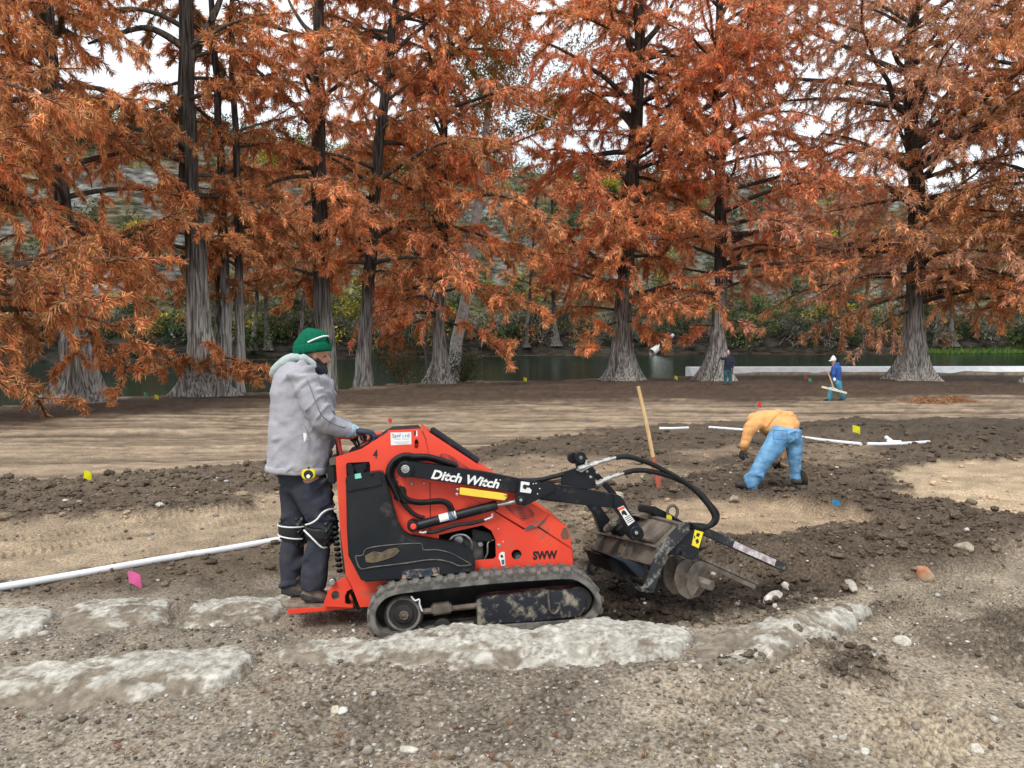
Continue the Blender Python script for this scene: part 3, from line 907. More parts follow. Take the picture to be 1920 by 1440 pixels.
# hill with limestone ledges
hx = np.linspace(-190, 210, 300)
hs = np.concatenate([np.linspace(-3, 6, 14), np.linspace(6.6, 46, 84), np.linspace(48, 110, 14)])
HX, HS = np.meshgrid(hx, hs)


def hill_h(x, s):
    top = 33 + 4 * (fbm(x * 0.02, 0 * x + 3, 201, 3) - 0.5) * 2 - 6 * sstep(60, 130, x)
    w = s + (fbm(x * 0.07, s * 0.05, 205, 4) - 0.5) * 12
    z = -2.2 + 3.4 * sstep(-1.0, 2.5, s) + 8.0 * sstep(3, 22, w)
    cl = sstep(15, 36, w)
    st = cl * (top - 9)
    k = 2.6
    fr = st / k + 0.8 * (fbm(x * 0.05, s * 0.1, 211, 3) - .5)
    st2 = (np.floor(fr) + sstep(0.55, 1.0, fr - np.floor(fr))) * k
    z += np.where(cl < 0.98, 0.35 * st + 0.65 * np.maximum(st2, 0), st)
    z += (fbm(x * 0.25, s * 0.3, 215, 5) - .5) * 2.2 * sstep(2, 8, s)
    z += sstep(45, 110, s) * 5
    return z


HY = far_bank(HX) + HS
HZ = hill_h(HX, HS)
gzx = np.gradient(HZ, axis=0) / np.maximum(np.gradient(HY, axis=0), 1e-3)
steep = sstep(0.45, 1.3, np.abs(gzx) + 0.5 * (fbm(HX * .15, HS * .2, 221, 4) - .5)) * sstep(5, 12, HS)
rk = np.array([0.34, 0.33, 0.31]) * (0.35 + 0.95 * fbm(HX * 0.7, HZ * 1.1, 225, 5, .65))[..., None]
sv = np.array([0.11, 0.10, 0.07]) * (0.6 + 0.8 * fbm(HX * .5, HS * .5, 231, 4))[..., None]
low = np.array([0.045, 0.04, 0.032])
hc = rk * steep[..., None] + sv * (1 - steep[..., None])
scrub = sstep(0.42, 0.56, fbm(HX * 0.22, HZ * 0.30, 241, 5, .6))[..., None] * 0.85
tint = fbm(HX * 0.11, HZ * 0.14, 247, 3)[..., None]
hc = hc * (1 - scrub) + (np.array([0.085, 0.095, 0.04]) * (1 - tint) + np.array([0.20, 0.165, 0.085]) * tint) * scrub
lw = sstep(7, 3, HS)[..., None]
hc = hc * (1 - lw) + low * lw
I = np.arange(HX.size).reshape(HX.shape)
q = np.stack([I[:-1, :-1], I[:-1, 1:], I[1:, 1:], I[1:, :-1]], -1).reshape(-1, 4)
hill = np_mesh('hill', np.column_stack([HX.ravel(), HY.ravel(), HZ.ravel()]), q, M_lime, col=hc.reshape(-1, 3), smooth=False)
tag(hill, 'limestone bluff with pale ledges across the river', kind='structure')

# ------------------------------------------------------------------ trees
def tubes_np(paths, n=3):
    """Many thin tapering tubes as arrays: paths = [(points (k,3), radii (k,))]."""
    V, F = [], []
    b = 0
    for p, r in paths:
        p = np.asarray(p, float)
        k = len(p)
        t = np.gradient(p, axis=0)
        t /= np.maximum(np.linalg.norm(t, axis=1, keepdims=True), 1e-9)
        up = np.where(np.abs(t[:, 2:3]) > 0.9, np.array([[1.0, 0, 0]]), np.array([[0, 0, 1.0]]))
        x = np.cross(t, up)
        x /= np.maximum(np.linalg.norm(x, axis=1, keepdims=True), 1e-9)
        y = np.cross(t, x)
        a = 2 * np.pi * np.arange(n) / n
        ring = p[:, None] + (x[:, None] * np.cos(a)[None, :, None] + y[:, None] * np.sin(a)[None, :, None]) * np.asarray(r)[:, None, None]
        V.append(ring.reshape(-1, 3))
        i = np.arange(k - 1)[:, None] * n
        j = np.arange(n)[None]
        j2 = (np.arange(n)[None] + 1) % n
        F.append((np.stack([i + j, i + j2, i + n + j2, i + n + j], -1) + b).reshape(-1, 4))
        b += k * n
    return np.concatenate(V), np.concatenate(F)


def blades(pos, dirs, length, width, spread=0.6, droop=0.25, rng=RNG):
    """One slim triangular leaf spray per row: vertices (n,3,3)."""
    n = len(pos)
    d = dirs + rng.normal(0, spread, (n, 3))
    d[:, 2] -= droop * rng.uniform(0, 1.6, n)
    d /= np.maximum(np.linalg.norm(d, axis=1, keepdims=True), 1e-9)
    s = np.cross(d, np.array([0, 0, 1.0]) + rng.normal(0, 0.55, (n, 3)))
    s /= np.maximum(np.linalg.norm(s, axis=1, keepdims=True), 1e-9)
    L = length * rng.uniform(0.55, 1.35, n)[:, None]
    W = width * rng.uniform(0.6, 1.3, n)[:, None]
    mid = pos + d * L * 0.45
    return np.stack([pos, mid + s * W, pos + d * L + s * W * 0.2], 1)


def trunk_np(path, rad, flare, fl_h, seed, tone=1.0, seg=48, flutes=1.0):
    """Fluted, flaring cypress trunk along a path of points (k,3)."""
    p = np.asarray(path, float)
    t = np.concatenate([[0], np.cumsum(np.linalg.norm(np.diff(p, axis=0), axis=1))])
    hs = np.concatenate([np.linspace(-0.5, 3.5, 22)[:-1], np.linspace(3.5, t[-1], 26)])
    hs = hs[hs <= t[-1]]
    hc = np.clip(hs, 0, None)
    ctr = np.stack([np.interp(hc, t, p[:, k]) for k in range(3)], -1)
    ctr[:, 2] += np.minimum(hs, 0)
    r = np.interp(hc, t, rad)
    th = 2 * np.pi * np.arange(seg) / seg
    H, T = np.meshgrid(hs, th, indexing='ij')
    rs = np.random.default_rng(seed)
    prof = sum(a * np.cos(k * T + rs.uniform(0, 6.28) + 0.12 * H) for k, a in ((3, .3), (5, .5), (8, .55), (13, .45), (21, .3)))
    e = np.exp(-np.clip(H, -0.5, None) / fl_h)
    RR = r[:, None] * (1 + 0.06 * flutes * prof + 0.04 * (vnoise(T * 3, H * 0.7, seed) - .5)) + flare * e * (1 + 0.34 * prof)
    V = ctr[:, None] + np.stack([np.cos(T) * RR, np.sin(T) * RR, 0 * T], -1)
    k, n = H.shape
    I = np.arange(k * n).reshape(k, n)
    J = np.roll(I, -1, 1)
    F = np.stack([I[:-1], J[:-1], J[1:], I[1:]], -1).reshape(-1, 4)
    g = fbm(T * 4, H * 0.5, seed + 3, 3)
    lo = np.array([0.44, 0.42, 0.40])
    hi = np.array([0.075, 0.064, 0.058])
    m = sstep(2.5, 8.0, H + 3 * (g - .5))[..., None]  # flood-bleached foot below; above it, shade and wet painted into the bark colour
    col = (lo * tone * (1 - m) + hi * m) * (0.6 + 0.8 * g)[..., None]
    return V.reshape(-1, 3), F, col.reshape(-1, 3)


ORANGE, RUST, BROWN, PINK, REDO = (0.95, 0.455, 0.21), (0.84, 0.36, 0.155), (0.56, 0.27, 0.125), (0.86, 0.47, 0.30), (0.90, 0.365, 0.185)


def cypress(label, path_px, r_mid, r_base, seed, h0=3.0, n_limbs=34, lmax=6.0, leaves=50000, leaf=(0.32, 0.055), cols=((ORANGE, .5), (RUST, .5)),
            top=27.0, twig=None, az=None, explicit=(), depth=None, name='bald_cypress', group='bald cypress trees along the near river bank', droop=0.35, bare=0.0, elev=(0.05, 0.55), sub_len=1.0, fl_h=1.1, taper=0.35, base_xy=None):
    far = group.startswith('slim')
    n_limbs = int(n_limbs * (1.0 if far else 1.3))
    lmax *= 1.0 if far else 1.22
    leaves *= 1.0 if far else 1.42
    leaf = (leaf[0] * (1.0 if far else 1.12), leaf[1] * (1.0 if far else 1.08))
    rs = np.random.default_rng(seed)
    b = G(*path_px[0]) if base_xy is None else Vector(base_xy)
    Y = depth or b.y
    if base_xy is None:
        b.z = gz(b.x, b.y) - 0.05
    pts = [np.array(b)]
    for q in path_px[1:]:
        pts.append(np.array(P(q[0], q[1], Y)))
    last = pts[-1] - pts[-2]
    last = last / np.linalg.norm(last)
    if pts[-1][2] < top:
        pts.append(pts[-1] + last * (top - pts[-1][2]) * 1.02)
    pts = np.array(pts)
    t = np.concatenate([[0], np.cumsum(np.linalg.norm(np.diff(pts, axis=0), axis=1))])
    # smooth the path
    ts = np.linspace(0, t[-1], 40)
    sm = np.stack([np.interp(ts, t, pts[:, k]) for k in range(3)], -1)
    for _ in range(3):
        sm[1:-1] = 0.25 * sm[:-2] + 0.5 * sm[1:-1] + 0.25 * sm[2:]
    sm[1:-1, :2] += (rs.normal(0, 0.04, (38, 2)))
    root = thing(name, tuple(sm[0]), label, 'tree', group)
    rad = 0.86 * r_mid * (1.04 - (1 - taper) * (ts / ts[-1]) ** 1.1)
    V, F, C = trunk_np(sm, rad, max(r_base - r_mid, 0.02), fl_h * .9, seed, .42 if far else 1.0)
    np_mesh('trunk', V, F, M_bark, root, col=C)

    def at_h(z):
        i = np.interp(z, sm[:, 2], ts)
        return np.array([np.interp(i, ts, sm[:, k]) for k in range(3)]), np.interp(i, ts, rad)

    limbs, paths, nodes = [], [], []
    zb = sm[0][2]

    def curve(p0, a, L, e0, dr, n=9, wander=0.4):
        p = [np.array(p0)]
        e = e0
        for k in range(n):
            e = e0 - dr * ((k + 1) / n) ** 1.3 * 1.6
            a += rs.normal(0, wander) / 2
            p.append(p[-1] + np.array([math.cos(a) * math.cos(e), math.sin(a) * math.cos(e), math.sin(e)]) * L / n)
        return np.array(p)

    def subs(lp, L, dens, weep, leafy, lr, boost=1.0):
        k = len(lp)
        m = max(4, int(L * 1.25))
        for j in range(m):
            f = 0.16 + 0.84 * (j + rs.uniform(0, 1)) / m
            i = min(int(f * (k - 1)), k - 2)
            u = f * (k - 1) - i
            p0 = lp[i] * (1 - u) + lp[i + 1] * u
            d = lp[i + 1] - lp[i]
            a = math.atan2(d[1], d[0]) + (1 if j % 2 else -1) * rs.uniform(0.5, 1.2)
            ls = ((1 - f) * 0.42 * L + 0.7) * rs.uniform(0.6, 1.2) * sub_len
            sp = curve(p0, a, ls, rs.uniform(-0.5, 0.55), droop * rs.uniform(0.3, 1.8) + weep, 5, 0.4)
            paths.append((sp, np.linspace(0.028, 0.008, 6) * (0.5 + 0.5 * min(L / 5, 1.3))))
            if rs.uniform() < leafy:
                nodes.append((sp, dens * boost, lr))
            # secondary twigs
            for _ in range(2 if not far else 1):
                f2 = rs.uniform(0.25, 0.95)
                i2 = min(int(f2 * 5), 4)
                tw = curve(sp[i2], a + rs.choice((-1, 1)) * rs.uniform(0.4, 1.1), ls * rs.uniform(0.3, 0.6), rs.uniform(-0.4, 0.35), droop * rs.uniform(.6, 2.6) + weep, 3, 0.35)
                paths.append((tw, np.linspace(0.014, 0.005, 4)))
                if rs.uniform() < leafy:
                    nodes.append((tw, dens * boost, lr))
        if leafy > 0.3:
            nodes.append((lp[int(k * .35):], dens * 0.8, lr))

    ztop_seen = CAM_Z + Y * 640 / FPX
    big = []
    for i in range(n_limbs):
        f = (i + rs.uniform(0, 1)) / n_limbs
        z = zb + h0 + (top - zb - h0) * f ** 1.1
        p0, r0 = at_h(z)
        a = (az(rs) if az else rs.uniform(0, 6.283))
        L = lmax * (0.62 + 0.38 * math.sin(min(f * .8 + 0.1, 1) * math.pi)) * rs.uniform(0.55, 1.25)
        lp = curve(p0, a, L, rs.uniform(*elev) + .45 * f * f, rs.uniform(-0.1, 0.9) * droop * 2)
        limbs.append((lp, np.linspace(min(0.05 + 0.013 * L, r0 * 0.6), 0.015, 10)))
        dens = 0.35 if z > ztop_seen + 1.5 else 1.0
        subs(lp, L, dens, 0, 1 - bare, rs.uniform(0, 1))
    for ex in explicit:
        py0, via, leafy, r0 = ex['y'], ex['via'], ex.get('leafy', 0.0), ex.get('r', 0.12)
        z = float(P(path_px[0][0], py0, Y).z)
        p0, _ = at_h(z)
        q = [p0] + [np.array(P(a_, b_, Y + ex.get('dy', -1.0) * (k + 1) / len(via))) for k, (a_, b_) in enumerate(via)]
        q = np.array(q)
        tt = np.concatenate([[0], np.cumsum(np.linalg.norm(np.diff(q, axis=0), axis=1))])
        lp = np.stack([np.interp(np.linspace(0, tt[-1], 16), tt, q[:, k]) for k in range(3)], -1)
        for _ in range(2):
            lp[1:-1] = 0.25 * lp[:-2] + 0.5 * lp[1:-1] + 0.25 * lp[2:]
        big.append((lp, np.linspace(r0, r0 * 0.3, 16)))
        if leafy or ex.get('twigs'):
            subs(lp, tt[-1], 1.0, ex.get('weep', 0.0), leafy, rs.uniform(0, 1), 2.2)
    if big:
        for lp, rr in big:
            V, F = tubes_np([(lp, rr)], 8)
            np_mesh('limb', V, F, M_bark, root, col=np.tile(np.array([[0.11, 0.092, 0.08]]), (len(V), 1)))
    V, F = tubes_np(limbs, 6)
    V2, F2 = tubes_np(paths, 3)
    C = np.concatenate([np.tile([[0.085, 0.068, 0.058]], (len(V), 1)), np.tile([twig or (0.115, 0.085, 0.072)], (len(V2), 1))])
    o = np_mesh('branches', np.concatenate([V, V2]), np.concatenate([F, F2 + len(V)]), M_twig, root, col=C)
    tag(o, kind='stuff')
    if leaves and nodes:
        w = np.array([np.linalg.norm(np.diff(s, axis=0), axis=1).sum() * d for s, d, _ in nodes])
        cnt = rs.multinomial(int(leaves), w / w.sum())
        pos, dr, lr = [], [], []
        for (s, d, l_), c in zip(nodes, cnt):
            if c == 0: continue
            x = rs.uniform(0.05, 1.0, c) ** 0.8 * (len(s) - 1)
            i = np.minimum(x.astype(int), len(s) - 2)
            u = (x - i)[:, None]
            pos.append(s[i] * (1 - u) + s[i + 1] * u)
            dd = s[i + 1] - s[i]
            dr.append(dd / np.maximum(np.linalg.norm(dd, axis=1, keepdims=True), 1e-6))
            lr.append(np.full(c, l_))
        pos, dr, lr = np.concatenate(pos), np.concatenate(dr), np.concatenate(lr)
        B = blades(pos, dr, leaf[0], leaf[1], 0.62, 0.22 + 0.5 * droop, rs)
        n = len(B)
        cs = np.array([c for c, _ in cols])
        pw = np.array([p for _, p in cols])
        # each limb leans towards one of the tree's tones
        ci = np.searchsorted(np.cumsum(pw / pw.sum()), np.clip(lr * 0.999, 0, 0.999))
        ci2 = rs.choice(len(cs), n, p=pw / pw.sum())
        c = 0.65 * cs[ci] + 0.35 * cs[ci2]
        c = c * rs.uniform(0.42, 1.4, (n, 1)) * np.column_stack([np.ones(n), rs.uniform(.86, 1.25, n), rs.uniform(.8, 1.35, n)])
        o = np_mesh('foliage', B.reshape(-1, 3), np.arange(n * 3).reshape(-1, 3), M_leaf, root, col=np.repeat(c, 3, 0), smooth=False)
        tag(o, kind='stuff')
    return root


toward = lambda m, s: (lambda rs: rs.normal(m, s))
cypress('cypress outside the left edge, its orange skirts hanging down to the soil', [(-135, 800), (-150, 300), (-170, -400)], 0.5, 1.2, 11, h0=1.4, n_limbs=34, lmax=5.6, leaves=110000, leaf=(0.21, 0.032),
        cols=((ORANGE, .55), (RUST, .25), (BROWN, .2)), top=17, az=toward(-0.15, 0.8), droop=0.55, elev=(-0.1, 0.4), depth=24.0)
cypress('leaning dark cypress behind the orange skirts at the left edge', [(152, 753), (146, 640), (128, 470), (108, 330), (98, 230), (86, 0)], 0.46, 1.15, 12, h0=4.0, n_limbs=26, lmax=5.0, leaves=48000, leaf=(0.25, 0.04),
        cols=((RUST, .4), (BROWN, .45), (ORANGE, .15)), top=20, droop=0.4,
        explicit=({'y': 610, 'via': [(200, 640), (240, 680), (222, 735)], 'leafy': 1, 'r': .08, 'dy': -2.5}, {'y': 600, 'via': [(90, 610), (40, 640), (10, 690)], 'leafy': 1, 'r': .08, 'dy': -3},
                  {'y': 450, 'via': [(200, 440), (240, 452)], 'leafy': 1, 'r': .08, 'dy': -2}, {'y': 120, 'via': [(40, 90), (-30, 60)], 'leafy': 1, 'r': .1, 'dy': 0},
                  {'y': 260, 'via': [(140, 285), (170, 330), (172, 352)], 'r': .07, 'dy': 0}))
cypress('tall straight cypress with an arching limb to the left, left of the beanie man', [(376, 741), (374, 640), (368, 500), (356, 380), (352, 250), (350, 100), (348, 0)], 0.52, 1.35, 13, h0=5.5, n_limbs=26, lmax=4.8, leaves=52000, leaf=(0.26, 0.042),
        cols=((BROWN, .5), (RUST, .35), (ORANGE, .15)), top=22, droop=0.45, fl_h=1.0,
        explicit=({'y': 95, 'via': [(320, 70), (275, 48), (225, 62), (165, 82)], 'r': .17, 'twigs': 1, 'dy': -1}, {'y': 120, 'via': [(385, 60), (410, 10), (425, -40)], 'r': .24, 'dy': .5},
                  {'y': 235, 'via': [(318, 195), (296, 195), (290, 212), (250, 205), (190, 190)], 'r': .12, 'leafy': .5, 'dy': -1.5}, {'y': 395, 'via': [(310, 410), (287, 430), (240, 470), (180, 505)], 'r': .1, 'leafy': .6, 'dy': -1},
                  {'y': 440, 'via': [(330, 436), (270, 440), (245, 462)], 'r': .07, 'leafy': 1, 'dy': -2}, {'y': 450, 'via': [(420, 440), (470, 470)], 'r': .07, 'leafy': 1, 'dy': -2},
                  {'y': 660, 'via': [(330, 668), (305, 690)], 'r': .05, 'leafy': 1, 'dy': -1.6}, {'y': 655, 'via': [(400, 680), (440, 700), (470, 706)], 'r': .05, 'leafy': 1, 'dy': -2}, {'y': 662, 'via': [(430, 672), (500, 690)], 'r': .05, 'leafy': 1, 'dy': -2}))
for lb_, pp, r, sd_ in (('thin middle stem of the close cypress clump beside the tall straight cypress', [(424, 736), (424, 600), (420, 480), (414, 300), (404, 120), (396, 0)], .27, 21),
                        ('thinnest spotted stem of the close cypress clump beside the tall straight cypress', [(408, 734), (408, 620), (408, 500), (412, 380)], .16, 22),
                        ('smooth pale right-hand stem of the close cypress clump beside the tall straight cypress', [(449, 735), (450, 640), (449, 520), (446, 380), (440, 220)], .23, 23)):
    cypress(lb_, pp, r, r * 1.8, sd_, h0=6, n_limbs=9, lmax=2.8, leaves=9000, leaf=(0.27, 0.045), cols=((BROWN, .6), (RUST, .4)), top=19 if sd_ != 22 else 11, fl_h=.5)
cypress('straight fluted cypress rising directly behind the man in the green beanie', [(614, 728), (610, 640), (603, 540), (599, 400), (597, 250), (597, 100), (599, 0)], 0.53, 1.05, 14, h0=7.0, n_limbs=26, lmax=5.4, leaves=60000, leaf=(0.28, 0.046),
        cols=((ORANGE, .35), (PINK, .3), (RUST, .35)), top=23, droop=0.4,
        explicit=({'y': 160, 'via': [(560, 130), (500, 140), (440, 175), (400, 190)], 'r': .1, 'leafy': 1, 'dy': -3}, {'y': 330, 'via': [(550, 330), (500, 345), (450, 390), (415, 420)], 'r': .1, 'leafy': 1, 'dy': -3.5}, {'y': 370, 'via': [(560, 390), (520, 420), (500, 440)], 'r': .08, 'leafy': 1, 'dy': -3.5},
                  {'y': 70, 'via': [(570, 50), (545, 10), (530, -30)], 'r': .13, 'dy': 0}, {'y': 340, 'via': [(640, 380), (655, 430)], 'r': .07, 'leafy': 1, 'dy': -2}))
cypress('cypress leaning right, with a thin bare trunk and a flared pale foot', [(679, 724), (682, 640), (692, 520), (704, 340), (718, 200), (730, 90), (742, 0)], 0.43, 0.95, 15, h0=7.0, n_limbs=26, lmax=5.4, leaves=60000, leaf=(0.29, 0.048),
        cols=((RUST, .4), (ORANGE, .35), (BROWN, .25)), top=23, droop=0.45,
        explicit=({'y': 470, 'via': [(640, 500), (600, 560)], 'r': .07, 'leafy': 1, 'dy': -2}, {'y': 30, 'via': [(780, 38), (850, 60)], 'r': .1, 'leafy': .4, 'dy': 0}, {'y': 60, 'via': [(690, 55), (640, 85)], 'r': .1, 'leafy': .5, 'dy': 0}))
WEEP = [{'y': 215, 'via': [(750, 225), (800, 245), (838, 262)], 'r': .1, 'leafy': 1, 'weep': .9, 'dy': -4}, {'y': 300, 'via': [(780, 330), (820, 335), (868, 360)], 'r': .09, 'leafy': 1, 'weep': 1.0, 'dy': -5}, {'y': 280, 'via': [(860, 290), (890, 300)], 'r': .08, 'leafy': 1, 'weep': 1.0, 'dy': -5}]
cypress('cypress with weeping orange sprays and a knee-rooted foot, left of the big flared one', [(826, 719), (824, 640), (826, 540), (832, 420), (832, 300), (830, 190), (840, 110), (850, 0)], 0.36, 0.95, 16, h0=4.2, n_limbs=38, lmax=6.6, leaves=105000, leaf=(0.30, 0.05),
        cols=((ORANGE, .5), (REDO, .2), (RUST, .3)), top=23, droop=0.45,
        explicit=WEEP + [{'y': 110, 'via': [(850, 95), (900, 92), (950, 95)], 'r': .13, 'leafy': .6, 'dy': 0}, {'y': 600, 'via': [(890, 620), (930, 650), (960, 685)], 'r': .07, 'leafy': 1, 'dy': -2.5}, {'y': 590, 'via': [(760, 610), (720, 640)], 'r': .06, 'leafy': 1, 'dy': -2.5},
                         {'y': 520, 'via': [(900, 540), (980, 560), (1030, 600)], 'r': .08, 'leafy': 1, 'dy': -2}, {'y': 500, 'via': [(760, 520), (690, 560)], 'r': .08, 'leafy': 1, 'dy': -3}, {'y': 420, 'via': [(760, 440), (700, 460)], 'r': .08, 'leafy': 1, 'dy': -3}, {'y': 420, 'via': [(900, 440), (980, 470), (1020, 480)], 'r': .1, 'leafy': 1, 'dy': -3}])
cypress('largest red-orange cypress in the middle, with a wide flared pale trunk', [(1168, 713), (1168, 620), (1172, 520), (1178, 400), (1188, 290), (1196, 200), (1200, 90), (1200, 0)], 0.66, 1.55, 17, h0=4.5, n_limbs=52, lmax=8.2, leaves=150000, leaf=(0.33, 0.056),
        cols=((REDO, .42), (ORANGE, .33), (RUST, .25)), top=28, droop=0.35, fl_h=1.25,
        explicit=({'y': 255, 'via': [(1240, 240), (1300, 215), (1330, 195)], 'r': .24, 'leafy': .6, 'dy': -1}, {'y': 90, 'via': [(1245, 40), (1275, -20)], 'r': .22, 'dy': 0}, {'y': 120, 'via': [(1170, 60), (1150, 0)], 'r': .16, 'dy': 0.5},
                  {'y': 320, 'via': [(1100, 300), (1050, 275), (1000, 290)], 'r': .15, 'leafy': 1, 'dy': -1}, {'y': 440, 'via': [(1100, 430), (1040, 430)], 'r': .12, 'leafy': 1, 'dy': -3}, {'y': 600, 'via': [(1110, 620), (1090, 660)], 'r': .06, 'leafy': 1, 'dy': -3}, {'y': 600, 'via': [(1215, 610), (1255, 650)], 'r': .06, 'leafy': 1, 'dy': -3}, {'y': 360, 'via': [(1260, 350), (1330, 335)], 'r': .12, 'leafy': .6, 'dy': -2}))
cypress('slimmer cypress just left of the man in the dark jacket', [(1343, 713), (1346, 640), (1352, 540), (1352, 420), (1350, 300), (1345, 150), (1350, 0)], 0.5, 1.4, 18, h0=5.5, n_limbs=40, lmax=8.6, leaves=95000, leaf=(0.33, 0.056),
        cols=((REDO, .45), (RUST, .3), (PINK, .25)), top=28, droop=0.4, bare=0.1, twig=(.17, .13, .115), fl_h=1.3,
        explicit=({'y': 440, 'via': [(1390, 440), (1440, 432), (1490, 425), (1540, 410)], 'r': .22, 'leafy': .4, 'dy': -1}, {'y': 610, 'via': [(1300, 610), (1285, 640)], 'r': .06, 'leafy': 1, 'dy': -2}, {'y': 600, 'via': [(1395, 600), (1420, 620)], 'r': .06, 'leafy': .8, 'dy': -2},
                  {'y': 500, 'via': [(1420, 470), (1520, 460), (1580, 470)], 'r': .12, 'leafy': .3, 'twigs': 1, 'dy': -1}))
cypress('wide pinkish-brown cypress at the right with a broad fluted base', [(1712, 711), (1714, 620), (1718, 520), (1722, 400), (1716, 310), (1706, 200), (1708, 80), (1716, 0)], 0.72, 1.7, 19, h0=5.0, n_limbs=58, lmax=9.5, leaves=125000, leaf=(0.35, 0.052),
        cols=((PINK, .5), (ORANGE, .22), (BROWN, .28)), top=28, droop=0.35, bare=0.22, twig=(.27, .215, .19), fl_h=1.3,
        explicit=({'y': 310, 'via': [(1770, 280), (1850, 215), (1920, 180)], 'r': .22, 'leafy': .5, 'dy': -1}, {'y': 300, 'via': [(1750, 210), (1790, 160), (1860, 60)], 'r': .22, 'leafy': .3, 'dy': 0}, {'y': 320, 'via': [(1690, 250), (1660, 190), (1630, 140)], 'r': .17, 'leafy': .5, 'dy': 0}, {'y': 330, 'via': [(1660, 290), (1600, 260), (1540, 250)], 'r': .18, 'leafy': .5, 'dy': -1},
                  {'y': 560, 'via': [(1760, 550), (1820, 530), (1848, 505)], 'r': .12, 'leafy': .2, 'dy': -2}, {'y': 550, 'via': [(1640, 570), (1560, 600), (1500, 640)], 'r': .1, 'twigs': 1, 'leafy': .5, 'weep': .5, 'dy': -3}, {'y': 580, 'via': [(1660, 600), (1620, 640), (1600, 680)], 'r': .07, 'twigs': 1, 'leafy': .35, 'weep': .6, 'dy': -3}, {'y': 520, 'via': [(1600, 520), (1500, 545), (1430, 590)], 'r': .1, 'twigs': 1, 'leafy': .4, 'weep': .4, 'dy': -2},
                  {'y': 370, 'via': [(1640, 380), (1540, 400)], 'r': .12, 'leafy': .6, 'dy': -3}))
cypress('cypress at the right edge, brownish orange, mostly outside the photo', [(1965, 716), (1965, 500), (1970, 200), (1975, 0)], 0.6, 1.5, 20, h0=4.5, n_limbs=40, lmax=7.5, leaves=70000, leaf=(0.33, 0.055),
        cols=((ORANGE, .4), (BROWN, .4), (RUST, .2)), top=25, droop=0.4, az=toward(3.1, 1.1), bare=.1)

# slim cypresses standing on the far bank
for lb_, px_, r, sd_, yb in (('slim grey far-bank trunk nearest the tall straight cypress', 474, .32, 31, 664), ('slim grey far-bank trunk, just right of its thinner twin', 502, .34, 32, 663), ('slim leaning far-bank trunk left of the green beanie', 562, .3, 33, 663),
                             ('far-bank cypress trunk standing between the knee-rooted and the largest cypress', 1042, .42, 34, 662), ('far-bank cypress behind the largest cypress', 985, .36, 35, 662), ('far-bank cypress with flared foot in the green strip', 1786, .4, 36, 658),
                             ('thin far-bank trunk left of the one in the green strip', 1752, .2, 37, 658), ('far-bank cypress behind the blue hoodie man', 1580, .34, 38, 658)):
    d_ = ray(px_, yb)
    yy_ = 100.0
    for _ in range(30): yy_ = 0.5 * yy_ + 0.5 * (float(far_bank(d_.x / d_.y * yy_)) + 1.2)
    xx_ = d_.x / d_.y * yy_
    zz_ = float(hill_h(np.array([xx_]), np.array([1.2]))[0]) - .2
    cypress(lb_, [(px_, yb), (px_ + (8 if sd_ % 2 else -4), 560), (px_ + (16 if sd_ % 2 else -6), 440)], r, r * 2.0, sd_, h0=7, n_limbs=24, lmax=6.5, leaves=15000, leaf=(0.55, 0.11), cols=((BROWN, .6), (RUST, .4)), top=24, depth=yy_, base_xy=(xx_, yy_, zz_),
            group='slim cypresses on the far bank')

# ------------------------------------------------------------------ growth on the far bluff
def clump_np(c, r, n, leaf, flat=0.8, rng=RNG):
    d = rng.normal(0, 1, (n, 3))
    d /= np.linalg.norm(d, axis=1, keepdims=True)
    rr = rng.uniform(0.35, 1.0, n)[:, None] ** 0.6
    lob = 1 + 0.35 * np.sin(d[:, :1] * 5 + c[0]) * np.cos(d[:, 2:] * 4 + c[1])
    p = np.array(c) + d * rr * lob * r * np.array([1, 1, flat])
    return blades(p, d, leaf, leaf * 0.35, 0.8, 0.2, rng)


BL, BC = [], []
rs = np.random.default_rng(77)
tones = np.array([(0.04, 0.075, 0.03), (0.09, 0.12, 0.035), (0.18, 0.18, 0.06), (0.24, 0.21, 0.17), (0.5, 0.42, 0.06), (0.36, 0.17, 0.06), (0.05, 0.045, 0.03)])
for i in range(1900):
    x = rs.uniform(-95, 125)
    kind = rs.uniform()
    if i > 1250:
        s, r = rs.uniform(6, 38), rs.uniform(0.7, 1.6)
        tn = rs.choice(7, p=[.26, .22, .17, .16, .12, .06, .01])
    elif kind < 0.40:
        s, r = rs.uniform(0.5, 7), rs.uniform(0.8, 2.2)
        tn = rs.choice(7, p=[.24, .12, .05, .3, .02, .05, .22])
    elif kind < 0.78:
        s, r = rs.uniform(7, 38), rs.uniform(0.7, 2.3)
        tn = rs.choice(7, p=[.2, .2, .17, .28, .08, .06, .01])
    else:
        s, r = rs.uniform(37, 46), rs.uniform(1.2, 3.0)
        tn = rs.choice(7, p=[.4, .25, .12, .08, .07, .07, .01])
    y = float(far_bank(x)) + s
    z = float(hill_h(np.array([x]), np.array([s]))[0])
    n = int(100 * r)
    r *= 1.2
    if tn == 3:   # bare grey twigs
        B = clump_np((x, y, z + r * 0.5), r, n, 1.1, 0.8, rs)
        B[:, 1] = B[:, 0] + (B[:, 1] - B[:, 0]) * 0.35
    else:
        B = clump_np((x, y - r * .4, z + r * 0.6), r, n, 0.62, 0.75, rs)
    BL.append(B)
    BC.append(np.repeat(tones[tn] * rs.uniform(0.6, 1.35, (n, 1)), 3, 0))
B = np.concatenate(BL)
o = np_mesh('hillside_brush', B.reshape(-1, 3), np.arange(len(B) * 3).reshape(-1, 3), M_bush, col=np.concatenate(BC), smooth=False)
tag(o, 'tangle of green and grey shrubs covering the far bluff', kind='stuff')


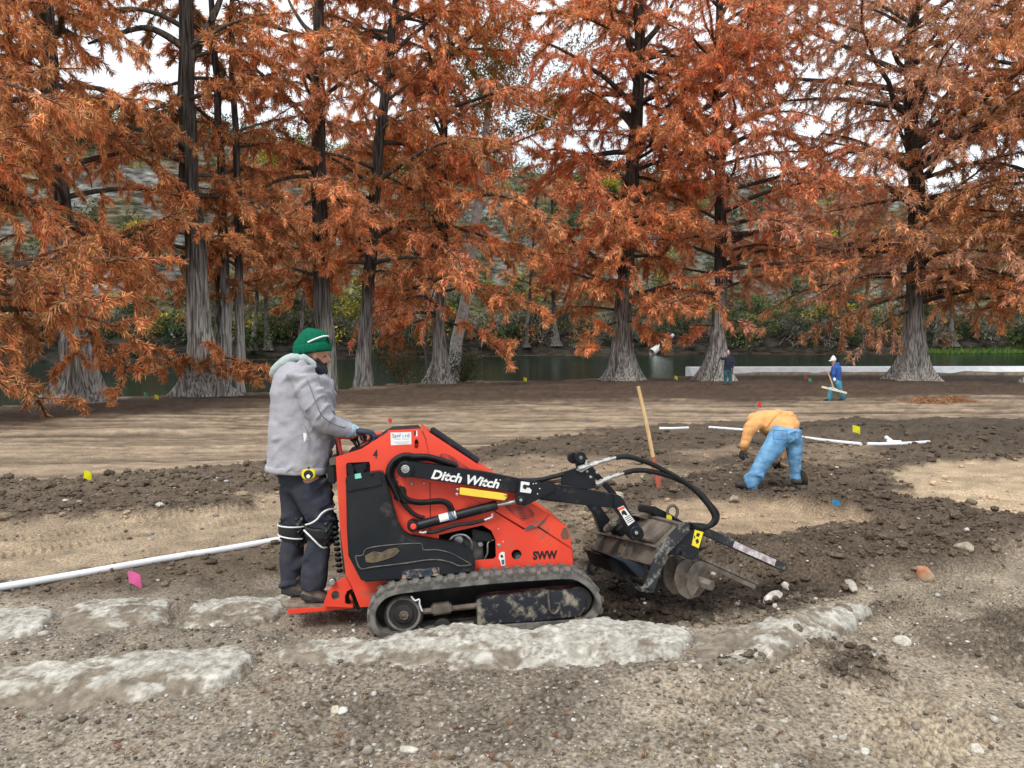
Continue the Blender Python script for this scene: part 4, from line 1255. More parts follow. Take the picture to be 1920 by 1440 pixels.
def hill_tree(label, px, s, r, h, col, seed, name='hillside_tree', white=False, lean=0.0, n=1500, leaf=0.5, trunk_r=0.16, base=None, group='trees and bushes on the far bluff'):
    rs = np.random.default_rng(seed)
    y = 120.0
    for _ in range(30): y = 0.5 * y + 0.5 * (float(far_bank((px - 960) / FPX * y)) + s)
    x = (px - 960) / FPX * y
    z = float(hill_h(np.array([x]), np.array([s]))[0])
    if base: x, y, z = base
    root = thing(name, (x, y, z), label, 'tree', group)
    k = np.linspace(0, 1, 8)[:, None]
    top = np.array([x + lean * h, y, z + h])
    path = np.array([x, y, z - .3]) * (1 - k) + top * k + rs.normal(0, .05 * h / 8, (8, 3))
    V, F = tubes_np([(path, np.linspace(trunk_r, trunk_r * .4, 8))], 8)
    br = []
    for _ in range(7):
        f = rs.uniform(.4, .95)
        p0 = path[int(f * 7)]
        br.append((np.array([p0, p0 + rs.normal(0, r * .22, 3) + [0, 0, r * .25], p0 + rs.normal(0, r * .3, 3) + [0, 0, r * .45]]), [trunk_r * .5, trunk_r * .3, .03]))
    V2, F2 = tubes_np(br, 5)
    c = (0.62, 0.6, 0.56) if white else (0.14, 0.12, 0.1)
    np_mesh('trunk', np.concatenate([V, V2]), np.concatenate([F, F2 + len(V)]), M_twig, root, col=np.tile([c], (len(V) + len(V2), 1)))
    B = []
    for _ in range(9):
        q = top + rs.normal(0, r * .55, 3) * [1, .8, .65]
        B.append(clump_np(q, r * rs.uniform(.35, .6), n // 9, leaf, .8, rs))
    B = np.concatenate(B)
    cc = np.array(col) * rs.uniform(.6, 1.3, (len(B), 1))
    o = np_mesh('crown', B.reshape(-1, 3), np.arange(len(B) * 3).reshape(-1, 3), M_bush, root, col=np.repeat(cc, 3, 0), smooth=False)
    tag(o, kind='stuff')


hill_tree('yellow-green bush high on the bluff left of the tall straight cypress', 205, 30, 2.2, 3.0, (0.34, 0.33, 0.05), 41)
hill_tree('golden bush low on the pale cliff left of the tall straight cypress', 265, 20, 2.4, 2.6, (0.5, 0.38, 0.06), 42)
hill_tree('dark green juniper on the cliff edge at upper left', 165, 36, 2.4, 3.5, (0.025, 0.06, 0.025), 43)
hill_tree('yellow tree between the clump stems and the beanie-man cypress', 515, 30, 2.4, 3.0, (0.45, 0.38, 0.05), 44)
hill_tree('green bush on the bluff right of the yellow tree', 545, 30, 1.9, 2.5, (0.09, 0.15, 0.05), 45)
hill_tree('golden tree seen between the leaning and the weeping cypress', 775, 28, 3.0, 4.0, (0.36, 0.3, 0.06), 46)
hill_tree('yellow bush above the river left of the largest cypress', 1140, 30, 2.2, 3.0, (0.5, 0.4, 0.05), 47)
hill_tree('bright green bush left of the largest cypress', 1060, 29, 2.0, 3.0, (0.1, 0.2, 0.05), 48)
hill_tree('yellow bush right of the largest cypress', 1290, 30, 2.2, 3.0, (0.42, 0.36, 0.05), 49)
hill_tree('pale green bush low on the bluff right of the dark-jacket man', 1420, 14, 3.0, 3.0, (0.15, 0.19, 0.08), 50)
hill_tree('bright yellow sprig above the blue hoodie man', 1545, 27, 1.3, 2.0, (0.62, 0.58, 0.03), 51)
hill_tree('green tree on the bluff behind the wide pinkish cypress', 1570, 16, 2.4, 3.0, (0.08, 0.17, 0.05), 52)
sb = P(848, 716, 50.0)
hill_tree('leafy golden-green sycamore with a leaning white trunk behind the weeping cypress', 880, 0, 4.6, 20.5, (0.30, 0.22, 0.05), 53, name='sycamore', white=True, lean=0.14, n=11000, leaf=0.3, trunk_r=0.42, base=(sb.x, sb.y, gz(sb.x, sb.y) - .1), group='leafy trees on the near bank')
sb = P(800, 716, 52.0)
hill_tree('olive brown leafy tree just left of the white-trunked sycamore', 800, 0, 3.2, 17, (0.22, 0.15, 0.04), 54, name='leafy_tree', n=5000, leaf=.3, trunk_r=.16, base=(sb.x, sb.y, gz(sb.x, sb.y) - .1), group='leafy trees on the near bank')

# shrubs on the near bank
def bank_shrub(label, px, py, r, col, seed, n=1400):
    p = GS(px, py)
    rs = np.random.default_rng(seed)
    root = thing('bank_shrub', p, label, 'shrub', 'leafy shrubs on the near bank')
    st, tips = [], []
    for _ in range(16):
        a, e = rs.uniform(0, 6.28), rs.uniform(.3, 1.3)
        d = np.array([math.cos(a) * math.cos(e), math.sin(a) * math.cos(e), math.sin(e)])
        q = np.array(p)
        st.append((np.array([q - [0, 0, .1], q + d * r * .6, q + d * r * 1.1 - [0, 0, .1 * r]]), [.03, .02, .008]))
        tips += [q + d * r * k for k in (.5, .75, 1.0, 1.2)]
    V, F = tubes_np(st, 4)
    np_mesh('stems', V, F, M_twig, root, col=np.tile([(.16, .12, .09)], (len(V), 1)))
    tips = np.array(tips)
    i = rs.integers(0, len(tips), n)
    pos = tips[i] + rs.normal(0, r * .16, (n, 3))
    B = blades(pos, rs.normal(0, 1, (n, 3)), .2, .07, .3, .2, rs)
    cc = np.array([col[k] for k in rs.integers(0, len(col), n)]) * rs.uniform(.6, 1.2, (n, 1))
    tag(np_mesh('foliage', B.reshape(-1, 3), np.arange(n * 3).reshape(-1, 3), M_bush, root, col=np.repeat(cc, 3, 0), smooth=False), kind='stuff')


bank_shrub('yellow-brown leafy shrub between the leaning and the weeping cypress', 752, 722, 1.9, [(.2, .15, .05), (.08, .1, .03), (.3, .14, .04)], 61)
bank_shrub('dark green leafy shrub right of the weeping cypress foot', 868, 716, 1.7, [(.06, .09, .03), (.15, .15, .05), (.04, .06, .02)], 62)

# green strip and leaf rafts along the far shore
n = 9000
rs = np.random.default_rng(91)
x = rs.uniform(70, 130, n)
s = rs.uniform(-2.2, 1.5, n)
B = blades(np.column_stack([x, far_bank(x) + s, np.where(s < -.6, Z_WATER, Z_WATER + .5 * (s + .6))]), np.tile([0, 0, 1.0], (n, 1)), .8, .09, .5, 0, rs)
tag(np_mesh('shore_grass', B.reshape(-1, 3), np.arange(n * 3).reshape(-1, 3), M_bush, col=np.repeat(np.array([.13, .22, .05]) * rs.uniform(.6, 1.4, (n, 1)), 3, 0), smooth=False), 'bright green grass strip along the far shore at the right', kind='stuff')
n = 12000
x = rs.uniform(-40, 70, n)
s = -np.abs(rs.normal(0, .7, n)) - 0.3 - 2.2 * (fbm(x * .08, 0 * x, 95, 3) > .55) * rs.uniform(0, 1, n)
pos = np.column_stack([x, far_bank(x) + s, np.full(n, Z_WATER + .012)])
a = rs.uniform(0, 6.28, n)
d = np.column_stack([np.cos(a), np.sin(a), 0 * a]) * .35
e = np.column_stack([-np.sin(a), np.cos(a), 0 * a]) * .18
B = np.stack([pos - d, pos + d, pos + e], 1)
tag(np_mesh('floating_leaves', B.reshape(-1, 3), np.arange(n * 3).reshape(-1, 3), M_leaf, col=np.repeat(np.array([.55, .26, .14]) * rs.uniform(.7, 1.3, (n, 1)), 3, 0), smooth=False), 'rafts of orange needles floating along the far shore', kind='stuff')

# fallen bleached trunk on the far bank and a dead white stick on the near one
def fallen(name, a, b, r, label, cat='log'):
    p = np.array([a, (np.array(a) * .5 + np.array(b) * .5) + [0, 0, -.1], b])
    k = np.linspace(0, 2, 9)
    q = np.stack([np.interp(k, [0, 1, 2], p[:, j]) for j in range(3)], -1)
    V, F = tubes_np([(q, np.linspace(r, r * .45, 9))], 9)
    tag(np_mesh(name, V, F, M_twig, None, a, col=np.tile([(.62, .61, .58)], (len(V), 1))), label, cat)


fallen('bleached_log', tuple(P(1222, 661, 126)), tuple(P(1262, 628, 129)), .65, 'bleached white log leaning on the far bank right of the largest cypress')
fallen('bleached_log', tuple(P(338, 652, 100)), tuple(P(314, 612, 101)), .35, 'thin bleached log slanting on the far bank left of the tall straight cypress')

# ------------------------------------------------------------------ frames for things seen side-on
class Frame:
    """A family of upright planes at lateral distance w behind a reference plane; maps photo outlines onto them."""

    def __init__(s, p0, yaw, roll):
        s.p0 = Vector(p0)
        s.l = Vector((-math.sin(yaw), math.cos(yaw), -math.tan(roll))).normalized()

    def __call__(s, px, py, w=0.0):
        d = ray(px, py)
        c = Vector((0, 0, CAM_Z))
        t = (w - (c - s.p0).dot(s.l)) / d.dot(s.l)
        return c + d * t

    def loop(s, pts, w=0.0):
        return [s(a, b, w) for a, b in pts]


def spline(pts, n=8, closed=False):
    """Catmull-Rom through points."""
    pts = [Vector(p) for p in pts]
    m = len(pts)
    out = []
    for i in range(m if closed else m - 1):
        if closed:
            a, b, c, d = pts[i - 1], pts[i], pts[(i + 1) % m], pts[(i + 2) % m]
        else:
            a, b, c, d = pts[max(i - 1, 0)], pts[i], pts[i + 1], pts[min(i + 2, m - 1)]
        for k in range(n):
            t = k / n
            out.append(0.5 * ((2 * b) + (c - a) * t + (2 * a - 5 * b + 4 * c - d) * t * t + (3 * b - a - 3 * c + d) * t ** 3))
    if not closed: out.append(pts[-1])
    return out


def text_on(name, body, a, b, up, m, parent, height, bold=0.0, shear=0.0, off=0.002, space=1.0, fit=True, thick=0.0006):
    """Flat lettering starting at a, running towards b; up gives the upright direction."""
    cu = bpy.data.curves.new(name, 'FONT')
    cu.body = body
    cu.size = 1.0
    cu.offset = bold
    cu.shear = shear
    cu.extrude = 0.0
    cu.space_character = space
    cu.resolution_u = 3
    ob = bpy.data.objects.new(name, cu)
    COL.objects.link(ob)
    dg = bpy.context.evaluated_depsgraph_get()
    me = bpy.data.meshes.new_from_object(ob.evaluated_get(dg))
    bpy.data.objects.remove(ob)
    co = [v.co.copy() for v in me.vertices]
    x0, x1 = min(c.x for c in co), max(c.x for c in co)
    a, b, up = Vector(a), Vector(b), Vector(up).normalized()
    ex = (b - a)
    ln = ex.length
    ex.normalize()
    ey = (up - ex * up.dot(ex)).normalized()
    nz = ex.cross(ey)
    sx = ln / (x1 - x0) if fit else height
    org = ORG[parent.name]
    for v, c in zip(me.vertices, co):
        v.co = a + ex * (c.x - x0) * sx + ey * c.y * height + nz * off - org
    bpy.data.curves.remove(cu)
    return link(name, me, m, parent)


# ------------------------------------------------------------------ the stand-on mini track loader
FM = Frame(P(860, 900, 4.8), R(8), R(3))
LV = FM.l
UPV = Vector((0, 0, 1)) - LV * LV.z
loader = thing('mini_track_loader', FM(860, 1140, 0.3), 'red stand-on mini track loader with black lift arms and rubber tracks, dug into the soil', 'loader')


def plate(name, pts, w0, w1, m, parent=loader, holes=(), bevel=0.004, frame=FM, label=None, seg=2):
    o = MB().prism(frame.loop(pts, w0), frame.l * (w1 - w0), [frame.loop(h, w0) for h in holes]).build(name, m, parent, bevel=bevel, seg=seg)
    if label: o['label'] = label
    return o


def ring_px(cx, cy, rx, ry=None, n=16):
    ry = ry or rx
    return [(cx + rx * math.cos(2 * math.pi * k / n), cy + ry * math.sin(2 * math.pi * k / n)) for k in range(n)]


def disc(mb, px, py, w0, w1, rad, frame=FM, n=24, ch=0.004):
    a = frame(px, py, w0)
    L = abs(w1 - w0)
    ax = frame.l * (1 if w1 > w0 else -1)
    mb.lathe(a, ax, [(0, rad - ch), (ch, rad), (L - ch, rad), (L, rad - ch)], n)
    return mb


PXM = 4.8 / FPX          # metres per photo pixel at the loader
side = plate('side_panel', [(629, 857), (677, 842), (726, 811), (728, 807), (788, 803.5), (797, 822), (806, 858), (812, 905), (812, 985), (812, 1003), (832, 1003), (850, 1003), (905, 995), (923, 995), (931, 1012), (975, 993), (1008, 990), (1072, 1031), (1075, 1060), (1077, 1082), (900, 1094), (780, 1103), (720, 1115), (697, 1138), (675, 1139), (660, 1101), (648, 1076), (640, 1010), (636, 972)], 0.0, 0.012, M_red, bevel=0.002) if False else \
    plate('side_panel', [(629, 857), (677, 842), (726, 811), (728, 807), (788, 803.5), (797, 822), (806, 858), (905, 940), (923, 957), (981, 993), (1008, 989), (1072, 1031), (1075, 1060), (1077, 1082), (900, 1094), (780, 1103), (720, 1115), (697, 1138), (675, 1139), (660, 1101), (648, 1076), (640, 1010), (636, 972)], 0.0, 0.012, M_red, bevel=0.002,
          holes=[[(823, 1003), (905, 985), (921, 995), (929, 1012), (930, 1044), (926, 1048), (890, 1051), (823, 1051)], ring_px(968.5, 1040, 9.5), [(777.5, 828), (779, 824), (783, 824), (785, 830), (785, 838), (781, 842), (777, 839)],
                 [(649, 871), (652, 868), (692, 866), (694, 872), (694, 884), (656, 895), (650, 892)]])
plate('far_side_panel', [(629, 857), (677, 842), (726, 811), (788, 805), (1028, 965), (1062, 987), (1074, 1031), (1077, 1082), (780, 1103), (697, 1138), (675, 1139), (648, 1076)], 0.55, 0.562, M_red, bevel=0.002)
hood = plate('hood', [(791, 803), (917, 886), (995, 943), (1029, 965), (1027, 969), (1012, 984), (1004, 990), (996, 986), (986, 993), (981, 990), (923, 955), (880, 934), (812, 905), (806, 858), (798, 822)], -0.010, 0.55, M_red, bevel=0.006)
plate('hood_nose', [(1031, 966), (1063, 988), (1069, 1004), (1073, 1029), (1040, 1008), (1009, 987), (1014, 983)], -0.008, 0.55, M_red, bevel=0.005)
plate('chipped_hood_edge', [(985, 990), (996, 984), (1005, 988), (1012, 982), (1024, 972), (1020, 979), (1008, 988), (984, 994)], -0.012, -0.0105, mat('scuffed_edge', (0.05, 0.13, 0.14), (0.12, 0.1, 0.09), rough=.7), bevel=0)
plate('rust_patch', [(1056, 990), (1062, 989), (1067, 1003), (1066, 1011), (1054, 1011), (1051, 1003)], -0.0095, -0.0082, mat('rusted_paint', (.12, .09, .06), (.2, .08, .05), scale=30, rough=.9), bevel=0)

# perforated screens let into the hood: holes in a fine raster
m_mesh = mat('perforated_screen', (0.46, 0.05, 0.035), (0.06, 0.012, 0.012), scale=1, rough=.6)
_nt = m_mesh.node_tree
_vo = _nt.nodes.new('ShaderNodeTexVoronoi')
_vo.inputs['Scale'].default_value = 95
_vo.inputs['Randomness'].default_value = 0.0
_rp = next(n for n in _nt.nodes if n.type == 'VALTORGB')
_rp.color_ramp.elements[0].position, _rp.color_ramp.elements[1].position = 0.36, 0.44
_nt.links.new(_nt.nodes['Texture Coordinate'].outputs['Object'], _vo.inputs['Vector'])
_nt.links.new(_vo.outputs['Distance'], _rp.inputs['Fac'])
plate('mesh_screen', [(824, 853), (829, 850), (836, 850), (850, 857), (880, 878), (884, 884), (862, 884), (838, 876), (827, 865)], -0.0135, -0.011, m_mesh, bevel=0)
plate('mesh_screen', [(940, 944), (962, 948), (982, 949), (992, 952), (1002, 962), (1000, 969), (980, 976), (966, 968)], -0.0135, -0.011, m_mesh, bevel=0)
MB().tube([FM(808, 806, .12), FM(835, 824, .12), FM(866, 845, .12), FM(896, 866, .12)], 0.026, 10).tube([FM(808, 806, .46), FM(896, 866, .46)], 0.026, 10).box8([FM(806, 809, .12), FM(894, 868, .12), FM(894, 868, .46), FM(806, 809, .46), FM(808, 801, .12), FM(897, 862, .12), FM(897, 862, .46), FM(808, 801, .46)]).build('hood_screen', M_black, loader, bevel=0.004)
# inner, recessed red wall and the engine bay
plate('rear_wall', [(631, 872), (640, 868), (652, 1072), (644, 1076), (638, 1000)], 0.02, 0.54, M_dark, bevel=0)
plate('engine_bay', [(700, 860), (800, 850), (940, 960), (940, 1060), (700, 1080)], 0.30, 0.32, M_dark, bevel=0)
eng = plate('engine_block', [(845, 1012), (880, 1008), (905, 1016), (908, 1056), (845, 1056)], 0.08, 0.26, M_engine, bevel=0.01)
mb = MB()
disc(mb, 901, 1021, 0.04, 0.2, 0.018)
disc(mb, 860, 1013, 0.05, 0.09, 0.03)
mb.tube(spline([FM(838, 1020, .06), FM(852, 1005, .05), FM(872, 1004, .05), (FM(884, 1020, .06)), FM(880, 1045, .07)]), 0.010, 8)
mb.tube(spline([FM(926, 1012, .05), FM(915, 1018, .05), FM(914, 1036, .05), FM(908, 1050, .06)]), 0.006, 8)
mb.build('engine_fittings', M_steel, loader, smooth=True)
plate('air_box', [(884, 992), (918, 1000), (927, 1010), (924, 1016), (888, 1016)], 0.03, 0.2, M_plastic, bevel=0.01)
MB().lathe(FM(968.5, 1040, .10), -LV, [(0, .028), (.05, .028), (.05, .02), (.085, .02), (.085, .012)], 16).build('exhaust_pipe', mat('teal_grey_pipe', (.05, .11, .12), (.07, .09, .09), rough=.5), loader, smooth=True)

# the boot-shaped black tank
tank = plate('tank_cover', [(648, 896), (650, 893), (700, 886), (714, 884), (720, 888), (723, 900), (733, 934), (742, 966), (748, 984), (757, 999), (771, 1007), (823, 1015), (857, 1020), (877, 1028), (887, 1037), (890, 1047), (892, 1067), (888, 1073), (825, 1080), (752, 1087), (681, 1092), (676, 1087), (664, 1064), (653, 1043), (650, 993)], -0.10, -0.001, M_plastic, bevel=0.016, seg=4)
plate('tank_lid', [(647, 899), (651, 894), (704, 886), (714, 889), (717, 906), (714, 911), (650, 923)], -0.112, -0.08, M_plastic, tank, bevel=0.006)
mb = MB()
mb.tube(spline([FM(666, 1043, -.102), FM(676, 1066, -.105), FM(700, 1063, -.106), FM(760, 1056, -.106), FM(800, 1050, -.106), FM(825, 1050, -.106), FM(846, 1055, -.106), FM(862, 1061, -.106), FM(884, 1059, -.104)], 5), 0.0045, 6)
mb.tube(spline([FM(667, 1042, -.101), FM(680, 1041, -.103), FM(690, 1028, -.103), FM(740, 1021, -.103), FM(785, 1019, -.103), FM(792, 1024, -.103), FM(795, 1031, -.103), FM(820, 1031, -.103), FM(845, 1037, -.103), FM(866, 1048, -.103), FM(882, 1057, -.102)], 5), 0.0035, 6)
mb.build('tank_rib', mat('worn_plastic_edge', (.13, .12, .1), (.05, .05, .048), scale=20, rough=.6), tank, smooth=True)
plate('tank_plate', [(753, 1073), (760, 1069), (823, 1064), (825, 1068), (825, 1079), (754, 1086)], -0.108, -0.10, mat('chipped_plate', (.016, .03, .05), (.02, .03, .045), rough=.5, dirt=(.42, .28, .2), dirt_amt=.4, dirt_scale=22), tank, bevel=0.002)
for pts_ in ([(684, 1042), (700, 1034), (716, 1036), (726, 1030), (744, 1027), (750, 1034), (738, 1044), (722, 1050), (700, 1056), (686, 1054)],):
    plate('dried_mud', pts_, -0.106, -0.1005, mat('dried_mud', (.17, .125, .075), (.09, .07, .05), scale=25, rough=1, bump=.006), tank, bevel=0.002)
plate('mint_sticker', [(665, 889), (676, 887), (678, 896), (666, 898)], -0.115, -0.113, M_mint, tank, bevel=0)
disc(MB(), 696, 889, -0.125, -0.10, 0.009).build('bolt', M_black, tank, smooth=True)
mb = MB().prism(FM.loop([(650, 872), (658, 870), (664, 878), (664, 892), (654, 894), (651, 885)], -0.05), LV * .06).prism(FM.loop([(663, 873), (688, 868), (686, 881), (667, 886)], -0.03), LV * .06).prism(FM.loop([(668, 884), (682, 881), (682, 888), (668, 890)], -0.04), LV * .05)
mb.build('latch', M_black, loader, bevel=0.004)
plate('latch_recess', [(649, 871), (652, 868), (692, 866), (694, 872), (694, 884), (656, 895), (650, 892)], 0.03, 0.04, M_dark, bevel=0)

# rear: bumper block, cable coil, control panel and handles
plate('rear_bumper', [(611, 874), (628, 871), (630, 908), (616, 907)], 0.05, 0.3, M_plastic, bevel=0.01)
plate('rear_bracket', [(617, 861), (629, 857), (631, 872), (618, 873)], 0.04, 0.3, mat('brown_bracket', (.16, .11, .08), (.1, .07, .05), rough=.7), bevel=0.004)
mb = MB()
for k in range(9):
    y_ = 990 + k * 10
    mb.tube([FM(628 + 9 * k / 8 + 4 * math.cos(t), y_ + 4 * math.sin(t) * .5, .06 + .04 * math.sin(t)) for t in np.linspace(0, 6.28, 10)[:-1]], 0.009, 6, closed=True)
mb.build('rubber_bellows', M_hose, loader, smooth=True)
plate('control_console', [(650, 850), (700, 826), (735, 806), (790, 803), (790, 830), (700, 850)], 0.10, 0.45, M_black, bevel=0.01)
mb = MB()
for w in (0.12, 0.42):
    mb.tube(spline([FM(640, 852, w), FM(636, 836, w), FM(634, 824, w), FM(640, 820, w), FM(660, 820, w), FM(672, 814, w), FM(684, 813, w), FM(693, 819, w), FM(697, 828, w), FM(694, 838, w)], 6), 0.0125, 8)
mb.build('hand_rail', M_handle, loader, smooth=True)
plate('console_post', [(628, 826), (637, 824), (641, 850), (631, 853)], 0.20, 0.26, M_black, bevel=0.004)
for a_, b_, w in (((660, 824), (672, 842), .16), ((668, 822), (676, 838), .22), ((664, 826), (671, 843), .3)):
    lv = MB().tube([FM(*b_, w), FM(*a_, w)], 0.008, 8).build('control_lever', M_black, loader, smooth=True)
    MB().ball(FM(a_[0], a_[1] - 2, w), .016, .016, .02).build('lever_grip', M_hose, lv, smooth=True)
MB().ball(FM(688, 825, .2), .026, .026, .028, 14, 10).tube([FM(688, 827, .2), FM(684, 838, .2)], .007).build('orange_knob', M_orange, loader, smooth=True)
MB().tube([FM(676, 838, .14), FM(692, 829, .14)], .012).tube([FM(700, 817, .3), FM(716, 812, .3)], .018).build('console_guard', M_handle, loader, smooth=True)

# lift arm on each side
def lift_arm(w0, dx, dy, near):
    s = lambda pts: [(a + dx, b + dy) for a, b in pts]
    nm = 'lift_arm'
    w1 = w0 + 0.07
    arm = plate(nm, s([(756, 867), (773, 866), (905, 884.5), (972, 898), (1042, 910), (1153, 928), (1152, 953), (1083, 946), (1017, 936), (965, 924.5), (905, 914), (773, 895), (756, 894)]), w0, w1, M_black, bevel=0.006)
    if not near:
        arm['label'] = 'far lift arm, seen past the hood'
    disc(MB(), 760 + dx, 880.5 + dy, w0 - .02, w1 + .02, 0.05, n=28).build('pivot_boss', M_black, arm, smooth=True)
    plate('elbow_plate', s([(1150, 927), (1163, 930), (1170, 938), (1180, 958), (1207, 996), (1208, 1006), (1200, 1014), (1186, 1014), (1180, 1008), (1167, 972), (1152, 953)]), w0 - .012, w1 + .012, M_black, arm, bevel=0.005)
    disc(disc(MB(), 1194 + dx, 1000 + dy, w0 - .035, w1 + .02, 0.046, n=24), 1194 + dx, 1000 + dy, w0 - .05, w0, .022).build('arm_pin', M_black, arm, smooth=True)
    disc(MB(), 1194 + dx, 1000 + dy, w0 - .058, w0, .012, n=6).build('pin_bolt', M_steel, arm)
    if near:
        disc(disc(MB(), 760, 880, w0 - .03, w0, .026), 760, 880, w0 - .038, w0, .014).build('pivot_bolt', M_steel, arm, smooth=True)
        plate('gusset_plate', [(972, 902), (976, 900), (1038, 910), (1042, 914), (1040, 920), (1007, 938), (984, 949), (970, 947), (966, 940)], w0 - .02, w0 - .001, M_black, arm, bevel=0.004)
        disc(disc(MB(), 977, 938.5, w0 - .045, w0, .030), 977, 938.5, w0 - .05, w0, .02).build('cylinder_pin', M_black, arm, smooth=True)
        disc(MB(), 977, 938.5, w0 - .06, w0 - .03, .011, n=6).build('pin_bolt', M_steel, arm)
        plate('safety_bar', [(862, 915), (866, 914.5), (940, 924.5), (951, 927), (950, 934), (946, 938.5), (862, 927.5)], w0 - .004, w0 + .012, M_yellow, arm, bevel=0.002)
        disc(disc(MB(), 858, 918, w0 - .012, w0, .008), 857, 927, w0 - .012, w0, .009).build('bar_bolt', M_steel, arm, smooth=True)
        disc(MB(), 948, 929, w0 - .012, w0, .006).build('bar_bolt', M_steel, arm, smooth=True)
        text_on('lettering', 'Ditch Witch', FM(808, 896.5, w0), FM(935, 915.5, w0), UPV, M_white, arm, 0.077, bold=0.035, shear=0.22)
        disc(MB(), 938, 900, w0 - .002, w0, .004, n=10, ch=.0005).build('trademark_dot', M_white, arm)
        d = plate('warning_decal', [(1158, 953), (1169, 948), (1190, 977), (1178, 986)], w0 - .0145, w0 - .0125, M_white, arm, bevel=0)
        plate('decal_print', [(1159, 953.5), (1169, 949), (1172, 953), (1161, 958)], w0 - .0155, w0 - .0146, M_orange, d, bevel=0)
        plate('decal_print', [(1165, 959), (1170, 956), (1174, 960), (1177, 966), (1173, 966), (1169, 964), (1168, 968), (1166, 964)], w0 - .0155, w0 - .0146, M_ink, d, bevel=0)
        for k in range(4):
            plate('decal_print', [(1171 + k * 1.9, 971 + k * 3), (1181 + k * 2, 965.5 + k * 3), (1181.6 + k * 2, 966.6 + k * 3), (1171.6 + k * 1.9, 972.1 + k * 3)], w0 - .0155, w0 - .0146, M_ink, d, bevel=0)
        e = plate('worn_decal', [(977, 902.5), (981, 903), (993, 904.5), (993, 909), (989, 911), (997, 919), (995, 925), (975, 922.5)], w0 - .022, w0 - .0205, M_white, arm, bevel=0)
        plate('decal_print', [(983, 908), (990, 910), (992, 915), (988, 914), (986, 918), (981, 916), (980, 911)], w0 - .0228, w0 - .0221, M_ink, e, bevel=0)
        for a_, b_ in ((1012, 916), (1008, 926), (1000, 907), (1005, 906.5)):
            plate('paint_chip', ring_px(a_, b_, 1.3, 1.1, 6), w0 - .0215, w0 - .0205, M_white, arm, bevel=0)
    return arm


arm_near = lift_arm(-0.10, 0, 0, True)
arm_far = lift_arm(0.55, -52, -6, False)
# cross bar between the arms
MB().tube([FM(1104, 934, -.04), FM(1062, 932, .6)], 0.032, 14).build('cross_tube', M_black, loader, smooth=True)
# lift cylinder
cyl = MB().lathe(FM(772, 988, -.05), FM(932, 946.5, -.05) - FM(772, 988, -.05), [(0, .027), (.004, .030), ((FM(932, 946.5, -.05) - FM(772, 988, -.05)).length - .004, .030), ((FM(932, 946.5, -.05) - FM(772, 988, -.05)).length, .026)], 20).build('lift_cylinder', M_black, loader, smooth=True)
MB().tube([FM(928, 947.5, -.05), FM(977, 938.5, -.05)], .0135, 12).build('piston_rod', M_steel, cyl, smooth=True)
disc(MB(), 774, 987.5, -.095, .0, .034).build('cylinder_eye', M_black, cyl, smooth=True)
disc(MB(), 775, 987.5, -.10, -.09, .019).build('red_cap', M_red, cyl, smooth=True)
a_, b_ = FM(824, 974, -.05), FM(855, 966, -.05)
ax = (b_ - a_).normalized()
lab = MB().tube([a_, b_], .0306, 20, cap=False).build('cylinder_label', M_white, cyl, smooth=True)
MB().tube([a_ + (b_ - a_) * .55, a_ + (b_ - a_) * .92], .0311, 20, cap=False).build('label_print', M_blueink, lab, smooth=True)
for q in ([(786, 998), (793, 999), (801, 997)], [(908, 975), (917, 972), (923, 969), (923, 962)], [(846, 960), (852, 968)]):
    MB().tube([FM(a, b, -.085) for a, b in q], .009, 8).build('hose_fitting', M_steel, cyl, smooth=True)
MB().tube(spline([FM(800, 998, -.085), FM(815, 997, -.09), FM(838, 990, -.085), FM(860, 984, -.085), FM(885, 981, -.085), FM(908, 975, -.085)]), .012, 8).build('hydraulic_hose', M_hose, cyl, smooth=True)

# hose bundle looping round the arm pivot
for k, (dr, w) in enumerate(((0, -.025), (4.5, -.045), (9, -.02), (7, -.06))):
    r0 = 28 + dr
    pts = [(742 + k * 2, 935 + k)] + [(764 + r0 * math.cos(t) * 1.02, 889 + r0 * math.sin(t)) for t in np.linspace(2.45, 5.05, 9)] + [(800, 860 - dr * .6), (826, 867 - dr * .7), (856, 876 - dr * .5)]
    MB().tube(spline([FM(a, b, w) for a, b in pts], 4), .0125, 8).build('hydraulic_hose', M_hose, loader, smooth=True)
for pts, w in (([(744, 915), (750, 925), (756, 938), (770, 941), (786, 944), (806, 943), (826, 942), (838, 946), (846, 960)], -.03), ([(742, 915), (748, 930), (757, 944), (768, 957), (782, 967), (796, 971)], -.02), ([(748, 912), (755, 922), (762, 934), (780, 940), (800, 940), (824, 938), (842, 944), (850, 958)], -.045)):
    MB().tube(spline([FM(a, b, w) for a, b in pts], 5), .013, 8).build('hydraulic_hose', M_hose, loader, smooth=True)
plate('hose_guard', [(738, 914), (758, 912), (762, 918), (762, 926), (752, 932), (742, 930)], -0.004, 0.0, M_dark, bevel=0)
plate('panel_seam', [(805.5, 904), (807, 904), (808, 1000), (806.5, 1000)], -0.003, 0.0, mat('seam_dark', (.16, .02, .015), rough=.7), bevel=0)
for a_, b_ in ((772, 907), (795, 906), (743, 901)):
    disc(MB(), a_, b_, -.01, 0, .009).build('bolt', M_steel, loader, smooth=True)
for a_, b_ in ((935.5, 1023), (938, 1082), (711, 1108)):
    disc(disc(MB(), a_, b_, -.006, 0, .013), a_, b_, -.012, 0, .007).build('bolt', M_steel, loader, smooth=True)

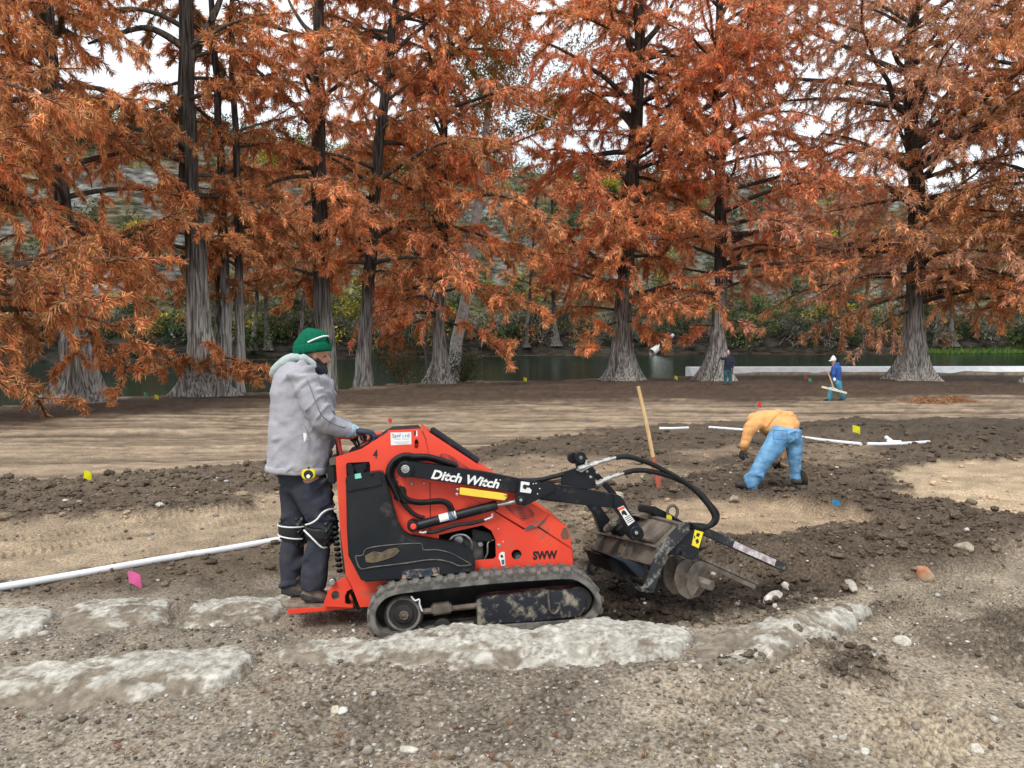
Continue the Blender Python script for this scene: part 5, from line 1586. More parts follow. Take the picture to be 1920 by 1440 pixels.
# stickers and lettering
st = plate('name_sticker', [(732, 811), (771, 810), (771.5, 833), (733, 835)], -.0016, -.0004, M_white, bevel=0)
text_on('sticker_lettering', 'Sanf   rd', FM(735.5, 820.5, -.0016), FM(767.5, 819.8, -.0016), UPV, M_blueink, st, 0.034, bold=.005, off=.0008)
plate('sticker_drop', [(755.5, 815), (757, 817.5), (756.4, 819.8), (754.8, 819.8), (754.2, 817.5)], -.003, -.0022, mat('drop_blue', (.25, .5, .7), rough=.5), st, bevel=0)
text_on('sticker_lettering', 'Water Works', FM(739, 824.6, -.0016), FM(766, 824.0, -.0016), UPV, mat('pale_ink', (.3, .36, .4), rough=.6), st, 0.0125, off=.0008)
for y_, x0_, x1_ in ((829, 738, 767), (832, 743, 762)):
    plate('sticker_line', [(x0_, y_ - .5), (x1_, y_ - .9), (x1_, y_ + .1), (x0_, y_ + .5)], -.0026, -.0018, mat('grey_ink', (.45, .48, .5), rough=.6), st, bevel=0)
text_on('fleet_number', '4', FM(699.5, 859, 0), FM(708.5, 858.6, 0), UPV, M_ink, loader, 0.073, bold=.03, shear=.1)
text_on('side_lettering', 'SWW', FM(999, 1048.5, 0), FM(1045, 1046.5, 0), UPV, M_ink, loader, 0.07, bold=.05)
sk = plate('torn_sticker', [(936, 1039), (940, 1035), (946, 1035), (947.5, 1060), (940, 1061), (938, 1052), (935, 1047)], -.0016, -.0004, M_white, bevel=0)
plate('sticker_print', [(940, 1050), (945.5, 1049), (946, 1058), (941, 1058.5)], -.0026, -.0018, M_blueink, sk, bevel=0)
plate('sticker_print', [(938, 1041), (942, 1040), (944, 1045), (940, 1046)], -.0026, -.0018, M_ink, sk, bevel=0)
plate('slot_decal', [(777, 808), (782, 807), (783, 818), (779, 818)], -.0016, -.0004, M_white, bevel=0)
plate('slot_decal', [(776.5, 808), (780, 807.5), (780, 816), (777, 818)], -.0024, -.0017, M_ink, bevel=0)
for a_, b_ in ((933, 992), (942, 1016), (731, 1093)):
    plate('paint_chip', [(a_, b_), (a_ + 2.2, b_ - 2), (a_ + 2.6, b_ - 1), (a_ + .6, b_ + 1.2)], -.0016, -.0004, M_white, bevel=0)

# rear platform
pf = plate('platform', [(538, 1143), (606, 1138.5), (662, 1134), (662, 1141), (541, 1153)], 0.06, 0.42, M_red, bevel=0.004)
plate('platform_tread', [(535, 1139), (606, 1134.5), (640, 1132), (640, 1136), (537, 1144)], 0.07, 0.41, mat('muddy_tread', (.28, .21, .16), (.17, .12, .09), scale=20, rough=.95, bump=.004), pf, bevel=0.003)
for w in (0.03, 0.42):
    o = plate('platform_guard', [(606, 1138), (608, 1128), (611, 1119), (616, 1107), (623, 1098), (634, 1089), (648, 1081), (654, 1090), (660, 1104), (651, 1109), (647, 1118), (647, 1132), (662, 1135), (662, 1140)], w, w + .012, M_red, pf, holes=[ring_px(629, 1117, 7.5, 9)], bevel=0.003)
mb = MB()
mb.tube(spline([FM(658, 1104, .1), FM(651, 1112, .1), FM(650, 1122, .1), FM(654, 1130, .1)]), .016, 8)
mb.tube([FM(660, 1110, .12), FM(674, 1142, .12)], .014, 8)
mb.build('platform_spring', M_hose, pf, smooth=True)
disc(MB(), 623, 1092, .0, .05, .02).build('bolt', M_steel, pf, smooth=True)
plate('chassis', [(661, 1103), (675, 1139), (697, 1138), (760, 1105), (900, 1092), (1077, 1080), (1077, 1110), (900, 1135), (720, 1175), (695, 1170)], 0.10, 0.50, M_dark, bevel=0)

# rubber track on each side
def track(w_out, w_in, label=None):
    outer = [(747, 1104), (785, 1099), (830, 1094), (900, 1087), (960, 1082), (1020, 1078), (1062, 1076), (1084, 1079), (1106, 1092), (1121, 1108), (1128, 1124), (1128, 1142), (1116, 1160), (1090, 1174), (1000, 1180), (900, 1188), (800, 1196), (740, 1200), (712, 1195), (697, 1180), (693, 1160), (697, 1138), (710, 1120), (726, 1110)]
    wf = w_out
    pc = spline(FM.loop(outer, wf), 4, closed=True)
    ctr = sum(pc, Vector()) / len(pc)
    wv = LV * (w_in - w_out)
    th = 0.034
    nrm = []
    m = len(pc)
    for i in range(m):
        t = (pc[(i + 1) % m] - pc[i - 1]).normalized()
        n_ = t.cross(LV).normalized()
        if n_.dot(pc[i] - ctr) < 0: n_ = -n_
        nrm.append(n_)
    inn = [p - n_ * th for p, n_ in zip(pc, nrm)]
    mb = MB()
    V = []
    for a, b in zip(pc, inn): V += [a, a + wv, b + wv, b]
    F = []
    for i in range(m):
        j = (i + 1) % m
        for k in range(4):
            k2 = (k + 1) % 4
            F.append((4 * i + k, 4 * i + k2, 4 * j + k2, 4 * j + k))
    mb.add(V, F)
    tr = mb.build('rubber_track', M_rubber, loader, bevel=0.004)
    if label: tr['label'] = label
    # lugs along the belt, one shared mesh
    L = [0]
    for i in range(m): L.append(L[-1] + (pc[(i + 1) % m] - pc[i]).length)
    n_l = int(L[-1] / 0.072)
    wd = (w_in - w_out)
    lm = bpy.data.meshes.new('tread_lug')
    bm = bmesh.new()
    h = 0.017
    prof = [(-.027, 0), (-.019, h), (.012, h), (.024, 0)]
    for yy_, sh in ((0.004, 0.0), (wd * .45, 0.018), (wd * .5, 0.02), (wd - .004, 0.0)):
        for x_, z_ in prof: bm.verts.new((x_ + sh, yy_, z_))
    bm.verts.ensure_lookup_table()
    for i in range(3):
        for k in range(3): bm.faces.new([bm.verts[i * 4 + k], bm.verts[i * 4 + k + 1], bm.verts[i * 4 + 5 + k], bm.verts[i * 4 + 4 + k]])
    bm.faces.new([bm.verts[k] for k in range(4)])
    bm.faces.new([bm.verts[12 + k] for k in (3, 2, 1, 0)])
    bmesh.ops.recalc_face_normals(bm, faces=bm.faces)
    bm.to_mesh(lm); bm.free()
    lm.materials.append(M_rubber)
    for k in range(n_l):
        s = L[-1] * (k + .3) / n_l
        i = max(j for j in range(m) if L[j] <= s)
        u = (s - L[i]) / (L[i + 1] - L[i])
        p = pc[i].lerp(pc[(i + 1) % m], u)
        t = (pc[(i + 1) % m] - pc[i]).normalized()
        n_ = t.cross(LV)
        if n_.dot(p - ctr) < 0: n_ = -n_
        y_ = LV
        x_ = y_.cross(n_)
        o = bpy.data.objects.new('tread_lug', lm)
        COL.objects.link(o)
        M = Matrix((x_, y_, n_)).transposed().to_4x4()
        M.translation = p - n_ * .002 - ORG[loader.name]
        o.parent = tr
        o.matrix_local = M
    # wheels and roller frame
    zi = w_out + .035
    sp = disc(disc(MB(), 757, 1152, zi + .02, zi + .12, .118, n=32), 757, 1152, zi, zi + .05, .055).build('drive_sprocket', M_rusty if False else M_dark, tr, smooth=True)
    disc(disc(MB(), 757, 1155, zi - .012, zi + .04, .030, n=8), 757, 1155, zi - .02, zi, .012, n=6).build('sprocket_hub', M_rusty, sp)
    MB().tube([FM(757 + 30 * math.cos(t), 1152 + 30 * math.sin(t), zi + .018) for t in np.linspace(0, 6.28, 24)[:-1]], .009, 6, closed=True).build('sprocket_rim', M_rubber, sp, smooth=True)
    disc(MB(), 1085, 1126, zi + .01, zi + .12, .085, n=32).build('idler_wheel', M_dark, tr, smooth=True)
    fr = plate('roller_frame', [(895, 1127), (905, 1121), (1000, 1112), (1030, 1108), (1076, 1106), (1092, 1110), (1099, 1120), (1098, 1140), (1088, 1156), (1000, 1166), (895, 1172)], zi - .012, zi + .10, M_wornband, tr, bevel=0.01)
    plate('tensioner', [(808, 1137), (846, 1132), (850, 1150), (810, 1156)], zi + .0, zi + .08, M_rusty, tr, bevel=0.012)
    MB().tube([FM(790, 1147, zi + .04), FM(900, 1135, zi + .04)], .018, 10).build('tension_rod', M_rusty, tr, smooth=True)
    MB().tube(spline([FM(1028, 1112, zi - .015), FM(1029, 1130, zi - .02), FM(1032, 1146, zi - .02), FM(1040, 1150, zi - .02), FM(1047, 1143, zi - .02)]), .008, 8).build('tie_ring', M_rusty, fr, smooth=True)
    for a_, b_ in ((830, 1168), (905, 1164), (980, 1158), (1045, 1154)):
        disc(MB(), a_, b_ + 8, zi + .02, zi + .1, .05).build('road_roller', M_dark, tr, smooth=True)
    MB().tube(spline([FM(771, 1118, zi - .004), FM(778, 1126, zi - .006), FM(786, 1124, zi - .01), FM(787, 1134, zi - .006), FM(792, 1146, zi - .004)], 5), .005, 6).build('torn_seal', M_white, tr, smooth=True)
    return tr


track(-0.25, -0.03)
track(0.59, 0.81, 'far track, almost hidden behind the body')

# couplers, roller and hoses on the arm
cp = plate('coupler_bracket', [(1053, 887), (1085, 876.5), (1102, 876), (1111, 888), (1117, 897), (1116, 915), (1100, 918), (1053, 909)], -.07, -.045, M_black, bevel=0.003)
mb = MB()
disc(mb, 1089, 858, -.075, -.03, .037); disc(mb, 1076, 859, .0, .04, .037)
mb.prism(FM.loop([(1077, 860), (1101, 858), (1107, 878), (1084, 884)], -.04), LV * .03)
mb.build('hose_roller', M_black, cp, smooth=True)
disc(MB(), 1089.5, 858.5, -.08, -.07, .013).build('roller_pin', M_rusty, cp, smooth=True)
MB().bar(FM(1106, 878, .05), FM(1152, 928, .05), .035, .05, LV).build('guide_link', M_black, cp, bevel=.004)
mb = MB()
for pts in ([(1084, 879), (1108, 872), (1132, 864), (1157, 857.5)], [(1118, 908), (1132, 901), (1150, 893), (1172, 887)]):
    q = [FM(a, b, -.09) for a, b in pts]
    mb.tube(q, [.014, .012, .011, .009], 10)
    for i, rr in ((0, .018), (1, .017), (2, .014)):
        d = (q[i + 1] - q[i]).normalized()
        mb.tube([q[i], q[i] + d * .045], rr, 8)
mb.prism(FM.loop([(1080, 881), (1105, 868), (1112, 873), (1090, 886)], -.1), LV * .03)
mb.tube([FM(1098, 872, -.09), FM(1101, 862, -.09)], .008)
mb.build('hose_coupling', M_steel, cp, bevel=.002)
for a_, b_ in ((1101, 884), (1108, 895), (1120, 886)):
    disc(MB(), a_, b_, -.085, -.07, .01).build('bolt', M_steel, cp, smooth=True)
MB().tube(spline([FM(960, 900, -.02), FM(985, 901, -.03), FM(1015, 899, -.05), FM(1040, 893, -.06), FM(1056, 889, -.065)]), .015, 8).build('hydraulic_hose', M_hose, loader, smooth=True)
MB().tube(spline([FM(1000, 905, -.02), FM(1030, 904, -.03), FM(1055, 901, -.05)]), .012, 8).build('hydraulic_hose', mat('brown_hose', (.09, .05, .035), rough=.7), loader, smooth=True)

# ------------------------------------------------------------------ trencher attachment
A0 = FM(1194, 1000, -.09)
FA = Frame(A0, R(16), R(8))
LA = FA.l
trencher = thing('trencher_attachment', FA(1235, 1100, .3), 'black trencher attachment with spoil auger and restraint bar, held by the red loader', 'trencher')
T = lambda *a, **k: plate(*a, parent=trencher, frame=FA, **k)


def quad_slab(name, q, th, m, parent=trencher, bevel=0.003):
    """Four world points thickened along their normal."""
    q = [Vector(p) for p in q]
    n = (q[1] - q[0]).cross(q[3] - q[0]).normalized() * th
    return MB().box8(q + [p + n for p in q]).build(name, m, parent, bevel=bevel)


WF, WN = 0.72, -0.10
ft, nt_, nb_, fb = FA(1121, 1001, WF), FA(1232, 1028, WN), FA(1222, 1059, WN), FA(1111, 1032, WF)
channel = quad_slab('mount_channel', [ft, nt_, nb_, fb], .02, M_brownsteel)
rim = (ft - fb).normalized()
out = (nt_ - ft).cross(nb_ - nt_).normalized()
if out.y > 0: out = -out
MB().bar(ft + rim * .006, nt_ + rim * .006, .075, .014, rim).build('channel_rim', M_rusty, channel, bevel=.002)
MB().bar(fb, nb_, .06, .012, rim).build('channel_rim', M_rusty, channel, bevel=.002)
for f in (.16, .42, .6):
    a, b = ft.lerp(nt_, f), fb.lerp(nb_, f)
    MB().add([a, b, b + out * .045, a + out * .02, a + LA * .012, b + LA * .012, b + out * .045 + LA * .012, a + out * .02 + LA * .012], [(0, 1, 2, 3), (7, 6, 5, 4), (0, 4, 5, 1), (1, 5, 6, 2), (2, 6, 7, 3), (3, 7, 4, 0)]).build('stiffener', M_brownsteel, channel)
a = fb.lerp(ft, .5).lerp(nb_.lerp(nt_, .5), .52)
MB().lathe(a + out * .0, out, [(0, .035), (.02, .035), (.022, .0)], 18).build('pin_eye', M_brownsteel, channel, smooth=True)
ft2, nt2 = FA(1165, 956, WF), FA(1277, 985, WN)
quad_slab('mount_plate', [ft2, nt2, nt_, ft], .014, M_brownsteel)
MB().bar(ft2, nt2, .03, .03, LV).build('plate_rim', M_rusty, trencher, bevel=.003)
for f, g, hgt in ((.22, .30, .05), (.33, .41, .05), (.62, .92, .03)):
    q = [ft2.lerp(nt2, f).lerp(ft.lerp(nt_, f), .12), ft2.lerp(nt2, g).lerp(ft.lerp(nt_, g), .12), ft2.lerp(nt2, g).lerp(ft.lerp(nt_, g), .9), ft2.lerp(nt2, f).lerp(ft.lerp(nt_, f), .9)]
    nn = (q[1] - q[0]).cross(q[3] - q[0]).normalized()
    if nn.z < 0: nn = -nn
    MB().box8([p for p in q] + [p + nn * hgt for p in q]).build('plate_block', M_brownsteel if f > .5 else M_black, trencher, bevel=.006)
sp = MB()
a, b = FA(1137, 995, .5), FA(1150, 980, .42)
for k in range(26):
    pass
dv = (b - a)
x_ = dv.orthogonal().normalized(); y_ = dv.normalized().cross(x_)
sp.tube([a + dv * (k / 40) + (x_ * math.cos(k * .95) + y_ * math.sin(k * .95)) * .022 for k in range(41)], .007, 6)
sp.tube([a, b], .012, 8)
sp.build('coil_spring', M_rusty, trencher, smooth=True)
# near side plate with its foot, far leg
nearp = T('side_plate', [(1293, 984), (1288, 979), (1276, 981), (1233, 1026), (1224, 1054), (1207, 1099), (1203, 1106), (1196, 1103), (1194, 1098), (1190, 1099), (1192, 1105), (1203, 1110), (1224, 1112), (1229, 1103), (1247, 1053), (1250, 1041), (1293, 997)], -0.13, -0.118, M_worn, bevel=0.003)
MB().box8([FA(1193, 1098, -.13), FA(1228, 1103, -.13), FA(1228, 1103, -.02), FA(1193, 1098, -.02), FA(1192, 1103, -.13), FA(1226, 1111, -.13), FA(1226, 1111, -.02), FA(1192, 1103, -.02)]).build('skid_foot', M_worn, nearp, bevel=.004)
gear = T('chain_case', [(1291, 990), (1300, 995), (1321, 998), (1316, 1018), (1309, 1043), (1278, 1041), (1256, 1041), (1252, 1034)], -0.10, 0.06, M_black, bevel=0.006)
dcl = T('safety_decal', [(1303, 993), (1319, 998), (1310, 1028), (1297, 1022), (1300, 1008)], -.1035, -.1015, M_tag, bevel=0)
dcl.parent = gear
for pts in ([(1307, 999), (1313, 1001), (1310, 1007), (1305, 1005)], [(1304, 1012), (1309, 1010), (1311, 1017), (1306, 1020)], [(1302, 1003), (1304, 1008), (1301, 1010)]):
    o = T('decal_print', pts, -.1045, -.1036, M_ink, bevel=0); o.parent = dcl
T('far_leg', [(1111, 1032), (1126, 1034), (1116, 1074), (1113, 1078), (1099, 1073), (1102, 1062)], .70, .72, M_worn, bevel=.003)
MB().box8([FA(1098, 1071, .72), FA(1114, 1076, .72), FA(1114, 1076, .60), FA(1098, 1071, .60), FA(1098, 1075, .72), FA(1114, 1080, .72), FA(1114, 1080, .60), FA(1098, 1075, .60)]).build('skid_foot', M_worn, trencher, bevel=.003)
T('drive_housing', [(1140, 1040), (1218, 1062), (1208, 1078), (1199, 1084), (1172, 1056)], .02, .40, mat('dark_blue_steel', (.01, .016, .032), (.018, .022, .034), rough=.5), bevel=.006)
T('drive_motor', [(1140, 1046), (1175, 1056), (1196, 1084), (1150, 1074)], .2, .62, M_dark, bevel=.01)
T('side_guard', [(1278, 1033), (1283, 1034), (1306, 1043), (1304, 1049), (1296, 1050), (1278, 1042)], -.15, -.12, M_black, bevel=.003)
# spoil auger: shaft, hexagonal end and a helical flight
ax0, ax1 = FA(1210, 1058, .36), FA(1328, 1096, -.18)
axd = (ax1 - ax0)
alen = axd.length
axd.normalize()
bx_ = Vector((0, 0, 1)) - axd * axd.z
bx_.normalize()
by_ = axd.cross(bx_)
auger = MB().tube([ax0, ax1 - axd * .04], .034, 14).build('auger_shaft', M_rusty, trencher, smooth=True)
MB().lathe(ax1 - axd * .05, axd, [(0, .036), (.075, .036), (.08, .03)], 6).build('hex_end', M_rusty, auger)
V, F = [], []
turns, nseg, ro = 3.0, 96, 0.125
s0, s1 = alen - .36, alen - .05
for k in range(nseg + 1):
    t = k / nseg
    a = 2 * math.pi * turns * t + 2.2
    c = ax0 + axd * (s0 + (s1 - s0) * t)
    dr_ = bx_ * math.cos(a) + by_ * math.sin(a)
    jit = 1 + .02 * math.sin(k * 1.7)
    for rr, th in ((.03, -.005), (ro * jit, -.004), (ro * jit, .004), (.03, .005)):
        V.append(c + dr_ * rr + axd * th)
for k in range(nseg):
    for j in range(4):
        j2 = (j + 1) % 4
        F.append((4 * k + j, 4 * k + j2, 4 * k + 4 + j2, 4 * k + 4 + j))
F += [(0, 3, 2, 1), (4 * nseg, 4 * nseg + 1, 4 * nseg + 2, 4 * nseg + 3)]
MB().add(V, F).build('auger_flight', M_rusty, auger, smooth=True, angle=50)
# digging boom with chain
b0, b1 = FA(1296, 1046, .02), FA(1416, 1100, -.06)
boom = MB().bar(b0, b1, .03, .035).build('digging_boom', M_rusty, trencher, bevel=.004)
bd = (b1 - b0).normalized()
bu = bd.cross(LA).normalized()
if bu.z < 0: bu = -bu
mb = MB()
nl = 17
for k in range(nl):
    p = b0 + (b1 - b0) * ((k + .5) / nl) + bu * .026
    mb.bar(p - bd * .02, p + bd * .02, .05, .02, bu)
    if k % 2 == 0:
        mb.bar(p, p + bu * .022 + bd * .02, .014, .02, LA)
mb.build('digging_chain', M_rusty, boom, bevel=.002)
# restraint bar
r0_, r1_ = FA(1318, 995, .02), FA(1470, 1064, -.02)
bar = MB().bar(r0_, r1_, .05, .055, bu).build('restraint_bar', M_worn, trencher, bevel=.004)
c0, c1 = r0_.lerp(r1_, .35), r0_.lerp(r1_, .86)
tn = (r1_ - r0_).normalized()
MB().box8([c0 - LA * .028 - bu * .022, c1 - LA * .028 - bu * .02, c1 - LA * .028 + bu * .022, c0 - LA * .028 + bu * .022, c0 - LA * .0255 - bu * .022, c1 - LA * .0255 - bu * .02, c1 - LA * .0255 + bu * .022, c0 - LA * .0255 + bu * .022]).build('scraped_strip', mat('scraped_metal', (.62, .58, .58), (.34, .26, .27), scale=26, rough=.5, dirt=(.05, .05, .05), dirt_amt=.2, dirt_scale=30), bar)
# lifting ring, tag, bracket on top
MB().tube(spline([FA(1252, 968, .2), FA(1252, 956, .2), (FA(1257, 949, .2)), FA(1264, 948, .2), FA(1270, 955, .2), FA(1269, 966, .2), FA(1264, 971, .2)], 6), .011, 8).build('lifting_ring', M_rusty, trencher, smooth=True)
T('yellow_tag', [(1250, 966), (1257, 965), (1260, 969), (1259, 982), (1250, 981)], .17, .175, M_tag, bevel=0)
T('top_bracket', [(1223, 952), (1227, 949), (1258, 964), (1290, 984), (1280, 986), (1245, 972), (1222, 962)], .22, .45, M_black, bevel=.005)
T('top_plate', [(1194, 968), (1222, 960), (1240, 966), (1215, 976)], .3, .5, M_brownsteel, bevel=.003)
mb = MB()
for q in ([(1283, 985), (1293, 982), (1303, 986)], [(1288, 990), (1300, 990)]):
    mb.tube([FA(a, b, -.02) for a, b in q], .013, 8)
mb.build('hose_fitting', M_black, trencher, smooth=True)
for pts, w in (([(1155, 858), (1172, 856), (1190, 859), (1224, 871), (1255, 887), (1280, 902), (1302, 918), (1324, 942), (1337, 962), (1339, 974), (1331, 985), (1318, 990), (1302, 988)], -.10),
               ([(1170, 887), (1186, 883), (1204, 882), (1222, 884), (1246, 890), (1280, 903), (1310, 922), (1330, 944), (1344, 962), (1342, 978), (1328, 987), (1312, 985), (1298, 985)], -.07)):
    n_ = len(pts)
    q = [FM(a, b, -.09) if i < 4 else (FA(a, b, w) if i > 7 else FM(a, b, -.09).lerp(FA(a, b, w), (i - 3) / 5)) for i, (a, b) in enumerate(pts)]
    MB().tube(spline(q, 6), .0165, 10).build('hydraulic_hose', M_hose, trencher, smooth=True)

# ------------------------------------------------------------------ people
FWD = Vector((1, 0.12, 0)).normalized()


def ell_tube(mb, secs, n=16, axis=None, sq=1.0, capk=1.0):
    """Closed tube of elliptical sections [(centre, ra, rb)]; ra lies along axis (made square to the path), rb across."""
    pts = [Vector(s[0]) for s in secs]
    m = len(pts)
    fw = Vector(axis) if axis is not None else FWD
    rings = []
    for i, (c, ra, rb) in enumerate(secs):
        t = (pts[min(i + 1, m - 1)] - pts[max(i - 1, 0)]).normalized()
        a = fw - t * fw.dot(t)
        if a.length < .15: a = t.orthogonal()
        a.normalize()
        b = t.cross(a)
        if i == 0:
            for o, s in ((-.85, .35), (-.5, .8)):
                rings.append((pts[i] + t * o * min(ra, rb) * capk, ra * s, rb * s, a, b))
        rings.append((pts[i], ra, rb, a, b))
        if i == m - 1:
            for o, s in ((.5, .8), (.85, .35)):
                rings.append((pts[i] + t * o * min(ra, rb) * capk, ra * s, rb * s, a, b))
    base = len(mb.v)
    for c, ra, rb, a, b in rings:
        for k in range(n):
            th = 2 * math.pi * k / n
            ct, st_ = math.cos(th), math.sin(th)
            mb.v.append(c + a * math.copysign(abs(ct) ** sq, ct) * ra + b * math.copysign(abs(st_) ** sq, st_) * rb)
    for i in range(len(rings) - 1):
        for k in range(n):
            k2 = (k + 1) % n
            mb.f.append((base + i * n + k, base + i * n + k2, base + (i + 1) * n + k2, base + (i + 1) * n + k))
    mb.f.append(tuple(base + k for k in reversed(range(n))))
    mb.f.append(tuple(base + (len(rings) - 1) * n + k for k in range(n)))
    return mb


def rt(mb, pts, rs, n=12, axis=None):
    rs = rs if isinstance(rs, (list, tuple)) else [rs] * len(pts)
    return ell_tube(mb, [(p, r, r) for p, r in zip(pts, rs)], n, axis)


def fuse(name, mb, m, parent, voxel=.012, smooth=4, wrinkle=None):
    """One continuous skin grown over all the shapes of mb."""
    org = ORG[parent.name]
    me = bpy.data.meshes.new(name)
    me.from_pydata([tuple(p - org) for p in mb.v], [], mb.f)
    bm = bmesh.new(); bm.from_mesh(me)
    bmesh.ops.recalc_face_normals(bm, faces=bm.faces)
    bm.to_mesh(me); bm.free()
    o = bpy.data.objects.new(name, me)
    COL.objects.link(o)
    r = o.modifiers.new('r', 'REMESH'); r.mode = 'VOXEL'; r.voxel_size = voxel
    s = o.modifiers.new('s', 'SMOOTH'); s.iterations = smooth; s.factor = .5
    dg = bpy.context.evaluated_depsgraph_get()
    me2 = bpy.data.meshes.new_from_object(o.evaluated_get(dg))
    bpy.data.objects.remove(o)
    me2.name = name
    if wrinkle:
        nv = len(me2.vertices)
        co = np.empty(nv * 3, np.float32); me2.vertices.foreach_get('co', co)
        no = np.empty(nv * 3, np.float32); me2.vertices.foreach_get('normal', no)
        co = co.reshape(-1, 3); no = no.reshape(-1, 3)
        co += no * wrinkle(co + np.array(org))[:, None]
        me2.vertices.foreach_set('co', co.ravel())
        me2.update()
    me2.polygons.foreach_set('use_smooth', np.ones(len(me2.polygons), bool))
    me2.materials.clear()
    return link(name, me2, m, parent)


def folds(amp, fx, fz, seed, ang=.6):
    """Cloth folds: a few slanting creases over soft swells."""
    def f(p):
        w = (fbm(p[:, 0] * 4, p[:, 2] * 4 + p[:, 1] * 3, seed + 3, 2) - .5) * 1.6
        ca, sa = math.cos(ang), math.sin(ang)
        u = p[:, 0] * ca + p[:, 2] * sa + w * .12
        v = -p[:, 0] * sa + p[:, 2] * ca + w * .10
        a = fbm(u * fx + p[:, 1] * 2, v * fz + p[:, 1] * 2, seed, 2) - .5
        r = np.clip(1 - np.abs(a) * 9, 0, 1)
        k = sstep(.42, .62, fbm(p[:, 0] * 5 + 3, p[:, 2] * 5 + p[:, 1] * 4, seed + 5, 2))
        b = fbm(p[:, 0] * 9 + p[:, 1] * 7, p[:, 2] * 9, seed + 9, 3) - .5
        return amp * (r * k * 1.1 - .25 + b * 1.3)
    return f


def hand_tubes(mb, wrist, d, down, side, s=1.0, curl=1.0, fat=1.0):
    """Palm, four unequal fingers bent round what they hold, and a thumb closing from the side."""
    wrist, d = Vector(wrist), Vector(d).normalized()
    down = (Vector(down) - d * Vector(down).dot(d)).normalized()
    side = Vector(side) - d * Vector(side).dot(d) - down * Vector(side).dot(down)
    side.normalize()
    ell_tube(mb, [(wrist - d * .02 * s, .026 * s, .022 * s), (wrist + d * .02 * s, .034 * s, .018 * s), (wrist + d * .06 * s, .041 * s, .017 * s), (wrist + d * .09 * s, .041 * s, .015 * s)], 12, side)
    for i, (ln, off) in enumerate(((.9, .031), (1.0, .011), (.94, -.010), (.76, -.029))):
        p = wrist + d * (.088 - .004 * abs(i - 1)) * s + side * off * s
        pts = [p - d * .02 * s, p]
        ang = 0
        for seg, bend in ((.040, .55), (.028, .95), (.022, .8)):
            ang += bend * curl
            p = p + (d * math.cos(ang) + down * math.sin(ang)) * seg * ln * s
            pts.append(p)
        rt(mb, pts, [k_ * s * fat for k_ in (.0105, .0105, .0098, .009, .0075)], 8)
    p = wrist + d * .02 * s + side * .03 * s
    rt(mb, [p, p + (d * .5 + side * .75 + down * .2).normalized() * .035 * s, p + (d * .8 + side * .75 + down * .7).normalized() * .06 * s, p + (d * .9 + side * .3 + down * 1.1).normalized() * .078 * s], [.014 * s, .0125 * s, .011 * s, .0085 * s], 8)


# ---- the loader operator
O = FM
px1 = 0.00351
WC = .24
op = thing('person', O(568, 1122, WC), 'man in a green beanie and grey jacket standing on the loader platform, gripping its handles', 'person', 'workers on the site')
q = lambda a, b, w=WC: O(a, b, w)
body = MB()
ell_tube(body, [(q(590, 688), .05, .05), (q(589, 676), .075, .066), (q(588, 664), .098, .076), (q(586, 652), .108, .082), (q(585, 640), .092, .072), (q(584, 633), .06, .05)], 20)
rt(body, [q(575, 705), q(580, 690), q(585, 674)], [.07, .06, .058])
ell_tube(body, [(q(594, 684), .045, .05), (q(601, 690), .036, .042), (q(606, 694), .024, .03)], 14)
ell_tube(body, [(q(606, 668), .02, .05), (q(606, 676), .024, .048), (q(606, 684), .022, .04)], 14)
rt(body, [q(612, 664), q(615, 670), q(618.5, 676), q(615, 679)], [.009, .011, .014, .010], 8)
rt(body, [q(611, 684), q(613, 686)], [.014, .012], 8)
for w in (WC - .077, WC + .077):
    ell_tube(body, [(q(589, 662, w), .016, .010), (q(590, 668, w), .018, .011), (q(591, 674, w), .012, .009)], 10)
ell_tube(body, [(q(567, 715), .10, .16), (q(564, 760), .12, .16), (q(564, 850), .11, .13), (q(568, 900), .08, .09)], 16)
for near in (1, 0):
    w0, w1, w2 = (.05, .04, .12) if near else (.53, .54, .42)
    w0, w1, w2 = w0 - .05, w1 - .05, w2 - .03
    rt(body, [q(570, 708, w0), q(592, 770, w1), q(606, 787, w1), q(640, 803, (w1 + w2) / 2), q(664, 808, w2)], [.05, .045, .04, .028, .024])
    lg = [(578, 895), (604, 975), (594, 1040), (590, 1105)] if near else [(562, 895), (552, 985), (548, 1050), (547, 1100)]
    rt(body, [q(a, b, .15 if near else .32) for a, b in lg], [.075, .055, .05, .04])
    hand_tubes(body, q(663, 808, w2), q(690, 811, w2) - q(663, 808, w2), Vector((.25, 0, -1)), LV * (1 if near else -1), .9, 1.0)
M_eye = mat('eye_white', (.34, .28, .25), (.3, .25, .22), rough=.4)
fuse('body', body, M_skin, op, .0095, 2)
MB().ball(q(608.5, 668, WC - .047), .010, .009, .006, 10, 8).build('eye', M_eye, op, smooth=True)
MB().ball(q(610, 668, WC - .052), .006, .006, .006, 8, 6).build('pupil', M_ink, op, smooth=True)
br = MB()
ell_tube(br, [(q(593, 663), .018, .080), (q(594, 672), .028, .080), (q(597, 682), .042, .073), (q(602, 690), .042, .058), (q(607, 696), .032, .042)], 14)
rt(br, [q(610, 681, WC - .03), q(614, 681), q(610, 681, WC + .03)], [.008, .010, .008], 8)
fuse('beard', br, M_beard, op, .008, 2, lambda p: (fbm(p[:, 0] * 90, p[:, 2] * 90 + p[:, 1] * 60, 5, 2) - .5) * .012)
hat = MB()
ell_tube(hat, [(q(586, 658), 34 * px1, .100), (q(585, 648), 34 * px1, .104), (q(583.5, 640), 33 * px1, .100), (q(582, 632), 29 * px1, .090), (q(579, 625), 21 * px1, .066), (q(577, 619), 11.5 * px1, .038), (q(576, 615.5), 5 * px1, .018)], 24, capk=.12)
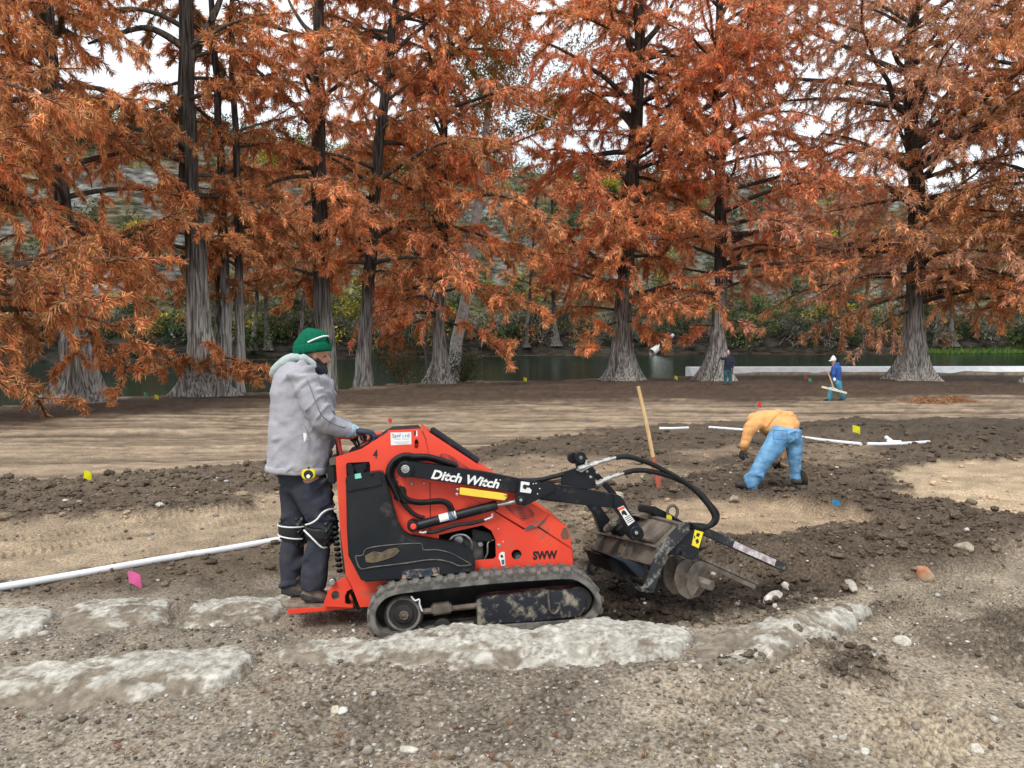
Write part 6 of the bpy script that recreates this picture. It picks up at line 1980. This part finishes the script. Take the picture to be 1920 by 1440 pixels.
hb = fuse('beanie', hat, M_beanie, op, .008, 3, folds(.004, 3, 9, 3, .5))
cf = MB()
ell_tube(cf, [(q(587, 661.5), 35 * px1, .108), (q(586, 655), 36 * px1, .112), (q(585.5, 648), 35.5 * px1, .110), (q(585, 644.5), 34 * px1, .105)], 24, capk=.06)
fuse('beanie_cuff', cf, M_beanie, op, .008, 2)
gl = MB()
gl.tube(spline([q(577, 642, WC - .107), q(590, 636, WC - .104), q(604, 631, WC - .088), q(613, 630, WC - .06), q(616, 631, WC), q(613, 630, WC + .06)], 5), .0055, 8)
gls = gl.build('safety_glasses', M_white, op, smooth=True)
for w in (WC - .035, WC + .035):
    ln = MB()
    ell_tube(ln, [(q(614.5, 631, w), .006, .028), (q(617, 637, w), .006, .03), (q(617.5, 643, w), .005, .022)], 12)
    ln.build('lens', M_ink, gls, smooth=True)

jk = MB()
ell_tube(jk, [(q(580, 682), .075, .095), (q(572, 692), .135, .19), (q(567, 708), .175, .235), (q(565.5, 735), .198, .245), (q(565, 765), .203, .235), (q(563.5, 805), .204, .23), (q(562, 850), .203, .215), (q(560, 868), .201, .213), (q(559.5, 878), .199, .211)], 30, sq=.8, capk=.06)
SLEEVE = [(566, 704), (577, 732), (590, 765), (601, 783), (615, 794), (634, 801), (652, 806)]
for near in (1, 0):
    ws = [.03, -.005, -.02, -.005, .025, .065, .10] if near else [.45, .485, .50, .49, .47, .43, .40]
    rt(jk, [q(a, b, w) for (a, b), w in zip(SLEEVE, ws)], [.082, .086, .083, .080, .073, .064, .056], 16)
jacket = fuse('jacket', jk, M_jacket, op, .0115, 4, folds(.024, 3.0, 12, 21, .75))
hem = MB()
ell_tube(hem, [(q(559.6, 871), .203, .213), (q(559, 884), .203, .213)], 30, sq=.8, capk=.03)
fuse('jacket_hem', hem, M_jacket, jacket, .013, 1, folds(.003, 8, 20, 4))
sm = MB()
sm.tube(spline([q(571, 700, -.058), q(582, 728, -.102), q(596, 764, -.115), q(606, 782, -.097), q(630, 797, -.032), q(650, 802, .035)], 6), .0032, 6)
sm.build('sleeve_seam', mat('dark_seam', (.19, .18, .2), rough=.95), jacket, smooth=True)
pk = MB()
pk.tube(spline([q(567, 795, -.003), q(572, 806, -.005), q(576, 818, -.005), q(570, 832, -.003)], 5), .005, 6)
pk.build('pocket_edge', M_jacket, jacket, smooth=True)
MB().prism([q(568.5, 812, -.004), q(575, 811, -.006), q(577, 824, -.006), q(570, 829, -.004)], LV * .004).build('pocket_paper', M_white, jacket)
hd = MB()
rt(hd, spline([q(589, 684, .13), q(577, 675, .115), q(558, 669, .11), q(537, 676, .13), q(519, 692, .18), q(514, 701, .24), q(519, 692, .30), q(537, 676, .35), q(558, 669, .37), q(577, 675, .365), q(589, 684, .35)], 3), [.026] * 4 + [.032] * 5 + [.036] * 13 + [.032] * 5 + [.026] * 4, 12)
ell_tube(hd, [(q(556, 674), .05, .12), (q(536, 687), .055, .11), (q(521, 703), .032, .075)], 14)
fuse('hood', hd, M_fleece, jacket, .011, 4, folds(.008, 5, 13, 31, .9))
cl = MB()
rt(cl, spline([q(603, 699, .18), q(595, 690, .14), q(584, 679, .135), q(570, 668, .17), q(566, 667, .24), q(570, 668, .31), q(584, 679, .345), q(595, 690, .34), q(603, 699, .30)], 3), .022, 10)
fuse('collar', cl, M_navy, jacket, .009, 2)
for near in (1, 0):
    w = .09 if near else .40
    c_ = MB()
    rt(c_, [q(651, 806, w), q(664, 808, w + (.012 if near else -.012))], [.052, .042], 14)
    fuse('cuff', c_, M_cuff, op, .008, 1, lambda p: .003 * np.sin(p[:, 0] * 420))
    g_ = MB()
    hand_tubes(g_, q(664, 807.5, .10 if near else .39), q(690, 810.5, .12) - q(664, 807.5, .12), Vector((.25, 0, -1)), LV * (1 if near else -1), 1.22, 1.0)
    fuse('glove', g_, M_glove, op, .007, 1)

NEARLEG = [((577, 904), .125, .09), ((584, 926), .125, .105), ((598, 958), .108, .10), ((605, 985), .093, .09), ((598, 1015), .083, .085), ((592, 1045), .082, .083), ((590, 1080), .085, .082), ((589, 1105), .088, .084)]
FARLEG = [((560, 904), .125, .09), ((556, 926), .12, .105), ((553, 958), .102, .098), ((552, 988), .087, .088), ((549, 1015), .08, .083), ((547.5, 1045), .077, .08), ((547, 1075), .074, .078), ((547, 1095), .074, .078)]
tr = MB()
ell_tube(tr, [(q(566, 862), .14, .13), (q(568, 882), .158, .165), (q(569, 900), .155, .165)], 22)
ell_tube(tr, [(q(*c, .15), a, b * .93) for c, a, b in NEARLEG], 18, capk=.15)
ell_tube(tr, [(q(*c, .32), a, b * .93) for c, a, b in FARLEG], 18, capk=.15)
fuse('trousers', tr, M_trouser, op, .0115, 4, folds(.022, 3.5, 11, 51, .3))


def leg_band(pts, leg, w, m, name, h, grow, parent):
    """A band round a leg: pts = photo points (front to back) on its near side."""
    mb = MB()
    ps = []
    for k in range(28):
        t = 2 * math.pi * k / 28
        (x0, y0), (x1, y1) = pts
        f = .5 - .5 * math.cos(t)
        y_ = y0 + (y1 - y0) * f
        cs = [c for c, _, _ in leg]
        cx = np.interp(y_, [c[1] for c in cs], [c[0] for c in cs])
        ra = np.interp(y_, [c[1] for c in cs], [a for _, a, _ in leg]) + grow
        rb = np.interp(y_, [c[1] for c in cs], [b for _, _, b in leg]) + grow
        ps.append(q(cx, y_, w) + FWD * ra * math.cos(t) - LV * rb * math.sin(t))
    mb.tube(ps, h, 8, closed=True)
    return mb.build(name, m, parent, smooth=True)


M_padrub = mat('pad_rubber', (.006, .008, .010), (.012, .016, .018), scale=20, rough=.32)
for leg, w, ys in ((NEARLEG, .15, ((978, 988), (1016, 1004))), (FARLEG, .32, ((984, 982), (1008, 1000)))):
    cx = np.interp(995, [c[1] for c, _, _ in leg], [c[0] for c, _, _ in leg])
    kp = MB()
    near = leg is NEARLEG
    dx = 11 if near else 12
    ell_tube(kp, [(q(cx + dx + 1, 958, w), .035, .06), (q(cx + dx + 1, 972, w), .062, .085), (q(cx + dx, 992, w), .07, .092), (q(cx + dx - 3, 1010, w), .062, .082), (q(cx + dx - 8, 1024, w), .035, .055)], 16)
    pad = fuse('knee_pad', kp, M_padrub, op, .008, 2, lambda p: .010 * (np.maximum(np.sin(p[:, 2] * 150), -.2) * np.maximum(np.sin(p[:, 0] * 120 + p[:, 1] * 140), -.4)))
    sb = MB()
    ell_tube(sb, [(q(cx, ys[0][1] - 1, w), np.interp(985, [c[1] for c, _, _ in leg], [a for _, a, _ in leg]) + .012, .103), (q(cx - 2, ys[1][1] + 3, w), np.interp(1005, [c[1] for c, _, _ in leg], [a for _, a, _ in leg]) + .011, .099)], 20, capk=.05)
    fuse('knee_strap', sb, M_ink, op, .009, 1)
    if not near:
        leg_band(((0, ys[0][0]), (0, ys[0][1])), leg, w, M_white, 'strap_piping', .0048, .015, pad)
        leg_band(((0, ys[1][0]), (0, ys[1][1])), leg, w, M_white, 'strap_piping', .0048, .013, pad)
    if near:
        MB().tube(spline([q(573, 984, w - .07), q(583, 981, w - .118), q(594, 974, w - .125), q(603, 963, w - .118), q(614, 956, w - .10), q(630, 953.5, w - .03)], 5), .0055, 6).build('pad_piping', M_white, pad, smooth=True)
        MB().tube(spline([q(570, 994, w - .06), q(578, 1002, w - .105), q(590, 1014, w - .112), q(598, 1022, w - .105), q(606, 1027, w - .09), q(614, 1026, w - .03)], 5), .0055, 6).build('pad_piping', M_white, pad, smooth=True)
for (hx_, hy_), w, toe in (((572, 1114), .15, (613, 1124)), ((535, 1103), .31, (572, 1111))):
    b_ = MB()
    ell_tube(b_, [(q(hx_ + 17, hy_ - 22, w), .055, .052), (q(hx_ + 16, hy_ - 8, w), .058, .054), (q(hx_ + 13, hy_ + 2, w), .062, .056)], 16)
    ell_tube(b_, [(q(hx_ + 2, hy_ + 2, w), .040, .052), (q(hx_ + 18, hy_ - 1, w), .048, .055), (q(hx_ + 32, hy_ + 4, w), .040, .056), (q(toe[0] - 4, toe[1] - 2, w), .030, .048)], 16, axis=(0, 0, 1))
    bt = fuse('boot', b_, M_boot, op, .009, 3, folds(.004, 8, 22, 71))
    s_ = MB()
    y0 = hy_ + 10
    out_ = [(hx_ - 8, y0 - 9), (hx_ - 8, y0 + 1.5), (hx_ + 12, y0 + 3), (hx_ + 14, y0 + 1), (hx_ + 20, y0 + 2.5), (toe[0] + 3, toe[1] + 7), (toe[0] + 7, toe[1] + 3), (toe[0] + 4, toe[1] + .5), (hx_ + 20, y0 - 5)]
    s_.prism([q(a, b, w - .055) for a, b in out_], LV * .11)
    s_.build('sole', M_sole, bt, bevel=.01, seg=2)

tape = thing('tape_measure', q(576, 889, -.01), 'round yellow tape measure clipped under the grey jacket of the operator', 'tape measure')
FT = lambda a, b, w=-.02: q(a, b, w)
MB().prism([FT(566, 883), FT(569, 881), FT(588, 881), FT(591, 884), FT(590, 894), FT(585, 899), FT(571, 899), FT(565, 895)], LV * .05).build('case', M_tag, tape, bevel=.006)
dd = MB(); disc(dd, 578, 890, -.027, -.02, .028); dd.build('dial', M_ink, tape, smooth=True)
dd = MB(); disc(dd, 578, 893, -.029, -.026, .012); dd.build('dial_label', M_white, tape, smooth=True)
MB().tube([FT(579, 884, .01), FT(579, 876, .03)], .006).build('clip', M_ink, tape)


# ---- the man bent over a shovel
def bent_man():
    f = GS(1405, 917)
    Y = f.y
    q = lambda a, b, d=0.0: P(a, b, Y + d)
    s = Y / FPX
    r = thing('person', f, 'man in a tan sweatshirt and blue jeans bent over his shovel in the dug soil', 'person', 'workers on the site')
    AX = Vector((1, 0, 0))
    b = MB()
    ell_tube(b, [(q(1474, 808), 12 * s, .08), (q(1450, 795, .15), 13 * s, .10), (q(1430, 790, .3), 14 * s, .12)], 14)
    rt(b, [q(1436, 793, .4), q(1436, 802, .62)], [.06, .055])
    ell_tube(b, [(q(1437, 797, .6), .07, .075), (q(1438, 803, .72), .09, .1), (q(1439, 808, .8), .07, .075)], 14)
    rt(b, [q(1424, 785, .1), q(1406, 803, .1), q(1393, 842, .12)], [.055, .048, .034])
    rt(b, [q(1462, 795, .5), q(1474, 838, .45), q(1456, 866, .30)], [.05, .045, .034])
    rt(b, [q(1458, 822), q(1431, 866), q(1408, 912)], [.08, .06, .045])
    rt(b, [q(1489, 822), q(1490, 866), q(1491, 900, .05)], [.08, .06, .045])
    fuse('body', b, M_skin, r, .014, 2)
    t = MB()
    ell_tube(t, [(q(1476, 798, .08), 26 * s, .17), (q(1465, 795, .12), 26 * s, .19), (q(1453, 793, .15), 26 * s, .22), (q(1440, 790, .24), 23 * s, .23), (q(1429, 787, .32), 18 * s, .22), (q(1424, 788, .38), 12 * s, .16)], 22, axis=(.25, -.3, 1))
    rt(t, [q(1428, 786, .1), q(1417, 793, .06), q(1407, 803, .05), q(1400, 820, .06), q(1396, 836, .08)], [16 * s, 15 * s, 13.5 * s, 12 * s, 9.5 * s], 16)
    rt(t, [q(1458, 795, .5), q(1472, 825, .48), q(1471, 845, .42), q(1463, 857, .36)], [14 * s, 11 * s, 9 * s, 8 * s], 14)
    fuse('sweatshirt', t, M_tan, r, .013, 3, folds(.030, 3, 8, 81, .9))
    c = MB()
    rt(c, [q(1396, 835, .08), q(1394, 842, .09)], [8 * s, 7.2 * s])
    fuse('cuff', c, mat('brown_rib', (.36, .18, .06), (.28, .14, .05), rough=.95), r, .012, 1)
    j = MB()
    ell_tube(j, [(q(1475, 801, .0), 28 * s, .15), (q(1474, 806, .0), 30 * s, .17), (q(1473, 810, .0), 31 * s, .18), (q(1472, 818, .0), 31 * s, .18), (q(1472, 827, .0), 29 * s, .16)], 22, axis=AX, capk=.1)
    ell_tube(j, [(q(1459, 822, -.02), 22 * s, .14), (q(1448, 842, -.04), 19.5 * s, .125), (q(1433, 864, -.05), 17 * s, .11), (q(1419, 888, -.03), 15.5 * s, .10), (q(1409, 904, -.01), 13.5 * s, .09), (q(1408, 908, 0), 13 * s, .09)], 18, axis=AX)
    ell_tube(j, [(q(1488, 822, .0), 17 * s, .13), (q(1489, 845, .0), 14 * s, .115), (q(1490, 866, .02), 12.5 * s, .10), (q(1491, 885, .04), 11.5 * s, .09), (q(1492, 898, .05), 11 * s, .09)], 18, axis=AX)
    jn = fuse('jeans', j, M_denim, r, .013, 3, folds(.024, 3, 8, 87, .3))
    for pts in ([(1452, 806), (1476, 808), (1475, 825), (1450, 823)], [(1490, 808), (1501, 808), (1501, 822), (1491, 822)]):
        w = [q(a, b_, -.2) for a, b_ in pts]
        MB().tube(w, .005, 5, closed=True).build('pocket_seam', mat('denim_seam', (.08, .2, .4), rough=.9), jn, smooth=True)
    for pts, nm in (([(1411, 909), (1397, 912), (1383, 914)], 'shoe'), ([(1490, 901), (1494, 902), (1499, 903)], 'shoe')):
        sh = MB()
        sp_ = [q(pts[0][0], pts[0][1], .02), q(pts[1][0], pts[1][1], .0), q(pts[2][0], pts[2][1], -.02)]
        for v_ in sp_: v_.z = max(v_.z, max(gz(v_.x + dx_, v_.y + dy_, True) for dx_ in (-.06, 0, .06) for dy_ in (-.1, 0)) + .03)
        ell_tube(sh, [(sp_[0], .055, .055), (sp_[1], .05, .055), (sp_[2], .035, .05)], 14, axis=(0, 0, 1))
        fuse(nm, sh, M_sole, r, .012, 2)
    for a, bb, d, dv in ((1393.5, 842, .09, (-.3, 0, -1)), (1461, 861, .33, (-.6, 0, -.7))):
        g = MB()
        hand_tubes(g, q(a, bb, d), Vector(dv), Vector((1, .1, -.3)), Vector((.2, -1, .2)), 1.15, 2.1, 1.35)
        fuse('glove', g, M_ink, r, .010, 1)
    sv = thing('shovel', q(1458, 868, .3), 'shovel held low by the bent man in blue jeans', 'shovel')
    MB().tube([q(1388, 843.5, .12), q(1456, 867, .3), q(1492, 879.5, .40)], .017, 8).build('handle', M_wood, sv, smooth=True)
    h0, h1 = q(1490, 879, .40), q(1512, 893, .5)
    h1.z = gz(h1.x, h1.y) - .1
    dv = (h1 - h0).normalized()
    sd_ = dv.cross(Vector((0, 0, 1))).normalized()
    up = sd_.cross(dv)
    V = []
    for f_, w_, z_ in ((0, .03, .0), (.2, .10, .01), (.6, .115, .0), (.9, .08, -.01), (1.05, .02, -.01)):
        for k in (-1, -.5, .5, 1): V.append(h0 + dv * f_ * .27 + sd_ * k * w_ + up * (z_ + .03 * abs(k)))
    F = [(i * 4 + k, i * 4 + k + 1, i * 4 + k + 5, i * 4 + k + 4) for i in range(4) for k in range(3)]
    bl = MB().add(V, F).add([v - up * .004 for v in V], [tuple(reversed(x)) for x in F]).build('blade', M_rusty, sv, smooth=True)


bent_man()


# ---- two men farther off
def far_man(label, foot, spec, group='workers on the site'):
    f = GS(*foot)
    Y = f.y
    s = Y / FPX
    q = lambda a, b, d=0.0: P(a, b, Y + d)
    r = thing('person', f, label, 'person', group)
    body = MB()
    hx_, hy_, hr = spec['head']
    ell_tube(body, [(q(hx_, hy_ + hr * 1.2), .05, .05), (q(hx_, hy_ + hr * .5), .08, .07), (q(hx_, hy_ - hr * .2), .098, .08), (q(hx_, hy_ - hr * .9), .075, .06)], 14, axis=spec['face'])
    fc = Vector(spec['face']).normalized()
    rt(body, [q(hx_, hy_) + fc * .095, q(hx_, hy_ + hr * .25) + fc * .112], [.012, .016], 8)
    rt(body, [q(hx_, hy_ + hr * .9), q(hx_ + .6, hy_ + hr * 2.0)], [.055, .06])
    tx = spec['torso']
    ell_tube(body, [(q(*tx[0][0]), tx[0][1] * s * .75, .09), (q(*tx[-1][0]), tx[-1][1] * s * .75, .09)], 12)
    for arm in spec['arms']:
        rt(body, [q(*p) for p in arm], [.045] * (len(arm) - 1) + [.03])
        d = (q(*arm[-1]) - q(*arm[-2])).normalized()
        hand_tubes(body, q(*arm[-1]), d, Vector((0, .2, -1)) if abs(d.z) < .7 else Vector((1, 0, 0)), Vector((0, -1, .1)), 1.1, 1.0)
    for leg in spec['legs']:
        rt(body, [q(*p) for p in leg], [.07] + [.05] * (len(leg) - 1))
    fuse('body', body, M_skin, r, .016, 2)
    t = MB()
    ell_tube(t, [(q(*c), a * s, b) for c, a, b in tx], 18)
    for arm in spec['arms']:
        e = arm[:-1] + [tuple(np.array(arm[-2]) * .12 + np.array(arm[-1]) * .88)]
        rt(t, [q(*p) for p in e], [.085] + [.075] * (len(e) - 2) + [.05], 12)
    top = fuse(spec['top'][0], t, spec['top'][1], r, .018, 3, folds(.014, 4, 10, 5, .8))
    if spec.get('hood'):
        h = MB()
        ell_tube(h, [(q(*c), a * s, b) for c, a, b in spec['hood']], 14)
        fuse('hood', h, spec['top'][1], top, .018, 2, folds(.01, 5, 10, 9))
    j = MB()
    ell_tube(j, [(q(*c), a * s, b) for c, a, b in spec['hips']], 16)
    for leg in spec['legs']:
        rt(j, [q(*p) for p in leg], [.125, .10] + [.085] * (len(leg) - 2), 14)
    fuse('trousers', j, spec['pants'], r, .018, 3, folds(.014, 4, 9, 15, .3))
    for leg, tv in zip(spec['legs'], spec['toes']):
        e = q(*leg[-1])
        sh = MB()
        e.z = max(e.z, gz(e.x, e.y) + .05)
        ell_tube(sh, [(e - Vector(tv) * .06, .05, .05), (e + Vector(tv) * .08 - Vector((0, 0, .01)), .045, .05), (e + Vector(tv) * .2 - Vector((0, 0, .02)), .03, .045)], 12, axis=(0, 0, 1))
        fuse('shoe', sh, M_sole, r, .016, 2)
    h = MB()
    ell_tube(h, [(q(hx_, hy_ - hr * .35), .108, .092), (q(hx_, hy_ - hr * .8), .102, .088), (q(hx_, hy_ - hr * 1.3), .06, .055)], 16, axis=spec['face'])
    hat = fuse('cap', h, spec['cap'], r, .014, 2)
    bm_ = MB()
    c = q(hx_, hy_ - hr * .3)
    sd_ = fc.cross(Vector((0, 0, 1)))
    bm_.prism([c + fc * .07 - sd_ * .075, c + fc * .15 - sd_ * .06 - Vector((0, 0, .012)), c + fc * .19 - Vector((0, 0, .016)), c + fc * .15 + sd_ * .06 - Vector((0, 0, .012)), c + fc * .07 + sd_ * .075], Vector((0, 0, .012)))
    bm_.build('brim', spec['cap'], hat)
    return r, q, s, Y


r, q, s, Y = far_man('man in a blue hoodie and white cap walking left with a wide wooden rake', (1568, 752), dict(
    head=(1562.5, 677, 6.2), face=(-1, -.25, -.12), cap=M_white,
    torso=[((1566, 684.5), 5.5, .12), ((1567.5, 689), 8.5, .2), ((1568.5, 697), 9.2, .21), ((1568.8, 706), 8.4, .19), ((1569, 713), 7.8, .17)],
    hood=[((1570, 682), 3.5, .12), ((1571, 687), 4, .12)],
    arms=[[(1564, 689, -.2), (1563, 702, -.26), (1560, 715, -.2)], [(1564, 690, .2), (1558, 702, .2), (1553.5, 698.5, -.05)]],
    hips=[((1569, 710), 7.6, .16), ((1569, 717), 7.8, .17)],
    legs=[[(1566, 718, .08), (1558.5, 733, .08), (1554.5, 749, .08)], [(1571, 718, -.08), (1574.5, 732, -.08), (1581.5, 746.5, -.05)]],
    toes=[(-1, -.1, 0), (-.9, 0, -.3)], top=('hoodie', M_royal), pants=M_teal))
MB().ball(q(1564.8, 711.5, -.3), .055, .03, .07, 10, 8).build('cloth_tag', M_white, r, smooth=True)
rk = thing('landscape_rake', q(1564, 730, -.25), 'pale wooden landscape rake carried by the man in the blue hoodie', 'rake')
MB().tube([q(1552.5, 697.5, -.12), q(1559.5, 717, -.28), q(1564, 731, -.3)], .022, 8).build('handle', M_wood, rk, smooth=True)
M_palewood = mat('bleached_wood', (.78, .7, .52), (.68, .6, .44), scale=5, rough=.7)
MB().bar(q(1541, 725.3, -.35), q(1587.5, 737, -.25), .05, .075).build('head_bar', M_palewood, rk, bevel=.006)
MB().tube([q(1554, 727.8, -.33), q(1559, 726.5, -.31), q(1562, 726.5, -.3)], .016, 6).build('brace', M_palewood, rk, smooth=True)
MB().tube([q(1562.5, 727, -.3), q(1569, 730, -.29), q(1573, 733, -.28)], .016, 6).build('brace', M_palewood, rk, smooth=True)

r, q, s, Y = far_man('man in a dark jacket standing beside a cypress with one arm out on a pole', (1365, 722), dict(
    head=(1365.5, 663.5, 4.6), face=(-.15, -1, -.1), cap=mat('pinkish_cap', (.42, .32, .3), (.36, .27, .25), rough=.9),
    torso=[((1366, 668), 4, .1), ((1367, 671), 9, .13), ((1367.5, 677), 10, .16), ((1367, 685), 9.4, .16), ((1366, 693), 9, .15)],
    arms=[[(1360, 671.5, -.05), (1355, 673.5, -.15), (1351, 669.5, -.3)], [(1374.5, 672, 0), (1377.5, 682, -.05), (1372.5, 691, -.15)]],
    hips=[((1366, 690), 8.4, .14), ((1365.5, 697), 8.4, .14)],
    legs=[[(1361.5, 697), (1360, 710), (1359.5, 720)], [(1369, 697), (1369, 710), (1369, 720)]],
    toes=[(-.3, -1, 0), (.1, -1, 0)], top=('jacket', M_navy), pants=M_darkjean))
pe = GS(1325.5, 722)
pole = thing('rake_pole', q(1340, 695, -.3), 'long dark tool pole leaning from the hand of the man in the dark jacket', 'pole')
MB().tube([q(1352, 666.5, -.33), Vector((pe.x, Y - .5, gz(pe.x, Y - .5)))], .026, 8).build('shaft', M_ink, pole, smooth=True)

# ------------------------------------------------------------------ pipes, flags, tools
def pipe(label, pts, r, over=None):
    q = []
    for a, b in pts:
        p = GS(a, b)
        q.append(Vector((p.x, p.y, p.z + r * .9)))
    # stiff: straighten heights
    z0, z1 = q[0].z, q[-1].z
    ln = [(p - q[0]).length for p in q]
    for p, l in zip(q, ln): p.z = .35 * p.z + .65 * (z0 + (z1 - z0) * l / ln[-1]) + .004
    root = thing('pvc_pipe', q[0], label, 'pipe', 'white pipes lying on the soil')
    path = spline(q, 6)
    L = len(path)
    MB().tube(path, r, 14).build('tube', M_pvc, root, smooth=True)
    return root, q


pipe('long white pipe lying at the left and running in behind the operator', [(-110, 1128), (0, 1109), (150, 1082), (300, 1055), (420, 1035), (525, 1017), (610, 1004)], .027)
pipe('short end of white pipe showing over the mound, beside the standing wooden handle', [(1236, 806), (1262, 805.5), (1290, 805)], .031)
pipe('long white pipe running behind the bent man', [(1330, 804), (1400, 809), (1470, 818), (1540, 828), (1614, 836)], .031)
root, q_ = pipe('white pipe with a tee stub, lying right of the bent man', [(1626, 836), (1680, 834), (1742, 831.5)], .031)
m_ = q_[0].lerp(q_[-1], .42)
MB().tube([m_ + Vector((-.12, .01, .012)), m_ + Vector((.12, -.01, .01))], .041, 14).build('tee_collar', M_pvc, root, smooth=True)
MB().tube([m_, m_ + Vector((-.02, .24, .07))], .036, 14).build('tee_stub', M_pvc, root, smooth=True)


def flag(label, px, py, size, m, ang=0.0, lean=(.1, 0), kind=0):
    """Marker flag: py is where the wire enters the soil."""
    p = GS(px, py)
    p.z = gz(p.x, p.y, True)
    k = p.y / FPX
    h = size * k
    root = thing('marker_flag', p, label, 'flag', 'small marker flags in the soil')
    top = p + Vector((lean[0] * h * 2, lean[1] * h, h * 1.5))
    MB().tube([p - Vector((0, 0, .06)), top], max(.0016, .35 * k), 6).build('wire_stake', M_steel, root)
    d = Vector((math.cos(ang), math.sin(ang) * .4, -.25 * math.sin(ang + 1))).normalized() * h
    u = (p - top).normalized() * h
    V, F = [], []
    n = 5
    for i in range(n + 1):
        for j in range(n + 1):
            f, g = i / n, j / n
            w = Vector((0, -1, 0)) * math.sin(f * 4 + g * 2 + px) * h * .09 * f
            V.append(top + d * f + u * g * (1 - .25 * f * (kind == 1)) - Vector((0, 0, h * .28 * f * f * (.4 + g))) + w)
    for i in range(n):
        for j in range(n):
            a = i * (n + 1) + j
            F.append((a, a + 1, a + n + 2, a + n + 1))
    MB().add(V, F).build('cloth', m, root, smooth=True)


flag('yellow flag left of the operator, standing behind the clumpy band', 155, 905, 15, M_flag_yellow, .2)
flag('bright pink flag standing behind the rear row of slabs', 243, 1103, 24, M_flag_pink, .3, (-.05, 0))
flag('yellow flag on the far mound behind the white pipes', 1600, 818, 14, M_flag_yellow, -.3, (-.1, 0), 1)
flag('bright blue flag low on the mound below the bent man', 1560, 958, 14, M_flag_blue, .1, (.05, 0), 1)
flag('tiny red flag on the graded soil between operator and loader', 727, 794, 7, M_flag_red, .2)
flag('tiny red flag beyond the bent man', 1418, 765, 8, M_flag_red, .2)
flag('tiny red flag left of the blue hoodie man, by the green one', 1509, 711, 5, M_flag_red, .2)
flag('tiny green flag left of the blue hoodie man', 1516, 716, 5, M_flag_green, .2)
flag('tiny yellow flag at the foot of the leaning cypress', 671, 726, 6, M_flag_yellow, .2)
flag('tiny red flag touching the yellow one at the leaning cypress foot', 667, 722, 5, M_flag_red, 2.8)
flag('tiny yellow flag on the bank left of the largest cypress', 981, 716, 6, M_flag_yellow, .2)
flag('tiny yellow flag on the bank right of the largest cypress', 1264, 713, 6, M_flag_yellow, .2)
flag('tiny green flag at the water edge left of the tall straight cypress', 270, 744, 6, M_flag_green, .2)
flag('tiny yellow flag at the water edge left of the tall straight cypress', 289, 750, 7, M_flag_yellow, .2)

tb = GS(1236, 912)
tl = thing('digging_tool', tb, 'wooden-handled tool with red lower shaft stuck upright in the soil behind the hoses', 'tool')
t0 = P(1196.5, 724, tb.y + .12)
t1 = t0.lerp(Vector(tb), .72)
MB().tube([t0, t0.lerp(t1, .5) + Vector((.008, 0, 0)), t1], [.020, .022, .024], 10).build('handle', M_wood, tl, smooth=True)
MB().tube([t1 - (Vector(tb) - t1) * .05, Vector(tb) - Vector((0, 0, .05))], [.03, .026], 10).build('shank', M_redpaint, tl, smooth=True)
bl = (Vector(tb) - t1).normalized()
MB().prism([tb + Vector((-.04, 0, .16)), tb + Vector((.025, 0, .16)), tb + Vector((.02, 0, -.1)), tb + Vector((-.01, 0, -.1))], Vector((0, .012, 0))).build('blade', M_redpaint, tl, bevel=.003)

# raked heap of orange needles
rs = np.random.default_rng(5)
n = 2600
xp, yp = rs.normal(0, 1, n), rs.normal(0, 1, n)
c1, c2 = GS(1735, 753), GS(1795, 752)
k = rs.uniform(0, 1, n) < .5
X = np.where(k, c1.x, c2.x) + xp * .38
Y_ = np.where(k, c1.y, c2.y) + yp * .35
Z, _, _ = ground_fields(X, Y_, False)
Z = Z + .2 * np.exp(-(xp ** 2 + yp ** 2)) * rs.uniform(.2, 1, n)
B = blades(np.column_stack([X, Y_, Z]), rs.normal(0, 1, (n, 3)) * [1, 1, .2], .14, .03, .2, .1, rs)
tag(np_mesh('needle_heap', B.reshape(-1, 3), np.arange(n * 3).reshape(-1, 3), M_leaf, col=np.repeat(np.array([.52, .27, .14]) * rs.uniform(.5, 1.2, (n, 1)), 3, 0), smooth=False), 'raked heap of orange-brown needles on the soil at the right', kind='stuff')
